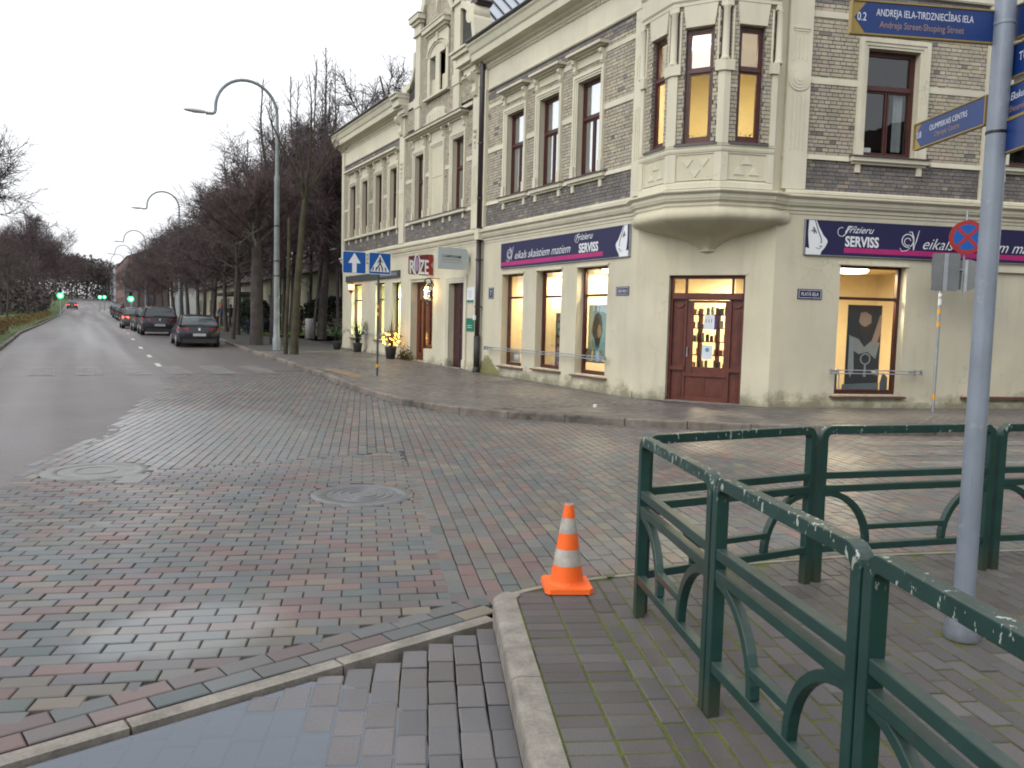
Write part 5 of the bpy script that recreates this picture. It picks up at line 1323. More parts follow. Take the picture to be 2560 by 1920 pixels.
# lantern and the glaring lamp by the glazed door
t = thing('wall_lantern', 'copper lantern glowing orange on an arm before the far shop windows', 'wall lamp', FL(33.4, 2.75, .45), 'lit wall lamps of the shops')
CO = M('copper', (0.35,0.13,0.05), .35, .1, metal=.7)
q = MB(); q.lathe((0,0,0), [(.02,-.14),(.11,-.02),(.13,.02)], 12); q.build('lantern_bowl', CO, t)
q = MB(); q.lathe((0,0,.02), [(.11,0),(.12,.22)], 12); q.build('lamp_glass', emit_mat('orange_glow', (1,.42,.16), 5.0), t)
q = MB(); q.lathe((0,0,.24), [(.15,0),(.05,.08),(.01,.12)], 12); q.tube([(0,0,.34),(.2,0,.42),(.45,0,.36)], .012, 6); q.build('lantern_cap', CO, t)
t = thing('wall_lamp', 'glaring yellow lamp beside the glazed flower shop door', 'wall lamp', FL(25.45, 2.35, .28), 'lit wall lamps of the shops')
q = MB(); q.lathe((0,0,0), [(.03,-.05),(.10,.05),(.11,.2),(.05,.34),(.02,.42)], 14); q.build('lamp_glass', emit_mat('yellow_glow', (1,.70,.30), 14.0), t)
q = MB(); q.tube([(0,0,.42),(.0,0,.5),(.28,0,.45)], .014, 6); q.build('lamp_arm', BLACK, t)
t = thing('ornamental_sign', 'black and white scrolled hanging ornament beside the yellow lamp', 'sign', (10.25, 25.0, 2.35))
q = MB()
for a, z, r in ((.08,.48,.13),(.16,.30,.14),(.06,.12,.13),(.15,-.05,.11),(.08,-.22,.07)): stroke(gg_, arc_pts(a, z, r, .3, 5.2, 14), .035, -.02, .02, q)
q.build('scroll_work', M('black_white_scroll', (0.04,0.04,0.045), .5), t)
q = MB()
for a, z, r in ((.10,.46,.09),(.15,.28,.10),(.08,.10,.09),(.13,-.07,.07)): q.fp(gg_, arc_pts(a, z, r*.8, 0, 2*math.pi, 12)[:-1], -.012, .012)
q.build('white_petals', WHITE, t)
q = MB(); q.tube([(.1,0,.62),(.5,0,.62)], .012, 6); q.build('bracket', BLACK, t)
# downpipe
t = thing('downpipe', 'dark brown rainwater downpipe between the gabled bay and the salon windows', 'downpipe', FL(21.78, 0, .14))
PIPE = M('dark_pipe', (0.035,0.024,0.027), .35, .15, 6)
q = MB(); q.tube([(0,0,4.30),(0,0,9.05),(.02,0,9.2),(-.15,0,9.45)], .085, 12); q.build('upper_pipe', PIPE, t, True)
q = MB(); q.tube([(0,0,1.0),(0,0,4.02)], .078, 12); q.build('lower_pipe', PIPE, t, True)
q = MB(); q.tube([(0,0,.12),(0,0,1.15)], .095, 12); q.tube([(-.08,-.05,.02),(-.02,-.01,.10),(0,0,.2)], [.09,.1,.1], 12); q.build('pipe_shoe', M('iron_pipe_foot', (0.03,0.028,0.026), .6, .2), t, True)
q = MB(); q.box(-.1, .1, -.13, .13, 4.0, 4.32); q.build('pipe_collar', TRIM, t)
for z in (2.0,3.4,5.2,6.8,8.4):
    q = MB(); q.lathe((0,0,z), [(.10,0),(.10,.04)], 12); q.box(0,.15,-.02,.02,z+.005,z+.035); q.build('pipe_clip', PIPE, t)
q = MB(); q.box(-.13,-.078,-.05,.05,1.62,1.76); q.build('sticker', WHITE, t)
# rails across the shop windows
def guard(F, a, b_, z, label, slope=0.0):
    t = thing('window_guard_rail', label, 'rail', F((a+b_)/2, z, 0), 'guard rails across the shop windows'); inv = Vector(t.location)
    g = lambda s_, zz, d=0.0: tuple(Vector(F(s_, zz, d))-inv)
    for dz, nm in ((.03,'upper_bar'),(-.035,'lower_bar')):
        q = MB(); q.tube([g(a,z+dz,.16), g(b_,z+dz+slope,.16)], .012, 8); q.build(nm, GALV, t)
    for x in (a+.15, (a+b_)/2, b_-.15):
        q = MB(); q.tube([g(x,z,.0), g(x,z,.16)], .014, 6); q.fb(g, x-.02, x+.02, z-.06, z+.055, .145, .175); q.build('rail_bracket', GALV, t)
    for x in (a, b_):
        q = MB(); q.fb(g, x-.015, x+.015, z-.055, z+.05, .13, .19); q.build('end_plate', GALV, t)
guard(FL, 15.1, 21.2, .815, 'long thin steel rail across the three street windows of the salon')
guard(FR, 1.27, 3.33, .755, 'short thin steel rail across the side-street window')
guard(FL, 28.2, 32.6, .95, 'thin steel rail across the far windows behind the lit planter')

# posters and goods in the windows
def flat(F, poly_, d, mat, parent, name, th=.003):
    q = MB(); q.fp(F, poly_, d, d+th); return q.build(name, mat, parent)
t = thing('poster', 'teal poster of a person with long brown hair in the third street window', 'poster', FL(15.9, 1.4, -.45)); inv = Vector(t.location)
g = lambda s_, z, d=0.0: tuple(Vector(FL(16.72-s_, z, -.47+d))-inv)
MM = lambda n, c: M(n, c, .6, .06, 6)
W_, Z0_, Z1_ = .90, .72, 2.06
flat(g, [(0,Z0_),(W_,Z0_),(W_,Z1_),(0,Z1_)], 0, MM('poster_teal', (0.30,0.45,0.44)), t, 'poster_sheet')
flat(g, [(.30,1.83),(.42,1.88),(.55,1.80),(.60,1.6),(.62,1.42),(.54,1.25),(.40,1.15),(.24,1.28),(.14,1.40),(.20,1.62)], .004, MM('poster_hair', (0.085,0.062,0.035)), t, 'hair_print')
flat(g, [(.46,1.60),(.54,1.55),(.59,1.40),(.50,1.24),(.42,1.30),(.40,1.45)], .008, MM('poster_skin', (0.42,0.24,0.14)), t, 'face_print')
flat(g, [(.28,1.25),(.54,1.25),(.50,1.05),(.42,.78),(.36,.95)], .006, MM('poster_dark', (0.03,0.028,0.03)), t, 'collar_print')
flat(g, [(0,1.12),(.22,1.22),(.36,.95),(.40,.74),(.1,.74)], .005, MM('poster_green', (0.16,0.26,0.20)), t, 'jacket_print')
flat(g, [(.56,1.1),(.80,1.2),(.80,.74),(.46,.74)], .005, MM('poster_jade', (0.22,0.36,0.33)), t, 'jacket_print')
t = thing('product_shelf', 'glass shelf with hair products in the third street window, below the teal poster', 'shelf', FL(15.9, .66, -.40)); inv = Vector(t.location)
q = MB(); q.fb(g, -.06, .86, .55, .59, .02, .22); q.build('shelf_board', M('dark_shelf', (.05,.055,.06), .3), t) if False else None
g2 = lambda s_, z, d=0.0: tuple(Vector(FL(16.74-s_, z, -.47+d))-inv)
q = MB(); q.fb(g2, -.06, .86, .66, .70, .02, .2); q.build('shelf_board', M('dark_shelf', (.05,.055,.06), .3), t)
flat(g2, [(-.02,.71),(.34,.71),(.34,.95),(-.02,1.0)], .05, MM('black_card', (.02,.02,.025)), t, 'show_card', .01)
for k, (x, h, c_) in enumerate([(.05,.16,(.35,.36,.38)),(.13,.2,(.42,.42,.42)),(.22,.15,(.3,.3,.33)),(.42,.30,(.65,.42,.12)),(.50,.26,(.10,.09,.08)),(.58,.33,(.2,.42,.58)),(.66,.30,(.55,.6,.62)),(.76,.24,(.28,.27,.12))]):
    q = MB(); c3 = g2(x, .70, .12); q.lathe(c3, [(.032,0),(.034,h*.7),(.014,h*.78),(.014,h)], 10); q.build('product_bottle', MM('bottle_colour_%d' % k, c_), t)
t = thing('display_rack', 'narrow dark rack of products behind the middle street window', 'shelf', FL(17.45, .4, -.62)); inv = Vector(t.location)
g3 = lambda s_, z, d=0.0: tuple(Vector(FL(18.22-s_, z, -.5+d))-inv)
rr = random.Random(8)
q = MB(); q.fb(g3, 0, .015, .42, 1.86, -.1, .06); q.fb(g3, .24, .255, .42, 1.86, -.1, .06); q.build('rack_frame', MM('dark_shelf', (.05,.055,.06)), t)
for k in range(7):
    q = MB(); q.fb(g3, .015, .24, .45+.2*k, .465+.2*k, -.1, .06); q.build('rack_shelf', MM('dark_shelf', (.05,.055,.06)), t)
    for j in range(3):
        q = MB(); x = .03+.07*j; h = rr.uniform(.07,.15); q.fb(g3, x, x+.045, .465+.2*k, .465+.2*k+h, -.04, .02); q.build('product_box', MM('box_%d' % rr.randrange(4), [(.5,.12,.08),(.15,.13,.12),(.5,.35,.12),(.35,.35,.32)][rr.randrange(4)]), t)
t = thing('display_card', 'grey card with a white crown shape low in the first street window', 'sign', FL(19.8, .5, -.42)); inv = Vector(t.location)
g4 = lambda s_, z, d=0.0: tuple(Vector(FL(20.66-s_, z, -.42+d))-inv)
flat(g4, [(0,.45),(.55,.45),(.55,.78),(0,.78)], 0, MM('grey_card', (.28,.24,.24)), t, 'card')
flat(g4, [(.2,.64),(.52,.68),(.50,.46),(.46,.60),(.42,.46),(.38,.60),(.34,.48),(.30,.62),(.26,.5)], .004, LETT, t, 'crown_shape')
t = thing('poster', 'dark poster of a bearded person with hands raised behind the side-street window', 'poster', FR(2.1, .3, -.45)); inv = Vector(t.location)
g5 = lambda s_, z, d=0.0: tuple(Vector(FR(1.97+s_, z, -.45+d))-inv)
flat(g5, [(0,.34),(.80,.34),(.80,2.14),(0,2.14)], 0, MM('poster_charcoal', (0.058,0.058,0.065)), t, 'poster_sheet')
flat(g5, [(.30,1.98),(.42,2.06),(.55,1.98),(.56,1.75),(.50,1.55),(.40,1.48),(.30,1.58),(.27,1.8)], .004, MM('poster_face', (0.494,0.323,0.228)), t, 'face_print')
flat(g5, [(.26,1.80),(.32,1.72),(.42,1.68),(.52,1.74),(.57,1.78),(.54,1.55),(.42,1.42),(.30,1.52)], .008, MM('poster_beard', (0.084,0.060,0.054)), t, 'beard_print')
flat(g5, [(.30,1.98),(.28,2.06),(.42,2.11),(.58,2.05),(.56,1.92),(.42,2.0)], .009, MM('poster_beard', (0.084,0.060,0.054)), t, 'hair_print')
flat(g5, [(.05,1.5),(.28,1.42),(.42,1.25),(.60,1.4),(.78,1.35),(.70,1.0),(.50,1.15),(.30,1.1),(.12,1.2)], .006, MM('poster_shirt', (0.374,0.365,0.340)), t, 'shirt_print')
flat(g5, [(.58,1.35),(.66,1.62),(.76,1.95),(.80,1.9),(.80,1.6),(.72,1.35)], .008, MM('poster_face', (0.494,0.323,0.228)), t, 'arm_print')
flat(g5, [(.06,1.45),(.16,1.42),(.20,.75),(.12,.60),(.06,.8)], .010, MM('poster_grey', (0.380,0.399,0.399)), t, 'sleeve_print')
q = MB(); stroke(g5, arc_pts(.46, 1.0, .11, 0, 2*math.pi, 16), .03, .01, .013, q); q.fp(g5, [(.44,.9),(.48,.9),(.49,.62),(.43,.62)], .01, .013); q.build('mirror_print', MM('poster_grey', (0.380,0.399,0.399)), t)
t = thing('display_stand', 'grey display panels standing low behind the side-street window', 'display', FR(1.8,.3,-.32)); inv = Vector(t.location)
g6 = lambda s_, z, d=0.0: tuple(Vector(FR(s_, z, -.36+d))-inv)
flat(g6, [(1.5,.32),(1.74,.32),(1.74,.76),(1.5,.76)], 0, MM('panel_slate', (.13,.14,.17)), t, 'slate_panel')
flat(g6, [(1.86,.32),(2.72,.32),(2.72,.50),(1.86,.46)], 0, MM('panel_grey', (.20,.22,.23)), t, 'grey_panel')
flat(g6, [(2.74,.32),(2.92,.32),(2.92,.62),(2.8,.72),(2.74,.5)], .01, MM('panel_slate', (.13,.14,.17)), t, 'slate_panel')
flat(g6, [(1.765,.32),(1.80,.32),(1.80,.74),(1.765,.74)], .01, LETT, t, 'white_post')
# door notices, shelves seen through the door
def notice(s0, s1, z0, z1, lab, marks):
    t = thing('paper_notice', lab, 'notice', FC((s0+s1)/2, (z0+z1)/2, -.19), 'paper notices on the corner door'); inv = Vector(t.location)
    g = lambda s_, z, d=0.0: tuple(Vector(FC(s_, z, -.183+d))-inv)
    flat(g, [(s0,z0),(s1,z0),(s1,z1),(s0+.01,z1)], 0, MM('paper_white', (.62,.68,.74)), t, 'sheet')
    marks(g, t)
def mk1(g, t):
    for x in (1.50,1.56,1.615):
        q = MB(); q.fb(g, x, x+.012, 1.68, 1.76, .003, .005); q.build('printed_mark', BLACK, t)
    flat(g, [(1.675,1.53),(1.72,1.55),(1.72,1.84),(1.675,1.84)], 0, MM('cobalt', (.02,.03,.30)), t, 'blue_strip')
def mk2(g, t): flat(g, arc_pts(1.555,1.11,.045,0,2*math.pi,14)[:-1], .003, MM('sky_blue_print', (.12,.28,.40)), t, 'mask_print')
notice(1.455, 1.67, 1.545, 1.85, 'upper white notice with black marks and blue edge on the corner door glass', mk1)
notice(1.435, 1.665, .91, 1.21, 'lower white notice with a blue face mask drawing on the corner door glass', mk2)
t = thing('shop_shelving', 'shelving full of small coloured products seen through the corner door', 'shelving', bayp(.05,-1.4)+(.12,)); inv = Vector(t.location)
gS = lambda s_, z, d=0.0: (bayp(s_, -1.4+d)[0]-inv.x, bayp(s_, -1.4+d)[1]-inv.y, z-inv.z)
RW = MM('red_brown_shelf', (.18,.06,.04)); rr = random.Random(4)
for x in (-.75,-.35,.05,.40,.80):
    q = MB(); q.fb(gS, x, x+.03, .12, 2.0, 0, .3); q.build('upright', RW, t)
cols = [(.55,.20,.12),(.6,.5,.35),(.12,.09,.08),(.65,.62,.55),(.15,.25,.2),(.5,.12,.12)]
for k in range(6):
    q = MB(); q.fb(gS, -.75, .83, .35+.30*k, .37+.30*k, 0, .3); q.build('shelf', RW, t)
    for x0 in [-.70+.10*j for j in range(15)]:
        if rr.random() < .2: continue
        h = rr.uniform(.08,.2); w = rr.uniform(.03,.07); ci = rr.randrange(6)
        q = MB(); q.fb(gS, x0, x0+w, .37+.30*k, .37+.30*k+h, .1, .2); q.build('product', MM('product_%d' % ci, cols[ci]), t)

# ------------------------------------------------------------------ signpost with street name arrows
BLUE = M('sign_blue', (0.006,0.034,0.17), .35, .10, 4, bmp=.03, bs=10); GOLD = M('gold_frame', (0.34,0.24,0.075), .42, .12, 6, metal=.3)
t = thing('signpost', 'tall grey-blue steel post with flared foot carrying the direction signs', 'signpost', (4.085, 2.48, 0))
q = MB(); q.lathe((0,0,0), [(.052,.16),(.0495,1.5),(.0485,3.9)], 28); smooth_angle(q.build('pole', POLEM, t))
q = MB(); q.lathe((0,0,0), [(.088,.0),(.090,.012),(.084,.05),(.066,.12),(.055,.17),(.053,.2)], 28); smooth_angle(q.build('base_collar', POLEM, t))
for z in (2.60, 3.13, 3.30):
    q = MB(); q.lathe((0,0,z), [(.0505,0),(.0515,.003),(.0515,.012),(.0505,.015)], 28); q.build('clamp_band', BLACK if z < 3 else POLEM, t)
def arrow_sign(p0, p1, z0, z1, label, lines, num, point=True, face=1, th=.022):
    p0, p1 = np.array(p0), np.array(p1); d = (p1-p0); L = np.hypot(*d); d = d/L; nrm = np.array((d[1], -d[0]))*face
    t = thing('direction_sign', label, 'direction sign', (p0[0], p0[1], z0), 'blue direction signs on the post')
    def g(s_, z, dd=0.0): q_ = d*s_+nrm*dd; return (q_[0], q_[1], z-z0)
    H = z1-z0; e = .006
    q = MB(); q.fb(g, 0, L, z0, z1, -th/2, th/2-.002); q.build('sign_panel', GOLD, t)
    q = MB(); a = .05 if point else .008
    poly_ = ([(a*.25,z0+H/2),(a*1.45,z0+e),(L-e,z0+e),(L-e,z1-e),(a*1.45,z1-e)] if point else [(e,z0+e),(L-e,z0+e),(L-e,z1-e),(e,z1-e)])
    q.fp(g, poly_, th/2-.002, th/2); q.build('blue_face', BLUE, t)
    for a_, b_, c_, dd in ((0,L,z0-.003,z0+.004),(0,L,z1-.004,z1+.003)):
        q = MB(); q.fb(g, a_, b_, c_, dd, -th/2-.003, th/2+.004); q.build('frame_edge', GOLD, t)
    q = MB(); q.fb(g, -.004, .003, z0, z1, -th/2-.003, th/2+.004); q.fb(g, L-.003, L+.004, z0, z1, -th/2-.003, th/2+.004); q.build('frame_end', GOLD, t)
    for (txt, x, z, sz, sx, mt, sh) in lines: text_part(txt, g, x, z0+z, th/2, sz, mt, t, sx=sx, shear=sh, depth=.0008)
    if num: text_part(num, g, .026, z0+H*.40, th/2, H*.36, LETT, t, sx=.72, depth=.0008)
    return t
GOLDL = M('gold_lettering', (0.34,0.22,0.13), .5, .05)
arrow_sign((3.355,2.797), (4.075,2.515), 3.048, 3.205, 'topmost blue arrow sign reading ANDREJA IELA-TIRDZNIECĪBAS IELA', [('ANDREJA IELA-TIRDZNIECĪBAS IELA', .125, .090, .0485, .66, LETT, 0), ('Andreja Street-Shoping Street', .145, .035, .046, .80, GOLDL, 0)], '0.2')
arrow_sign((4.345,3.115), (4.09,2.54), 2.661, 2.807, 'lower left blue arrow sign reading OLIMPISKAIS CENTRS', [('OLIMPISKAIS CENTRS', .15, .078, .044, .80, LETT, 0), ('Olympic Centre', .20, .034, .040, .85, GOLDL, 0)], '0.8')
for k, (x, y, z0, z1, az, lab, ln) in enumerate([(4.172,2.485,3.076,3.236,-105,'blue sign right of the post, highest, its lettering out of sight',[]),
        (4.151,2.479,2.877,3.035,-112,'blue sign right of the post, second from the top, lettering starts TŪ',[('TŪRISMS', .075, .07, .06, .8, LETT, 0)]),
        (4.132,2.471,2.671,2.831,-118,'blue sign right of the post, third from the top, lettering starts Eks',[('Ekskursijas', .05, .085, .052, .85, LETT, .2), ('Excursions', .05, .028, .042, .9, GOLDL, 0)]),
        (4.116,2.464,2.50,2.658,-120,'blue sign right of the post, lowest of the four, plain blue beside the post',[])]):
    a = math.radians(az); arrow_sign((x,y), (x+.62*math.cos(a), y+.62*math.sin(a)), z0, z1, lab, ln, None, False)

# ------------------------------------------------------------------ green railings
m, nt, b = new_mat('worn_green_paint'); v = pos(nt)
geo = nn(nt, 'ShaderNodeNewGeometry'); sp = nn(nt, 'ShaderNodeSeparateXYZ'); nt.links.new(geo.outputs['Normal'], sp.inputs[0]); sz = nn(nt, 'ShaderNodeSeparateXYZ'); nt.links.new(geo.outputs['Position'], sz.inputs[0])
base = ramp(nt, noise(nt, v, 6, 5), [(0.3, (0.006,0.034,0.029)), (0.7, (0.014,0.055,0.047))])
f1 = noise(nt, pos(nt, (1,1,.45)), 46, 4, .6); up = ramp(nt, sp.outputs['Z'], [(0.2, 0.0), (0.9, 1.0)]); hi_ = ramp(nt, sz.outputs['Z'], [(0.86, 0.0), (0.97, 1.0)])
blot = noise(nt, v, 3.1, 3)
drop = ramp(nt, math_(nt, 'ADD', math_(nt, 'ADD', f1, math_(nt, 'MULTIPLY', blot, .28)), math_(nt, 'MULTIPLY', hi_, .05)), [(0.80, 0.0), (0.83, 1.0)])
drop = math_(nt, 'MULTIPLY', drop, hi_)
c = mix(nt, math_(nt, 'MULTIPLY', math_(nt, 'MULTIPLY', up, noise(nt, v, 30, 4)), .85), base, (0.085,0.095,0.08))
c = mix(nt, drop, c, (0.42,0.46,0.42))
foot = ramp(nt, math_(nt, 'ADD', sz.outputs['Z'], math_(nt, 'MULTIPLY', noise(nt, v, 24, 4), .22)), [(0.10, 1.0), (0.30, 0.0)])
c = mix(nt, math_(nt, 'MULTIPLY', foot, .7), c, (0.055,0.055,0.025))
rust = math_(nt, 'MULTIPLY', ramp(nt, noise(nt, v, 11, 5, .7), [(0.64, 0.0), (0.69, 1.0)]), .55)
c = mix(nt, rust, c, (0.045,0.030,0.020)); nt.links.new(c, b.inputs['Base Color']); b.inputs['Roughness'].default_value = .36
bump(nt, b, noise(nt, v, 90, 3), .12, .003); RAIL = m
def rail_panel(p0, p1, label, grp='green railing panels round the pavement corner'):
    p0, p1 = np.array(p0), np.array(p1); d = p1-p0; L = np.hypot(*d); d = d/L; nrm = np.array((d[1], -d[0]))
    t = thing('railing_panel', label, 'railing', (p0[0], p0[1], 0), grp)
    def g(s_, z, dd=0.0): q_ = d*s_+nrm*dd; return (q_[0], q_[1], z)
    W = .052; w2 = W/2; r = .055
    path = [(w2, -.01), (w2, 1.0-w2-r)] + [(w2+r-r*math.cos(a), 1.0-w2-r+r*math.sin(a)) for a in [math.pi/2*k/6 for k in range(1,7)]]
    path += [(L-w2-r+r*math.sin(a), 1.0-w2-r+r*math.cos(a)) for a in [math.pi/2*k/6 for k in range(0,7)]] + [(L-w2, -.01)]
    q = MB(); stroke(g, path, W, -w2, w2, q); o = q.build('post_frame', RAIL, t); bev(o)
    for z, h in ((.685,.045),(.60,.045),(.215,.045)):
        q = MB(); q.fb(g, W, L-W, z-h/2, z+h/2, -.0225, .0225); bev(q.build('rail', RAIL, t))
    R_ = .335
    for side in (0, 1):
        f = (lambda x: W+x) if side == 0 else (lambda x: L-W-x)
        arc = [(f(R_*math.sin(a)), .2385+R_*math.cos(a)+.0) for a in [math.pi/2*k/10 for k in range(11)]]
        q = MB(); stroke(g, arc, .04, -.020, .020, q); bev(q.build('arch', RAIL, t))
    q = MB(); q.fb(g, W+R_-.002, L-W-R_+.002, .325, .36, -.02, .02); bev(q.build('tie_bar', RAIL, t))
    return t
def bev(o, w=.004):
    md = o.modifiers.new('edge', 'BEVEL'); md.width = w; md.segments = 2; md.limit_method = 'ANGLE'; md.angle_limit = .6
A0 = (2.715, 3.47); Bq = (2.305, 2.45); 
dA = np.array(Bq)-np.array(A0); dA = dA/np.hypot(*dA)
def along(p, dv, t): return (p[0]+dv[0]*t, p[1]+dv[1]*t)
rail_panel(A0, Bq, 'green railing panel running from the far corner post towards the viewer, nearest the cone')
p = along(Bq, dA, .012); dA = np.array((-.342,-.940)); p2 = along(p, dA, 1.05); rail_panel(p, p2, 'green railing panel with peeling white flecks, second along from the cone')
p = along(p2, dA, .012); p2 = along(p, np.array((-.41,-.912)), 1.10); rail_panel(p, p2, 'nearest green railing panel, heavily flecked white on its top rail')
p = along(p2, np.array((-.41,-.912)), .012); rail_panel(p, along(p, np.array((-.41,-.912)), 1.1), 'green railing panel beyond the nearest one, just behind the viewer')
dR = np.array((.957, -.290)); dR = np.array((4.05-2.73, 3.475-3.50)); dR = dR/np.hypot(*dR)
q0 = (2.735, 3.497); q1 = (4.055, 3.475)
rail_panel(q0, q1, 'green railing panel along the street edge starting at the far corner post')
q2 = (4.09, 3.47); q3 = (5.43, 3.17); rail_panel(q2, q3, 'green railing panel along the street edge standing behind the signpost')
q4 = (5.465, 3.16); q5 = (6.80, 2.80); rail_panel(q4, q5, 'green railing panel along the street edge, right of the signpost')

# ------------------------------------------------------------------ traffic cone
ORG = M('fluorescent_orange', (1.0,0.15,0.015), .6, .04, 12); WHB = M('dirty_reflective_white', (0.42,0.40,0.36), .5, .25, 14)
nt = ORG.node_tree; b = nt.nodes['Principled BSDF']; v = pos(nt); src = b.inputs['Base Color'].links[0].from_socket
sc_ = ramp(nt, noise(nt, v, 38, 5, .75), [(0.56, 0.0), (0.68, 1.0)]); sp = nn(nt, 'ShaderNodeSeparateXYZ'); nt.links.new(nn(nt, 'ShaderNodeNewGeometry').outputs['Position'], sp.inputs[0])
lo_ = ramp(nt, sp.outputs['Z'], [(0.0, .8), (0.12, .22)]); nt.links.new(mix(nt, math_(nt, 'MULTIPLY', sc_, lo_), src, (0.22,0.09,0.05)), b.inputs['Base Color'])
t = thing('traffic_cone', 'orange traffic cone with two grubby white bands standing on the kerb corner', 'traffic cone', (2.60, 4.02, .004)); t.rotation_euler = (0, 0, -.42)
q = MB(); q.prism([(x,y,0) for x,y in [(-.145,-.12),(-.12,-.145),(.12,-.145),(.145,-.12),(.145,.12),(.12,.145),(-.12,.145),(-.145,.12)]], [(x*.97,y*.97,.028) for x,y in [(-.145,-.12),(-.12,-.145),(.12,-.145),(.145,-.12),(.145,.12),(.12,.145),(-.12,.145),(-.145,.12)]])
q.lathe((0,0,.027), [(.118,0),(.108,.012),(.102,.025)], 28); q.build('base', ORG, t)
rc = lambda z: .100 - (.100-.0265)*(z-.05)/(.515-.05)
for z0, z1, mt, nm in ((.05,.145,ORG,'orange_band'),(.145,.243,WHB,'white_band'),(.243,.338,ORG,'orange_band'),(.338,.430,WHB,'white_band'),(.430,.505,ORG,'orange_tip')):
    e = .0012 if mt is WHB else 0
    q = MB(); q.lathe((0,0,0), [(rc(z0)+e,z0),(rc(z1)+e,z1)], 32, caps=False); smooth_angle(q.build(nm, mt, t))
q = MB(); q.lathe((0,0,0), [(rc(.505),.505),(.0265,.512),(.020,.513),(.018,.47)], 32, caps=False); q.build('rim', M('pale_rim', (.5,.3,.25), .6), t)
# grass tuft and litter on the island
t = thing('weed_tuft', 'small green weed growing at the pavement edge between cone and railing', 'plant', (2.95, 4.06, 0))
q = MB(); rr = random.Random(2)
for k in range(26):
    a = rr.random()*6.28; l = rr.uniform(.02,.06); q.add([(0,0,0),(.006*math.cos(a+1.5),.006*math.sin(a+1.5),0),(l*math.cos(a),l*math.sin(a),rr.uniform(.008,.035))], [(0,1,2)])
q.build('leaves', M('weed_green', (.05,.10,.02), .8), t)['kind'] = 'stuff'
q = MB(); rr = random.Random(12)
for k in range(60):
    x, y = rr.uniform(1.6, 7), rr.uniform(1.2, 4.0)
    if not island_ok(x, y): continue
    s_ = rr.uniform(.003,.009); a = rr.random()*3
    q.add([(x+s_*math.cos(a+i*2.1),y+s_*math.sin(a+i*2.1),.003+.004*(i % 2)) for i in range(3)], [(0,1,2)])
o = q.build('litter_specks', M('pale_specks', (.5,.5,.48), .7)); o['kind'] = 'stuff'
q = MB(); q.lathe((8.75,12.72,.004), [(.04,0),(.04,.05),(.03,.055)], 10); tag(q.build('crumpled_cup', WHITE), 'tiny crumpled white cup lying on the far pavement', 'litter')
# ------------------------------------------------------------------ road signs and posts
RBLUE = M('road_sign_blue', (0.0,0.085,0.34), .35, .05); RRED = M('road_sign_red', (0.33,0.018,0.018), .35, .06); BACKM = M('sign_back_grey', (0.17,0.18,0.185), .5, .1, metal=.3)
ORB = M('orange_band', (0.75,0.33,0.02), .5, .05)
def pole_thing(name, label, cat, x, y, h, r, mat, grp=None, bands=()):
    t = thing(name, label, cat, (x, y, zp(y)), grp)
    q = MB(); q.lathe((0,0,0), [(r,0),(r,h)], 12); smooth_angle(q.build('post', mat, t))
    for z in bands:
        q = MB(); q.lathe((0,0,z), [(r+.003,0),(r+.003,.09)], 12, caps=False); q.build('orange_band', ORB, t)
    return t
x0, y0 = 7.19, 20.89; zb = zp(y0)
pole_thing('sign_post', 'thin dark post with orange bands holding the pedestrian and one-way signs', 'post', x0, y0, 3.36-zb, .03, M('dark_post', (.05,.055,.06), .5, .1), 'posts of the road signs', (.22,1.62,1.82))
def sgn(name, label, x, y, z, w, h, builder, yaw=0.0, grp='blue road signs on the banded post', cat='road sign'):
    t = thing(name, label, cat, (x, y, z), grp, yaw); g = lambda s_, zz, d=0.0: (s_, -d, zz)
    builder(t, g, w, h); return t
def rr_poly(w, h, r=.03, n=4):
    P_ = []
    for cx_, cz_, a0 in ((w/2-r,h/2-r,0),(-w/2+r,h/2-r,math.pi/2),(-w/2+r,-h/2+r,math.pi),(w/2-r,-h/2+r,1.5*math.pi)):
        P_ += [(cx_+r*math.cos(a0+math.pi/2*k/n), cz_+r*math.sin(a0+math.pi/2*k/n)) for k in range(n+1)]
    return P_
def one_way(t, g, w, h):
    flat(g, rr_poly(w, h), .0, BACKM, t, 'sign_plate', .012); flat(g, rr_poly(w, h), .012, LETT, t, 'white_edge', .002); flat(g, rr_poly(w-.03, h-.03), .014, RBLUE, t, 'blue_field', .002)
    flat(g, [(-.06,-h/2+.02),(.06,-h/2+.02),(.06,-.02),(.17,-.02),(0,h/2-.04),(-.17,-.02),(-.06,-.02)], .016, LETT, t, 'white_arrow', .002)
def crossing(t, g, w, h):
    flat(g, rr_poly(w, h), .0, BACKM, t, 'sign_plate', .012); flat(g, rr_poly(w, h), .012, LETT, t, 'white_edge', .002); flat(g, rr_poly(w-.03, h-.03), .014, RBLUE, t, 'blue_field', .002)
    flat(g, [(-.27,-.22),(.27,-.22),(0,.25)], .016, LETT, t, 'white_triangle', .002)
    for k in range(5):
        x = -.205+.093*k; flat(g, [(x-.018,-.20),(x+.018,-.20),(x*.86+.014,-.10),(x*.86-.014,-.10)], .018, BLACK, t, 'black_stripe', .002)
    flat(g, arc_pts(0,.145,.024,0,2*math.pi,10)[:-1], .020, BLACK, t, 'walker_head', .002)
    q = MB()
    for pts, w_ in (([(0,.12),(.0,.0)], .05), ([(.0,.0),(-.05,-.08),(-.09,-.14)], .03), ([(.0,.0),(.045,-.07),(.07,-.15)], .03), ([(0,.10),(-.055,.05),(-.07,.0)], .018), ([(0,.10),(.055,.06),(.075,.02)], .018)): stroke(g, pts, w_, .020, .022, q)
    q.build('walker_figure', BLACK, t)
sgn('road_sign', 'square blue one-way sign with a white upward arrow', 6.49, 20.80, 3.05, .64, .58, one_way)
sgn('road_sign', 'square blue pedestrian crossing sign with white triangle and walker', 7.20, 20.82, 3.06, .62, .58, crossing)
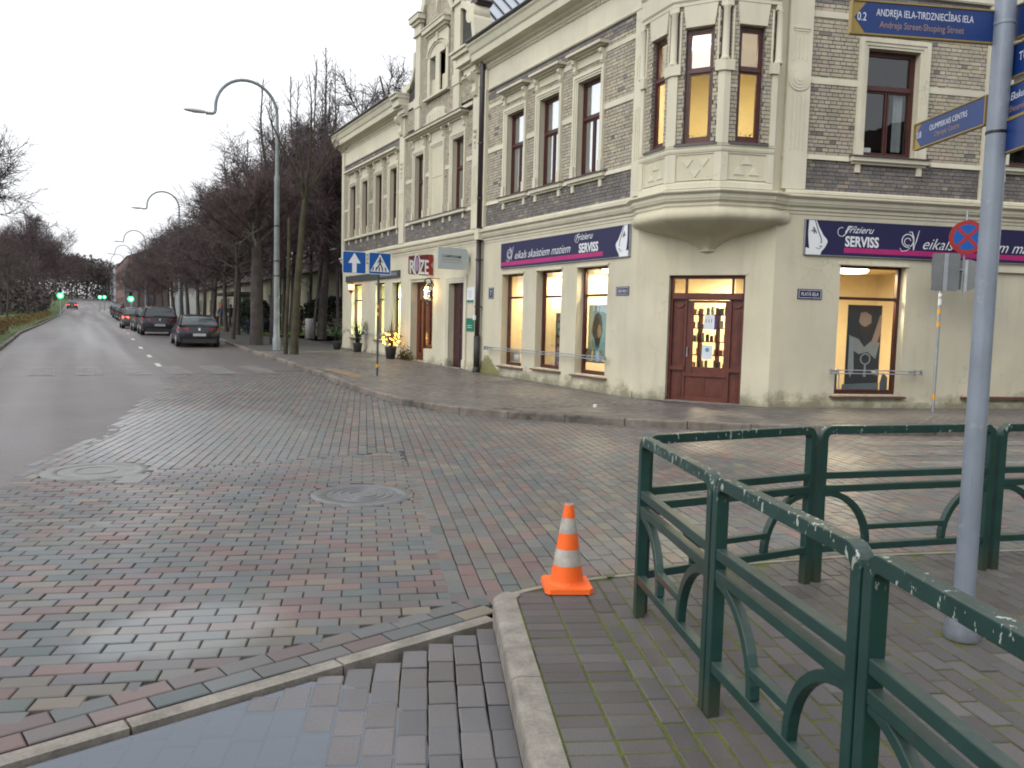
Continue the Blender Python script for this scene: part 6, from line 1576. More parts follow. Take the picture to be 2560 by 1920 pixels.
t = thing('sign_bracket', 'short horizontal bracket joining the two blue road signs', 'bracket', (6.85, 20.86, 3.05)); q = MB(); q.tube([(-.4,0,0),(.36,0,0)], .014, 6); q.build('bar', GALV, t)
x0, y0 = 15.18, 10.12
t = pole_thing('sign_post', 'grey post with orange bands near the side-street wall, holding the no-stopping sign', 'post', x0, y0, 3.16, .03, GALV, 'posts of the road signs', (.10+.17,1.72,1.98))
q = MB(); q.lathe((0,0,2.15), [(.034,0),(.034,.12)], 12, caps=False); q.lathe((0,0,2.32), [(.034,0),(.034,.06)], 12, caps=False); q.build('sticker', WHITE, t)
e = np.array(U2)
q = MB(); q.tube([(0,0,2.86),(.54*e[0],.54*e[1],2.86)], .02, 8); q.build('cross_arm', GALV, t)
q = MB(); q.tube([(.47*e[0],.47*e[1],2.34),(.47*e[0]+.02,.47*e[1],4.02)], .022, 8); q.build('side_post', GALV, t)
ycam = math.atan2(x0, y0)
def nostop(t, g, w, h):
    c = lambda r, n=32: [(r*math.cos(2*math.pi*k/n), r*math.sin(2*math.pi*k/n)) for k in range(n)]
    flat(g, c(.335), 0, BACKM, t, 'sign_plate', .012); flat(g, c(.335), .012, RRED, t, 'red_disc', .002); flat(g, c(.255), .014, RBLUE, t, 'blue_disc', .002)
    for a in (math.pi/4, -math.pi/4):
        q = MB(); stroke(g, [(-.28*math.cos(a),-.28*math.sin(a)),(.28*math.cos(a),.28*math.sin(a))], .062, .016, .018+.001*(a>0), q); q.build('red_bar', RRED, t)
sgn('road_sign', 'round no-stopping sign, red cross on blue with red border', x0+.50*e[0]-.05, y0+.50*e[1]-.05, 3.50, .7, .7, nostop, -.75, 'road signs on the side-street post')
def back_rect(t, g, w, h): flat(g, rr_poly(w, h, .05), 0, BACKM, t, 'sign_plate', .02); q = MB(); q.fb(g, -.04, .04, -h/2, h/2, .02, .035); q.build('stiffener', GALV, t)
def back_round(t, g, w, h): flat(g, [(w/2*math.cos(a), w/2*math.sin(a)) for a in [2*math.pi*k/28 for k in range(28)]], 0, BACKM, t, 'sign_plate', .02); q = MB(); q.fb(g, -.03, .03, -.33, .30, .02, .035); q.build('stiffener', GALV, t)
sgn('road_sign', 'grey back of a rectangular sign at the top of the banded grey post', x0+.03, y0-.05, 2.80, .52, .74, back_rect, -.65, 'road signs on the side-street post')
sgn('road_sign', 'grey back of a round sign hanging below the no-stopping sign', x0+.47*e[0]+.06, y0+.47*e[1]-.03, 2.76, .62, .62, back_round, -1.0, 'road signs on the side-street post')

# street lamps
LAMPP = M('weathered_lamp_pole', (.20,.225,.24), .5, .2, 3)
def street_lamp(x, y, label, hp=8.1):
    t = thing('street_lamp', label, 'street lamp', (x, y, zp(y)), 'tall curved street lamps')
    q = MB(); q.lathe((0,0,0), [(.16,0),(.16,.5),(.13,.55),(.12,1.2),(.115,1.3),(.11,4.5),(.105,hp*.72)], 14); smooth_angle(q.build('lower_pole', LAMPP, t))
    q = MB(); q.lathe((0,0,0), [(.11,hp*.72),(.11,hp*.74),(.075,hp*.755),(.065,hp)], 12); smooth_angle(q.build('upper_pole', LAMPP, t))
    a = [math.pi*k/18 for k in range(19)]; R_ = 1.17
    path = [(0,0,hp-.2)] + [(-R_+R_*math.cos(k), 0, hp+1.02*R_*math.sin(k)) for k in a] + [(-2*R_,0,hp-.10),(-2*R_-.03,0,hp-.20),(-2*R_-.10,0,hp-.25),(-2*R_-.34,0,hp-.27)]
    q = MB(); q.tube(path, [.06]*len(path), 10); q.build('curved_arm', LAMPP, t, True)
    q = MB(); x1 = -2*R_-.30; secs = [(0,.05,.04),(-.15,.12,.07),(-.45,.16,.085),(-.75,.12,.05),(-.85,.03,.02)]
    v = []; n = 12
    for dx, w, h in secs: v += [(x1+dx, w*math.cos(2*math.pi*k/n), hp-.23+h*math.sin(2*math.pi*k/n)) for k in range(n)]
    q.add(v, [(i*n+k, i*n+(k+1) % n, (i+1)*n+(k+1) % n, (i+1)*n+k) for i in range(4) for k in range(n)]); q.build('lamp_head', M('lamp_head_white', (.55,.57,.58), .4, .05), t, True)
    for z in (3.0,3.6,5.0):
        q = MB(); q.lathe((0,0,z), [(.125,0),(.125,.05)], 12); q.build('strap', BLACK, t)
    return t
l1 = street_lamp(7.22, 33.5, 'tall grey street lamp with curved arm, nearest, rising above the bare trees', 9.38)
l2 = copy_tree(l1, loc=(7.42, 70, zp(70)), label='second curved street lamp further up the street, paler against the sky')
for y, x in ((108, 7.6), (140, 7.9), (175, 8.6)):
    copy_tree(l1, loc=(x, y, zp(y)), label='far street lamp %s' % {108:'beyond the row of parked cars', 140:'well beyond the traffic lights, thin against the sky', 175:'farthest one, a hairline before the distant facades'}[y])

# traffic lights
GREENL = emit_mat('green_signal_halo', (0.02, 1.0, 0.30), 1.5); GREENC = emit_mat('green_signal_core', (0.40, 1.0, 0.62), 2.6); REDT = emit_mat('red_tail_glow', (1.0,.06,.03), 5.0)
def traffic_light(x, y, z, label, r=.2, pole=True):
    t = thing('traffic_light', label, 'traffic light', (x, y, zp(y)), 'green traffic lights'); dz = z-zp(y)
    q = MB(); q.lathe((0,0,0), [(.06,0),(.06,dz-.3)], 8); q.build('post', GALV, t)
    q = MB(); q.box(-.17,.17,-.12,.12,dz-.28,dz+.85); q.build('housing', BLACK, t)
    for k in range(3):
        q = MB(); n = 16; rad = r if k == 0 else .12; q.prism([(rad*math.cos(2*math.pi*i/n), -.13, dz+.34*k+rad*math.sin(2*math.pi*i/n)) for i in range(n)], [(rad*math.cos(2*math.pi*i/n), -.16, dz+.34*k+rad*math.sin(2*math.pi*i/n)) for i in range(n)]); q.build('green_lens_halo' if k == 0 else 'dark_lens', GREENL if k == 0 else BLACK, t)  # green disc reaches past the real lens: the signal's halo built as a glowing shape
        if k == 0: q = MB(); q.prism([(rad*.62*math.cos(2*math.pi*i/n), -.16, dz+rad*.62*math.sin(2*math.pi*i/n)) for i in range(n)], [(rad*.62*math.cos(2*math.pi*i/n), -.17, dz+rad*.62*math.sin(2*math.pi*i/n)) for i in range(n)]); q.build('lamp_core', GREENC, t)
traffic_light(-1.45, 106, 3.25, 'green traffic light on the left side of the street', .36)
traffic_light(5.95, 108, 3.15, 'green traffic light above the row of parked cars', .36)
traffic_light(3.65, 150, 3.9, 'distant green traffic light, left one of the far pair', .30)
traffic_light(4.45, 155, 4.0, 'distant green traffic light, right one of the far pair', .30)

# bin, planters
t = thing('litter_bin', 'pale cylindrical litter bin standing under the park trees', 'bin', (10.98, 43.0, zp(43)), rz=0)
q = MB(); q.lathe((0,0,0), [(.2,0),(.21,1.0),(.19,1.06),(.15,1.07)], 16); q.build('bin_body', M('pale_concrete', (.33,.32,.32), .7, .1), t, True)
q = MB(); q.lathe((0,0,.02), [(.225,0),(.225,.10)], 16, caps=False); q.build('foot_band', M('dark_band', (.1,.1,.1), .6), t)
POT = M('dark_planter', (.05,.048,.05), .6, .15)
def blade_plant(x, y, h, lab, col, n, spread, pot_h=.42, kind='blade', seed=1, grp='potted plants by the shop wall', lights=False, pr=.2):
    t = thing('potted_plant', lab, 'potted plant', (x, y, zp(y)), grp); rr = random.Random(seed)
    q = MB(); q.lathe((0,0,0), [(pr*.72,0),(pr,pot_h),(pr*1.06,pot_h+.02),(pr*.9,pot_h+.02),(pr*.88,pot_h-.05)], 16); q.build('pot', POT, t, True)
    q = MB()
    for _ in range(n):
        a = rr.random()*6.28; sp_ = rr.random()**.7*spread; H = h*rr.uniform(.55,1)*(1-.25*sp_/spread); w = .016 if kind == 'blade' else .012
        p = [Vector((.06*math.cos(a),.06*math.sin(a),pot_h)), Vector((sp_*.35*math.cos(a),sp_*.35*math.sin(a),pot_h+(H-pot_h)*.5)), Vector((sp_*math.cos(a),sp_*math.sin(a),H))]
        b_ = Vector((math.sin(a),-math.cos(a),0))*w
        q.add([p[0]-b_,p[0]+b_,p[1]+b_,p[1]-b_,p[2]], [(0,1,2,3),(3,2,4)])
        if kind != 'blade':
            for k in range(26):
                f = k/26; c = p[1].lerp(p[2], f) if k > 8 else p[0].lerp(p[1], k/9); d = Vector((rr.uniform(-1,1),rr.uniform(-1,1),rr.uniform(.1,.8)))*.13; s_ = Vector((d.y,-d.x,0))*.13
                q.add([c-s_,c+s_,c+d], [(0,1,2)])
    o = q.build('foliage', col, t); o['kind'] = 'stuff'
    if lights:
        E_ = emit_mat('fairy_light', (1.0,.55,.10), 5.0); q = MB(); q2 = MB()
        for k in range(70):
            th = rr.random()*6.28; ph = rr.uniform(-.8,.9); R_ = .33
            c = (R_*math.cos(ph)*math.cos(th), R_*math.cos(ph)*math.sin(th), pot_h+.30+R_*.9*math.sin(ph)); s_ = .013
            q.hexa([(c[0]+i*s_,c[1]+j*s_,c[2]+m_*s_*1.6) for m_ in (-1,1) for i,j in ((-1,-1),(1,-1),(1,1),(-1,1))])
        o = q.build('fairy_lights', E_, t); o['kind'] = 'stuff'
        for k in range(10): q2.tube([(.33*math.cos(.63*k)*math.sin(u), .33*math.sin(.63*k)*math.sin(u), pot_h+.30+.32*math.cos(u)) for u in [math.pi*i/8 for i in range(9)]], .007, 4)
        q2.build('wire_ball', M('wicker_brown', (.06,.035,.015), .7), t)
        lamp = bpy.data.lights.new('glow', 'POINT'); lamp.energy = 4; lamp.color = (1,.55,.2); lamp.shadow_soft_size = .3; lo_ = link('glow', lamp, t); lo_.location = (0,0,pot_h+.3)
    return t
blade_plant(10.25, 28.3, 2.0, 'tall pot with brown reeds and a ball of glowing fairy lights', M('brown_reed', (.11,.05,.03), .7, .2), 34, .75, .42, lights=True, pr=.22)
FIR = M('dark_fir_green', (.018,.035,.018), .8, .3, 6)
blade_plant(10.35, 32.6, 1.55, 'dark green potted conifer by the far wall, right-hand one of the pair', FIR, 34, .55, .36, 'fir', 3)
blade_plant(10.0, 34.4, 1.35, 'dark green potted conifer by the far wall, left-hand one of the pair', FIR, 34, .55, .36, 'fir', 4)
t = thing('mossy_bush', 'olive moss and weeds at the wall foot behind the lit planter', 'plant', (10.55, 27.6, zp(27.6))); q = MB(); rr = random.Random(5)
for k in range(500):
    a = rr.gauss(0,.35); h = abs(rr.gauss(0,.2)); x = rr.uniform(-.12,.12); q.add([(x,a,h),(x+.04,a+.03,h),(x,a+.02,h+.06)], [(0,1,2)])
q.build('leaves', M('olive_moss', (.13,.11,.025), .9, .3), t)['kind'] = 'stuff'

# ------------------------------------------------------------------ trees
BARK = M('bare_bark', (0.062,0.052,0.048), .9, .35, 3, bmp=.5, bs=12); TWIG = M('bare_twigs', (0.088,0.070,0.068), .9, .3, .8); TWIGL = M('reddish_twigs', (0.098,0.068,0.070), .9, .3, .5)
MOSSB = M('mossy_bark', (0.050,0.045,0.026), .95, .4, 2.5, bmp=.5, bs=12); PALEB = M('pale_lichen_twigs', (0.20,0.19,0.165), .9, .15)
def branch(mb, p, d, L, r0, r1, rr, nseg=3, n=3, up=.15, wob=.16):
    pts = [Vector(p)]; d = Vector(d).normalized(); rs = [r0]
    for k in range(nseg):
        d = (d + Vector((rr.gauss(0,wob), rr.gauss(0,wob), rr.gauss(0,wob)*.6+up))).normalized()
        pts.append(pts[-1]+d*L/nseg); rs.append(r0+(r1-r0)*(k+1)/nseg)
    mb.tube(pts, rs, n, caps=False); return pts
def perp(d, rr, ang):
    d = Vector(d).normalized(); a = Vector((rr.gauss(0,1),rr.gauss(0,1),rr.gauss(0,1))); a = (a - d*a.dot(d)).normalized()
    return (d*math.cos(ang)+a*math.sin(ang)).normalized()
def make_tree(seed, H=10.5, trunk=3.6, r=.20, nl=8, n2=9, n3=9, n4=3, spread=.62, up=.10, limbL=None, tw=.011, bark=BARK, twig=TWIG):
    rr = random.Random(seed); T = MB(); Cc = MB()
    tp = branch(T, (0,0,-.1), (rr.gauss(0,.03),rr.gauss(0,.03),1), trunk*1.15, r, r*.72, rr, 4, 9, .02, .03)
    lead = branch(T, tp[-1], (0,0,1), (H-trunk)*.75, r*.7, .03, rr, 6, 6, .05, .07)
    LL = limbL or (H-trunk)*.62
    starts = []
    for i in range(nl):
        f = i/nl; b_ = tp[-1].lerp(lead[3], f*.9); az = i*2.4+rr.random()*.6; el = math.pi/2*(.10+.62*f)+rr.uniform(-.05,.2)
        starts.append((b_, Vector((math.cos(az)*math.cos(el), math.sin(az)*math.cos(el), math.sin(el))), LL*(1.0-.35*f)*rr.uniform(.8,1.1)))
    for b_, d, L in starts:
        lp = branch(T, b_, d, L, r*.34, .022, rr, 5, 5, up, .14)
        for j in range(n2):
            f = .18+.8*j/n2; i0 = min(int(f*5), 4); q0 = lp[i0].lerp(lp[i0+1], f*5-i0); dd = perp(lp[i0+1]-lp[i0], rr, rr.uniform(.5,1.15))
            sp2 = branch(Cc, q0, dd, L*.42*(1.15-f*.5), .026*(1.1-f*.5), .009, rr, 3, 3, up*.8, .2)
            for k in range(n3):
                g_ = rr.random(); i1 = min(int(g_*3), 2); q1 = sp2[i1].lerp(sp2[i1+1], g_*3-i1); d3 = perp(sp2[i1+1]-sp2[i1], rr, rr.uniform(.4,1.2))
                s3 = branch(Cc, q1, d3, L*.20*rr.uniform(.6,1.3), tw, tw*.5, rr, 2, 3, up*.6, .25)
                for m_ in range(n4):
                    h_ = rr.random(); q2 = s3[0].lerp(s3[2], h_); branch(Cc, q2, perp(s3[2]-s3[0], rr, rr.uniform(.5,1.1)), L*.09*rr.uniform(.6,1.4), tw*.6, tw*.4, rr, 1, 3, .05, .2)
    me_t = mesh_only(T, 'trunk', bark, True); me_c = mesh_only(Cc, 'crown', twig)
    return me_t, me_c
def mesh_only(mb, name, mat, smooth=False):
    me = bpy.data.meshes.new(name); me.from_pydata(mb.v, [], mb.f); me.materials.append(mat)
    if smooth: me.polygons.foreach_set('use_smooth', [True]*len(me.polygons))
    me.update(); return me
def tree(proto, x, y, s_, rz, label, grp, sz=None, name='bare_tree', z=None):
    t = thing(name, label, 'tree', (x, y, zp(y) if z is None else z), grp, rz); t.scale = (s_, s_, sz or s_)
    link('trunk', proto[0], t); link('crown', proto[1], t); return t
P1 = make_tree(1, H=11, trunk=3.2, nl=11, n2=12, n3=13, n4=4, twig=TWIGL, tw=.014); P2 = make_tree(2, H=11.5, trunk=3.4, n2=12, n3=12, n4=4, nl=12, tw=.014); P3 = make_tree(3, H=10.5, trunk=3.0, nl=11, n2=12, n3=13, n4=4, twig=TWIGL, tw=.014)
def tall(seed, H=14, r=.10, bark=BARK, twig=TWIG, n=46):
    rr = random.Random(seed); T = MB(); Cc = MB()
    tp = branch(T, (0,0,-.1), (0,0,1), H, r, .02, rr, 9, 6, .03, .035)
    for i in range(n):
        f = .30+.68*i/n; k = min(int(f*9), 8); q0 = tp[k].lerp(tp[k+1], f*9-k); az = rr.random()*6.28; L = (1.9*(1-f)+.55)*rr.uniform(.6,1.2)
        sp_ = branch(Cc, q0, (math.cos(az)*.75, math.sin(az)*.75, .75), L, .02, .008, rr, 3, 3, .22, .15)
        for j in range(9):
            h_ = rr.random(); k2 = min(int(h_*3), 2); q1 = sp_[k2].lerp(sp_[k2+1], h_*3-k2); s3 = branch(Cc, q1, perp(sp_[k2+1]-sp_[k2], rr, .7), L*.3*rr.uniform(.5,1.2), .008, .005, rr, 2, 3, .15, .2)
    return mesh_only(T, 'trunk', bark, True), mesh_only(Cc, 'crown', twig)
TA, TB_, TC = tall(21), tall(22, 15, .12), tall(23, 13, .09)
G1 = 'bare street trees along the right pavement'
rr = random.Random(9)
# thick trunk beside the black car, small tree behind it, mossy slim tree by the lamp
PB = make_tree(5, H=10.2, trunk=4.4, r=.36, nl=12, n2=12, n3=12, n4=4, twig=TWIGL, tw=.014)
tree(PB, 7.22, 37.8, .86, .4, 'bare tree with a thick dark trunk between the black car and the lamp', G1)
PS = make_tree(6, H=8.5, trunk=3.0, r=.11, nl=6, n3=10, n4=4)
tree(PS, 7.0, 42.5, 1.0, 1.0, 'slim bare street tree just left of the thick trunk, beside the black car', G1)
rr2 = random.Random(31); T = MB(); Cc = MB()
tp = branch(T, (0,0,-.1), (.01,0,1), 6.0, .17, .10, rr2, 6, 8, .03, .035); tp2 = branch(T, (-.28,.2,-.1), (-.02,0,1), 5.2, .09, .06, rr2, 5, 7, .03, .03)
for dx, L in ((-.30,3.6),(.35,3.3),(.1,4.6),(-.1,2.6),(.6,2.4)):
    lp = branch(T, tp[-1], (dx,rr2.uniform(-.2,.2),1), L, .07, .015, rr2, 5, 5, .05, .07)
    for j in range(16):
        f = .1+.88*j/16; i0 = min(int(f*5), 4); q0 = lp[i0].lerp(lp[i0+1], f*5-i0); s3 = branch(Cc, q0, perp(lp[i0+1]-lp[i0], rr2, .7), rr2.uniform(.4,1.1), .014, .007, rr2, 3, 3, .2, .2)
        for k in range(5): branch(Cc, s3[1].lerp(s3[2], rr2.random()), perp(s3[2]-s3[1], rr2, .7), rr2.uniform(.15,.4), .007, .005, rr2, 1, 3, .1, .2)
tree((mesh_only(T,'trunk',MOSSB,True), mesh_only(Cc,'crown',TWIG)), 7.32, 30.9, 1.0, 0, 'slim mossy tree with two stems just right of the nearest lamp', G1)
# dead leaning branch against the sky by the lamp arm
rr2 = random.Random(77); T = MB()
lp = branch(T, (0,0,0), (-.30,0,1), 5.8, .10, .02, rr2, 7, 6, .0, .05); Cc = MB()
for j in range(22):
    f = .3+.7*j/22; i0 = min(int(f*7), 6); q0 = lp[i0].lerp(lp[i0+1], f*7-i0); branch(Cc, q0, perp(lp[i0+1]-lp[i0], rr2, .6), rr2.uniform(.3,.9), .02, .008, rr2, 3, 3, .05, .3)
o1 = mesh_only(T,'trunk',BARK,True); o2 = mesh_only(Cc,'crown',TWIG)
T = MB(); branch(T, (0,0,-.1), (.03,0,1), 6.4, .16, .10, rr2, 5, 7, .02, .02); o3 = mesh_only(T,'trunk',BARK,True)
t = thing('bare_tree', 'bare tree leaning left above the others, its tip under the lamp arm', 'tree', (8.05, 38.2, zp(38)), G1); link('trunk', o3, t); o = link('leader', o1, t); o.location = (.18,0,6.1); o = link('crown', o2, t); o.location = (.18,0,6.1)
names_y = ['just past the parked estate car','behind the parked estate car','over the third parked car','over the middle of the parked row','over the farther parked cars','past the second street lamp','towards the traffic light','beside the right traffic light','beyond the right traffic light','far up the right pavement','last in the right-hand row']
for i, y in enumerate([47.5, 53, 59, 65, 72, 79, 87, 96, 106, 118, 132]):
    tree([P1,P2,P3][i % 3], 7.9+.004*y+rr.uniform(-.3,.3), y, rr.uniform(.80,.90), rr.random()*6, 'bare dense-crowned street tree ' + names_y[i], G1)
G2 = 'bare trees in the park behind the street row'
w2 = ['left of the litter bin, near the lawn','right behind the litter bin','behind the potted conifers','deep in the park behind the lamp','in the middle of the park','before the low beige house','behind the thick trunk','near the walkers on the path','farther back along the park','deep behind the walkers','towards the end of the park','at the far end of the park']
for i, (x, y) in enumerate([(11.2,47),(12.1,44.6),(13.3,43.2),(12.6,54),(15.2,50),(13.5,62),(11.2,57),(12.2,70),(14.5,74),(11.8,84),(13,98),(12.5,115)]):
    tree([P2,P3,P1][i % 3], x, y, rr.uniform(1.1,1.3), rr.random()*6, 'bare park tree ' + w2[i], G2)
G3 = 'tall straight slender trees behind the park trees'
w3 = ['nearest the end wall of the house','second from the house end wall','a little left of the house eaves','tallest of the cluster by the eaves','between the eaves and the lamp','thin one midway to the lamp','close behind the mossy tree','left edge of the slender cluster','behind the roof corner','rising over the low eaves','leaning slightly over the roof line','farther back over the roof','at the back of the cluster','thin, farthest from the house','standing over the litter bin','over the potted conifers','among the crowns behind the mossy tree','behind the lamp pole','a little right of the lamp pole','over the nearest park crowns']
for i, (x, y, s_) in enumerate([(12.9,44,1.0),(12.5,45.5,1.03),(12.0,46,.98),(12.3,48,1.08),(11.4,48.5,.93),(10.9,50,.88),(10.2,49,.78),(9.7,52,.74),(13.9,46,.95),(15.0,48,1.0),(13.4,49.5,1.05),(16.8,50,1.05),(14.2,53,1.12),(9.3,56,.76),(11.6,44.5,.92),(12.6,47.2,1.0),(10.6,47.5,.84),(9.0,47,.72),(9.9,45.5,.78),(11.0,46.3,.9)]):
    tree([TA,TB_,TC][i % 3], x, y, 1.0, rr.random()*6, 'tall slender bare tree ' + w3[i], G3, sz=s_*1.06)
for i, (x, y) in enumerate([(18.2,47.5),(19.8,50),(21.5,46),(23.5,52),(17.2,44)]):
    tree([P1,P2,P3][i % 3], x, y, 1.28+.05*i, i*1.3, 'broad bare tree rising over the roof ' + ['left of the gable','right beside the gable scroll','behind the gable','far right behind the gable roof','just left of the low chimney'][i], 'bare trees behind the house', z=zp(45))
for i, (x, y) in enumerate([(27,41),(29.5,40),(31.5,42)]):
    tree([TA,TB_,TC][i % 3], x, y, 1.25, i, 'bare treetop showing over the pale gable roof, ' + ['left one','middle one','right one'][i], 'bare trees behind the house', sz=1.42)
G4 = 'bare trees on the left verge'
for i, (pr, x, y, s_, lb) in enumerate([(P2,-6.1,41,1.05,'big bare tree at the left edge, its boughs reaching over the street'),(PS,-4.7,74,.82,'small bare tree on the left lawn, nearest the hedge'),(PS,-6.4,84,.9,'small forked tree on the left lawn further back'),(PS,-4.4,100,.95,'small bare tree midway along the left lawn'),(P3,-7.6,112,1.1,'bare tree behind the small lawn trees'),(P1,-5.6,126,1.2,'dense bare tree before the tall one'),
        (P2,-5.2,148,1.55,'tallest bare tree on the left, its top clear of the others'),(P3,-5.2,172,1.5,'dense bare tree at the right end of the left row'),(P1,-6.0,200,1.5,'farthest bare tree of the left row'),(P2,-12,92,1.2,'bare tree far left behind the lawn'),(P3,-11,135,1.3,'bare tree far left, deeper behind the lawn'),(P1,-16,110,1.4,'bare tree far left, beside the pale green building'),(P3,-17,165,1.6,'bare tree deep left, over the pale green building'),(P1,-9,185,1.5,'bare tree deep left, behind the tallest one'),(P2,-24,190,1.8,'large bare tree at the back of the left lawn'),(P3,-14,230,1.9,'large bare tree closing the left lawn')]):
    tree(pr, x, y, s_, i*1.7, lb, G4)
for i, (x, y, s_) in enumerate([(-1,330,1.7),(4,360,1.6),(8,340,1.4),(12,390,1.7),(1,400,1.9),(-6,300,1.7)]):
    tree([P1,P2,P3][i % 3], x, y, s_, i, 'hazy bare tree closing the far end of the street, ' + ['left of centre','in the centre','right of centre','at the right by the facades','at the very back','at the left margin'][i], 'trees closing the street')
# pale lichen-covered boughs in front of the dark crowns
rr2 = random.Random(51); Cc = MB()
for k in range(7):
    s3 = branch(Cc, (0,0,0), (rr2.uniform(-1,.2), 0, rr2.uniform(-.6,1)), rr2.uniform(.5,1.1), .03, .012, rr2, 3, 4, 0, .25)
    for j in range(5): branch(Cc, s3[1+j % 2], perp(s3[3]-s3[0], rr2, .7), rr2.uniform(.15,.4), .014, .008, rr2, 2, 3, 0, .3)
t = thing('dead_bough', 'pale lichened dead boughs sticking out left of the lamp pole', 'branch', (6.95, 37.0, 5.2)); o = Cc.build('boughs', PALEB, t)

# hedges and shrubs as leaf clouds
def leafcloud(name, label, cat, boxes, n, size, mat, seed=1, grp=None):
    rr = random.Random(seed); t = thing(name, label, cat, (boxes[0][0], boxes[0][2], zp(boxes[0][2])), grp); o0 = t.location; q = MB()
    for _ in range(n):
        x0, x1, y0, y1, h = boxes[rr.randrange(len(boxes))]
        x = rr.uniform(x0,x1); y = rr.uniform(y0,y1); edge = 1-abs(2*(x-x0)/(x1-x0)-1)**4*.35
        z = zp(y) + h*edge*(rr.random()**(.45 if h < 4 else .85)) + rr.gauss(0,.03); s_ = size*rr.uniform(.5,1.3)
        c = Vector((x,y,z))-o0; a = Vector((rr.gauss(0,1),rr.gauss(0,1),rr.gauss(0,1))).normalized()*s_; b_ = Vector((rr.gauss(0,1),rr.gauss(0,1),rr.gauss(0,1))).normalized()*s_*.7
        q.add([c-a, c+b_, c+a, c-b_], [(0,1,2,3)])
    o = q.build('leaves', mat, t); o['kind'] = 'stuff'; return t
HB = M('brown_hedge_leaf', (0.125,0.085,0.028), .9, .45, .7); EV = M('dark_evergreen', (0.016,0.026,0.014), .85, .4, .6); SH = M('bronze_shrub', (0.05,0.025,0.025), .9, .3, .8)
leafcloud('hedge', 'low clipped yellow-brown hedge along the left kerb', 'hedge', [(-3.9,-2.75,26,46,.62),(-3.9,-2.75,26,46,.62),(-3.7,-2.6,46,70,.62),(-3.5,-2.4,70,110,.65)], 16000, .045, HB, 2)
for i, (b_, lb) in enumerate([((12.0,16.8,47,49.5,2.3),'dark evergreen hedge behind the litter bin'),((9.8,11.3,54,57,2.1),'dark evergreen shrub behind the lamp pole'),((12.4,13.8,38.5,41.5,2.6),'dark bush pressed against the end wall of the house')]):
    leafcloud('evergreen_shrub', lb, 'shrub', [b_], 5200, .10, EV, 20+i, 'dark evergreen shrubs in the park')
leafcloud('low_hedge', 'low bronze hedge along the park edge behind the walkers', 'hedge', [(9.6,10.8,60,86,.85)], 5000, .08, SH, 31)
leafcloud('dark_shrub', 'dark blue-green low shrub right of the walkers', 'shrub', [(8.9,10.6,49,51,.75)], 2500, .08, M('slate_shrub', (.02,.024,.04), .9, .2), 33)

leafcloud('thicket', 'brown leafless thicket closing the back of the left lawn', 'shrubs', [(-70,-3.4,150,235,9),(-30,-3.4,120,150,4.5)], 15000, .34, TWIG, 41)
leafcloud('thicket', 'grey-brown belt of trees closing the far end of the street', 'trees', [(-30,15,330,420,17)], 12000, .55, M('far_grey_twigs', (.075,.062,.060), .9, .2, .1), 42)

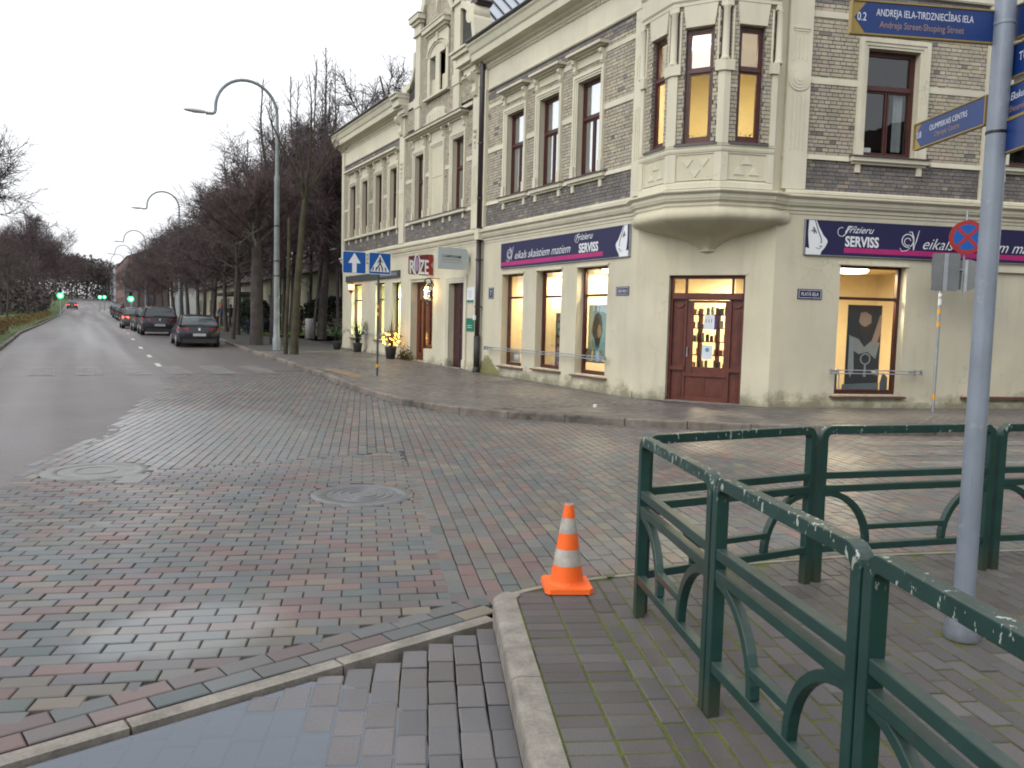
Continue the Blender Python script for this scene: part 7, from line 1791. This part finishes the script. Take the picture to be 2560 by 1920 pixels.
# ------------------------------------------------------------------ cars
TYRE = M('tyre', (.018,.018,.02), .8, .2); CGL = M('car_glass', (.03,.04,.045), .08, .05, spec=.8); TLR = M('tail_light', (.28,.012,.025), .25, .1); RIMM = M('alloy_rim', (.3,.3,.32), .35, .1, metal=.7)
def make_car(name, label, col, L=4.2, W=1.76, H=1.42, wagon=False, tail=TLR, glow=False):
    t = thing(name, label, 'car', (0,0,0), 'cars parked along the right kerb'); w = W/2; zb = .22; belt = .93 if not wagon else .98
    PAINT_ = M('car_paint_' + name + str(round(sum(col), 3)), col, .22, .04, 2, spec=.6)
    def ring(y, hw, z0, zt, crown=.02):
        return [(-hw*.90,y,z0),(-hw*.98,y,z0+.10),(-hw,y,z0+.32),(-hw*.985,y,zt-.14),(-hw*.90,y,zt-.015),(-hw*.45,y,zt+crown),(hw*.45,y,zt+crown),(hw*.90,y,zt-.015),(hw*.985,y,zt-.14),(hw,y,z0+.32),(hw*.98,y,z0+.10),(hw*.90,y,z0)]
    secs = [(0.0,w*.80,zb+.12,belt-.18),(.06,w*.92,zb+.04,belt-.06),(.25,w*.985,zb,belt),(.9,w,zb,belt+.01),(2.2,w,zb,belt-.01),(L-1.05,w*.99,zb,belt-.08),(L-.5,w*.95,zb,belt-.20),(L-.12,w*.82,zb+.05,belt-.34),(L,w*.66,zb+.15,belt-.45)]
    q = MB(); v = []; n = 12
    for y, hw, z0, zt in secs: v += ring(y, hw, z0, zt)
    q.add(v, [(i*n+k, i*n+(k+1) % n, (i+1)*n+(k+1) % n, (i+1)*n+k) for i in range(len(secs)-1) for k in range(n)] + [tuple(range(n))[::-1], tuple(range((len(secs)-1)*n, len(secs)*n))])
    smooth_angle(q.build('body', PAINT_, t), .7)
    yr0, yr1 = (.10, .42) if wagon else (.14, .85); yf1, yf0 = 2.35 + (.2 if wagon else 0), 3.25
    G_ = [(yr0,w*.86,belt-.02,w*.84,belt+.05),(yr1*.55+yr0*.45,w*.87,belt-.03,w*.76,belt+(H-belt)*.62),(yr1,w*.88,belt-.03,w*.68,H-.05),((yr1+yf1)/2,w*.89,belt-.03,w*.70,H-.015),(yf1,w*.89,belt-.03,w*.68,H-.05),(yf0,w*.84,belt-.06,w*.80,belt-.02)]
    q = MB(); v = []
    for y, hb, z0, ht, zt in G_: v += [(-hb,y,z0),(-ht,y,zt),(0,y,zt+.03),(ht,y,zt),(hb,y,z0)]
    q.add(v, [(i*5+k, i*5+k+1, (i+1)*5+k+1, (i+1)*5+k) for i in range(len(G_)-1) for k in range(4)] + [(0,1,2,3,4), tuple(range(25,30))[::-1]])
    smooth_angle(q.build('windows', CGL, t), .5)
    q = MB(); v = []
    for y, hb, z0, ht, zt in G_[2 if wagon or True else 1:5]: v += [(-ht-.02,y,zt-.07),(-ht-.012,y,zt-.005),(-ht*.6,y,zt+.035),(0,y,zt+.048),(ht*.6,y,zt+.035),(ht+.012,y,zt-.005),(ht+.02,y,zt-.07)]
    m_ = len(v)//7; q.add(v, [(i*7+k, i*7+k+1, (i+1)*7+k+1, (i+1)*7+k) for i in range(m_-1) for k in range(6)] + [tuple(range(7)), tuple(range((m_-1)*7, m_*7))[::-1]]); smooth_angle(q.build('roof', PAINT_, t), .7)
    for sx in (-1, 1):
        for (a, b_) in ((0, 2), (2, None)):
            if b_ is not None:
                q = MB(); pts = [(sx*(G_[i][1 if False else 3]+.012), G_[i][0]-.01, G_[i][4]) for i in (0,1,2)]; q.tube([(sx*w*.90,yr0+.03,belt-.03)]+pts, .055 if wagon else .045, 6); q.build('rear_pillar', PAINT_, t, True)
        q = MB(); q.tube([(sx*w*.90,1.75,belt-.02),(sx*(w*.70+.012),1.7,H-.05)], .03, 6); q.build('door_pillar', BLACK, t)
        q = MB(); y0 = .035; q.hexa([(sx*w*.99,y0+.30,belt-.20),(sx*w*.52,y0-.045,belt-.22),(sx*w*.52,y0+.0,belt-.06),(sx*w*.95,y0+.34,belt-.05),(sx*w*.90,y0+.5,belt-.20),(sx*w*.5,y0+.2,belt-.22),(sx*w*.5,y0+.2,belt-.06),(sx*w*.88,y0+.5,belt-.05)]) 
        q.hexa([(sx*w*.98,y0+.04,belt-.21),(sx*w*.50,y0-.055,belt-.22),(sx*w*.50,y0-.03,belt-.08),(sx*w*.95,y0+.06,belt-.07),(sx*w*.97,y0+.24,belt-.21),(sx*w*.5,y0+.1,belt-.22),(sx*w*.5,y0+.1,belt-.08),(sx*w*.94,y0+.24,belt-.07)]); q.build('tail_light', REDT if glow else tail, t)
        for y in (.78, L-.85):
            q = MB(); R_ = .31; n2_ = 18; xo, xi = sx*(w-.0), sx*(w-.21); q.prism([(xi, y+R_*math.cos(2*math.pi*k/n2_), .31+R_*math.sin(2*math.pi*k/n2_)) for k in range(n2_)], [(xo, y+R_*math.cos(2*math.pi*k/n2_), .31+R_*math.sin(2*math.pi*k/n2_)) for k in range(n2_)])
            wh = q.build('wheel', TYRE, t); q = MB(); R_ = .2; q.prism([(xo, y+R_*math.cos(2*math.pi*k/n2_), .31+R_*math.sin(2*math.pi*k/n2_)) for k in range(n2_)], [(xo+sx*.012, y+R_*.96*math.cos(2*math.pi*k/n2_), .31+R_*.96*math.sin(2*math.pi*k/n2_)) for k in range(n2_)]); q.build('rim', RIMM, wh)
        q = MB(); q.box(*sorted((sx*w*.99, sx*(w+.15))), 2.62, 2.74, belt, belt+.12); q.build('mirror', PAINT_, t)
    q = MB(); q.box(-w*.78, w*.78, -.03, .12, zb-.02, zb+.16); q.build('rear_bumper', M('dark_bumper', (.02,.02,.022), .5), t)
    q = MB(); q.box(-.26, .26, -.055, -.03, .50, .61); pl = q.build('number_plate', M('plate_white', (.42,.43,.42), .5), t)
    q = MB(); [q.box(-.22+.065*k, -.185+.065*k, -.058, -.055, .52, .59) for k in range(7)]; q.build('plate_mark', GREYL, pl)['kind'] = 'stuff'
    q = MB(); q.box(-.035, .035, -.04, .0, belt-.19, belt-.08) ; q.build('badge', WHITE, t)
    q = MB(); q.tube([(.1,1.0,H),(.1,.85,H+.16)], .008, 5); q.build('aerial', BLACK, t)
    if wagon:
        for sx in (-1,1):
            q = MB(); q.tube([(sx*w*.66,.5,H+.0),(sx*w*.66,.6,H+.05),(sx*w*.66,2.2,H+.05),(sx*w*.66,2.3,H)], .014, 6); q.build('roof_rail', GALV, t)
    return t
c1 = make_car('parked_car', 'glossy black hatchback parked nearest, by the thick-trunked tree', (.010,.010,.016), 4.1, 1.78, 1.40)
c1.location = (4.72, 37.1, zp(37)-.12); c1.rotation_euler = (0,0,-.02)
c2 = make_car('parked_car', 'dark estate car with roof rails parked in front of the black hatchback', (.018,.016,.024), 4.6, 1.84, 1.50, True)
c2.location = (3.95, 46.5, zp(46.5)-.12); c2.rotation_euler = (0,0,-.02)
c3 = make_car('parked_car', 'dark green car parked in front of the estate car', (.035,.045,.04), 4.3, 1.75, 1.45); c3.location = (4.05, 54.5, zp(54.5)-.12)
c4 = make_car('parked_car', 'grey car with a lit red tail lamp in the parked row', (.06,.062,.065), 4.2, 1.75, 1.45, False, REDT); c4.location = (3.75, 62.5, zp(62.5)-.12)
for i, (x, y, lb, src) in enumerate([(4.3,70,'dark car fifth in the parked row',c3),(4.5,78,'dark estate car sixth in the parked row',c2),(4.7,87,'small dark car seventh in the parked row',c1),(4.9,97,'grey-green car near the right traffic light',c3),(5.1,108,'dark car parked just past the right traffic light',c1),(5.3,120,'far dark car beyond the traffic light',c2),(5.6,134,'second farthest parked car, a dark speck',c3),(6.0,150,'farthest parked car, a dark speck before the facades',c1)]):
    copy_tree(src, loc=(x, y, zp(y)-.12), label=lb)
mc = make_car('moving_car', 'distant car driving away with both red tail lamps glowing', (.05,.05,.055), 4.2, 1.78, 1.45, False, REDT, True); mc.location = (-.45, 170, zp(170)-.12); mc['group'] = ''
del mc['group']

# ------------------------------------------------------------------ people
def person(x, y, rz, label, top, legs, hair, skin=(.35,.2,.14), walk=.25, bag=None, h=1.72):
    t = thing('person', label, 'person', (x, y, zp(y)), 'walkers on the park pavement', rz); s_ = h/1.72
    V_ = [(0,0,.95),(0,0,1.12),(0,.01,1.30),(0,.0,1.46),(0,0,1.55),(0,.02,1.64),
          (-.19,0,1.42),(-.24,.06*walk*4,1.16),(-.23,.16*walk*4,.93),(.19,0,1.42),(.24,-.06*walk*4,1.16),(.23,-.10*walk*4,.92),
          (-.10,0,.90),(-.11,walk*.45,.50),(-.11,walk*.6,.09),(-.11,walk*.6+.14,.05),(.10,0,.90),(.11,-walk*.2,.50),(.11,-walk*1.1,.12),(.11,-walk*1.1+.13,.05)]
    E_ = [(0,1),(1,2),(2,3),(3,4),(4,5),(3,6),(6,7),(7,8),(3,9),(9,10),(10,11),(0,12),(12,13),(13,14),(14,15),(0,16),(16,17),(17,18),(18,19)]
    rad = [.15,.14,.17,.12,.055,.10,.075,.052,.04,.075,.052,.04,.105,.07,.05,.045,.105,.07,.05,.045]
    me = bpy.data.meshes.new('body'); me.from_pydata([(a*s_,b_*s_,c*s_) for a,b_,c in V_], E_, []); o = link('body', me, t)
    md = o.modifiers.new('skin', 'SKIN'); md.use_smooth_shade = True
    lay_ = me.skin_vertices[0].data if me.skin_vertices else None
    if lay_ is None:
        bm_ = __import__('bmesh').new(); bm_.from_mesh(me); bm_.verts.layers.skin.verify(); bm_.to_mesh(me); bm_.free(); lay_ = me.skin_vertices[0].data
    for i, r in enumerate(rad): lay_[i].radius = (r*s_, r*s_*.85); lay_[i].use_root = (i == 0)
    o.modifiers.new('sub', 'SUBSURF').levels = 1; o.modifiers['sub'].render_levels = 1
    bpy.context.view_layer.update()
    nm = bpy.data.meshes.new_from_object(o.evaluated_get(bpy.context.evaluated_depsgraph_get()))
    o.modifiers.clear(); o.data = nm; nm.materials.clear()
    for m_ in (M('skin_tone', skin, .6), M('coat_%s' % str(top), top, .8), M('trousers_%s' % str(legs), legs, .8), M('hair_%s' % str(hair), hair, .8), M('shoe', (.03,.03,.03), .6)): nm.materials.append(m_)
    for p in nm.polygons:
        z = p.center.z/s_; y_ = p.center.y/s_
        p.material_index = 4 if z < .10 else 2 if z < .86 and abs(p.center.x)/s_ < .2 else (0 if z < .96 and abs(p.center.x)/s_ >= .2 else 1 if z < 1.50 else (3 if z > 1.60 and (y_ < .03 or z > 1.70) else (3 if y_ < -.02 else 0)))
    # head details, seen from behind mostly: hair cap, ears, nose
    q = MB(); q.lathe((0,-.005*s_,1.60*s_), [(.075*s_,0),(.098*s_,.05*s_),(.090*s_,.10*s_),(.05*s_,.135*s_),(.005,.145*s_)], 14); q.build('hair', M('hair_%s' % str(hair)), t, True)
    q = MB()
    for sx in (-1,1): q.lathe((sx*.098*s_, .02*s_, 1.62*s_), [(.006,0),(.014,.02),(.006,.045)], 6)
    q.build('ears', M('skin_tone'), t)
    if bag:
        q = MB(); q.hexa([(a*s_, b_*s_, c*s_) for c in (1.08,1.50) for a,b_ in ((-.17,-.13),(.17,-.13),(.17,-.30),(-.17,-.30))]); bg_ = q.build('backpack', M('backpack_navy', (.01,.015,.07), .6), t); bev(bg_, .04)
        q = MB(); [q.box(a*s_,(a+.03)*s_,-.31*s_,-.295*s_,1.12*s_,1.46*s_) for a in (-.15,.12)]; q.build('bag_stripe', M('turquoise_stripe', (.02,.42,.45), .5), t)
        for sx in (-1,1):
            q = MB(); q.tube([(sx*.12*s_,-.13*s_,1.46*s_),(sx*.13*s_,.02*s_,1.52*s_),(sx*.13*s_,.14*s_,1.35*s_),(sx*.14*s_,.02,1.1*s_)], .02, 5); q.build('bag_strap', M('backpack_navy'), t)
    return t
person(8.75, 57.5, .1, 'person with a navy backpack with turquoise stripes and a reddish cap, walking away', (.05,.055,.09), (.20,.20,.21), (.28,.06,.05), bag=True)
person(8.95, 55.2, -.1, 'person in a long black coat beside the slim tree, walking away', (.012,.012,.014), (.13,.14,.13), (.03,.022,.02), walk=.2)
person(10.35, 51.8, .3, 'person in a dark jacket and blue jeans right of the thick trunk', (.025,.022,.04), (.05,.09,.20), (.03,.022,.02))
person(12.1, 49.5, 2.2, 'person in a dark blue jacket beside the trunk left of the litter bin', (.015,.015,.08), (.10,.035,.045), (.04,.03,.03), walk=.1)
person(4.35, 92, .4, 'distant person in dark red by the end of the parked row', (.14,.02,.03), (.05,.04,.05), (.03,.02,.02))

# ------------------------------------------------------------------ buildings beyond
def far_building(x, y0, y1, h, label, col, roofc=(.06,.05,.05), storeys=3, depth=12, roof=2.5):
    zb = zp(y0)-.5; t = thing('far_building', label, 'building', (x, y0, zb), 'distant buildings up the street'); L = y1-y0; H = h+.5
    q = MB(); q.box(0, depth, 0, L, 0, H); q.build('wall', M('far_wall_%s' % str(col), col, .9, .15, .3), t)
    q = MB(); q.prism([(-.3,-.2,H),(depth+.3,-.2,H),(depth/2,-.2,H+roof)], [(-.3,L+.2,H),(depth+.3,L+.2,H),(depth/2,L+.2,H+roof)]); q.build('roof', M('far_roof_%s' % str(roofc), roofc, .7), t)
    n = max(2, int(L/3.2)); wm = M('far_window', (.05,.055,.06), .2)
    for s_ in range(storeys):
        z = .5+1.0+(h-.6)/storeys*s_
        for k in range(n):
            y = L*(k+.5)/n; q = MB(); q.box(-.03, .0, y-.5, y+.5, z, z+1.5); w_ = q.build('window', wm, t)
    for k in range(2 if depth > 8 else 0):
        q = MB(); q.box(2+5*k, 3.2+5*k, -.03, 0, 1.6, 3.1); q.build('window', wm, t)
    q = MB(); q.box(depth/2-.6, depth/2+.2, L*.3, L*.3+.8, H+roof*.5, H+roof+1.1); q.build('chimney', M('far_chimney', (.15,.08,.06), .9), t)
    return t
far_building(12.0, 228, 300, 12.5, 'reddish brown row building up the street, nearest of the distant facades', (.17,.10,.085))
far_building(12.6, 302, 372, 12.5, 'pale grey-blue rendered building next beyond the reddish one', (.34,.36,.39))
far_building(13.2, 374, 470, 12.0, 'buff distant building beyond the grey-blue one', (.30,.28,.23))
far_building(13.8, 472, 560, 13.5, 'slate-blue building farthest up the street', (.13,.15,.19))
far_building(10.2, 165, 205, 9.0, 'dark building with stepped roof half hidden by the street trees', (.10,.075,.07))
# low beige house behind the park
zb = zp(80)-.1
t = thing('beige_house', 'low beige house with dark roof seen between the park tree trunks', 'building', (15.6, 58, zb))
q = MB(); q.box(0, 9, 0, 66, -.5, 4.3); q.build('wall', M('beige_render', (.34,.31,.245), .9, .12, .4), t)
q = MB(); q.prism([(-.5,-.4,4.3),(9.5,-.4,4.3),(4.5,-.4,7.0)], [(-.5,66.4,4.3),(9.5,66.4,4.3),(4.5,66.4,7.0)]); q.build('roof', M('brown_tile_roof', (.07,.05,.045), .8, .2), t)
for k in range(14):
    y = 2.5+4.6*k; q = MB(); q.box(-.06, 0, y, y+1.2, 1.2, 2.9); w_ = q.build('window', M('far_window'), t)
    q = MB(); q.box(-.09, -.06, y-.1, y+1.3, 1.1, 1.2); q.build('sill', WHITE, w_)
for y in (33.0, 45.0):
    q = MB(); q.box(-.07, 0, y, y+1.6, 0.1, 2.6); q.build('door', M('orange_door', (.32,.10,.045), .6), t)
q = MB(); q.box(-2.2, 0, 24, 34, 3.0, 3.3); q.build('canopy', M('dark_canopy', (.03,.03,.03), .7), t)
t = thing('white_house', 'small white rendered house past the parked cars', 'building', (13.5, 132, zp(132)-.2))
q = MB(); q.box(0, 8, 0, 14, 0, 6.5); q.build('wall', M('white_render', (.5,.52,.5), .9, .06), t)
q = MB(); q.prism([(-.4,-.4,6.5),(8.4,-.4,6.5),(4,-.4,9.2)], [(-.4,14.4,6.5),(8.4,14.4,6.5),(4,14.4,9.2)]); q.build('roof', M('brown_tile_roof'), t)
for k in range(3):
    q = MB(); q.box(-.05, 0, 2+4*k, 3.2+4*k, 1.6, 3.1); q.build('window', M('far_window'), t)
t = thing('green_kiosk', 'pale green low building behind the left lawn trees', 'building', (-26, 150, zp(150)-.2))
q = MB(); q.box(0, 9, 0, 5, 0, 3.6); q.build('wall', M('pale_green_render', (.25,.33,.29), .9, .08), t); q = MB(); q.box(-.3, 9.3, -.3, 5.3, 3.6, 3.9); q.build('roof', ROOFM, t)
q = MB(); q.box(2, 3.2, -.05, 0, 1, 2.4); q.box(5.5,6.7,-.05,0,1,2.4); q.build('window', M('far_window'), t)
# houses behind the camera and across the side street: seen only as reflections in the glass, and closing the place
for (x0, y0, x1, y1, h, lb) in ((-18,-26,-4,-14,8,'pale two-storey house across the junction, behind the viewer'),(16,-16,40,-6,9,'grey house across the side street, outside the picture')):
    t = thing('neighbour_house', lb, 'building', (x0, y0, -.2)); q = MB(); q.box(0, x1-x0, 0, y1-y0, 0, h); q.build('wall', M('neighbour_render', (.22,.20,.18), .9, .15), t)
    q = MB(); q.prism([(-.4,-.4,h),(x1-x0+.4,-.4,h),((x1-x0)/2,-.4,h+3)], [(-.4,y1-y0+.4,h),(x1-x0+.4,y1-y0+.4,h),((x1-x0)/2,y1-y0+.4,h+3)]); q.build('roof', M('brown_tile_roof'), t)
for i, (x, y) in enumerate([(3,-14),(9,-12),(16,-4),(-9,-6),(-12,6)]):
    tree([P1,P2,P3][i % 3], x, y, 1.0, i, 'bare tree across the junction, %s' % ['behind the viewer','behind the viewer to the right','across the side street','behind the viewer to the left','left of the viewer out of the picture'][i], 'bare trees across the junction')
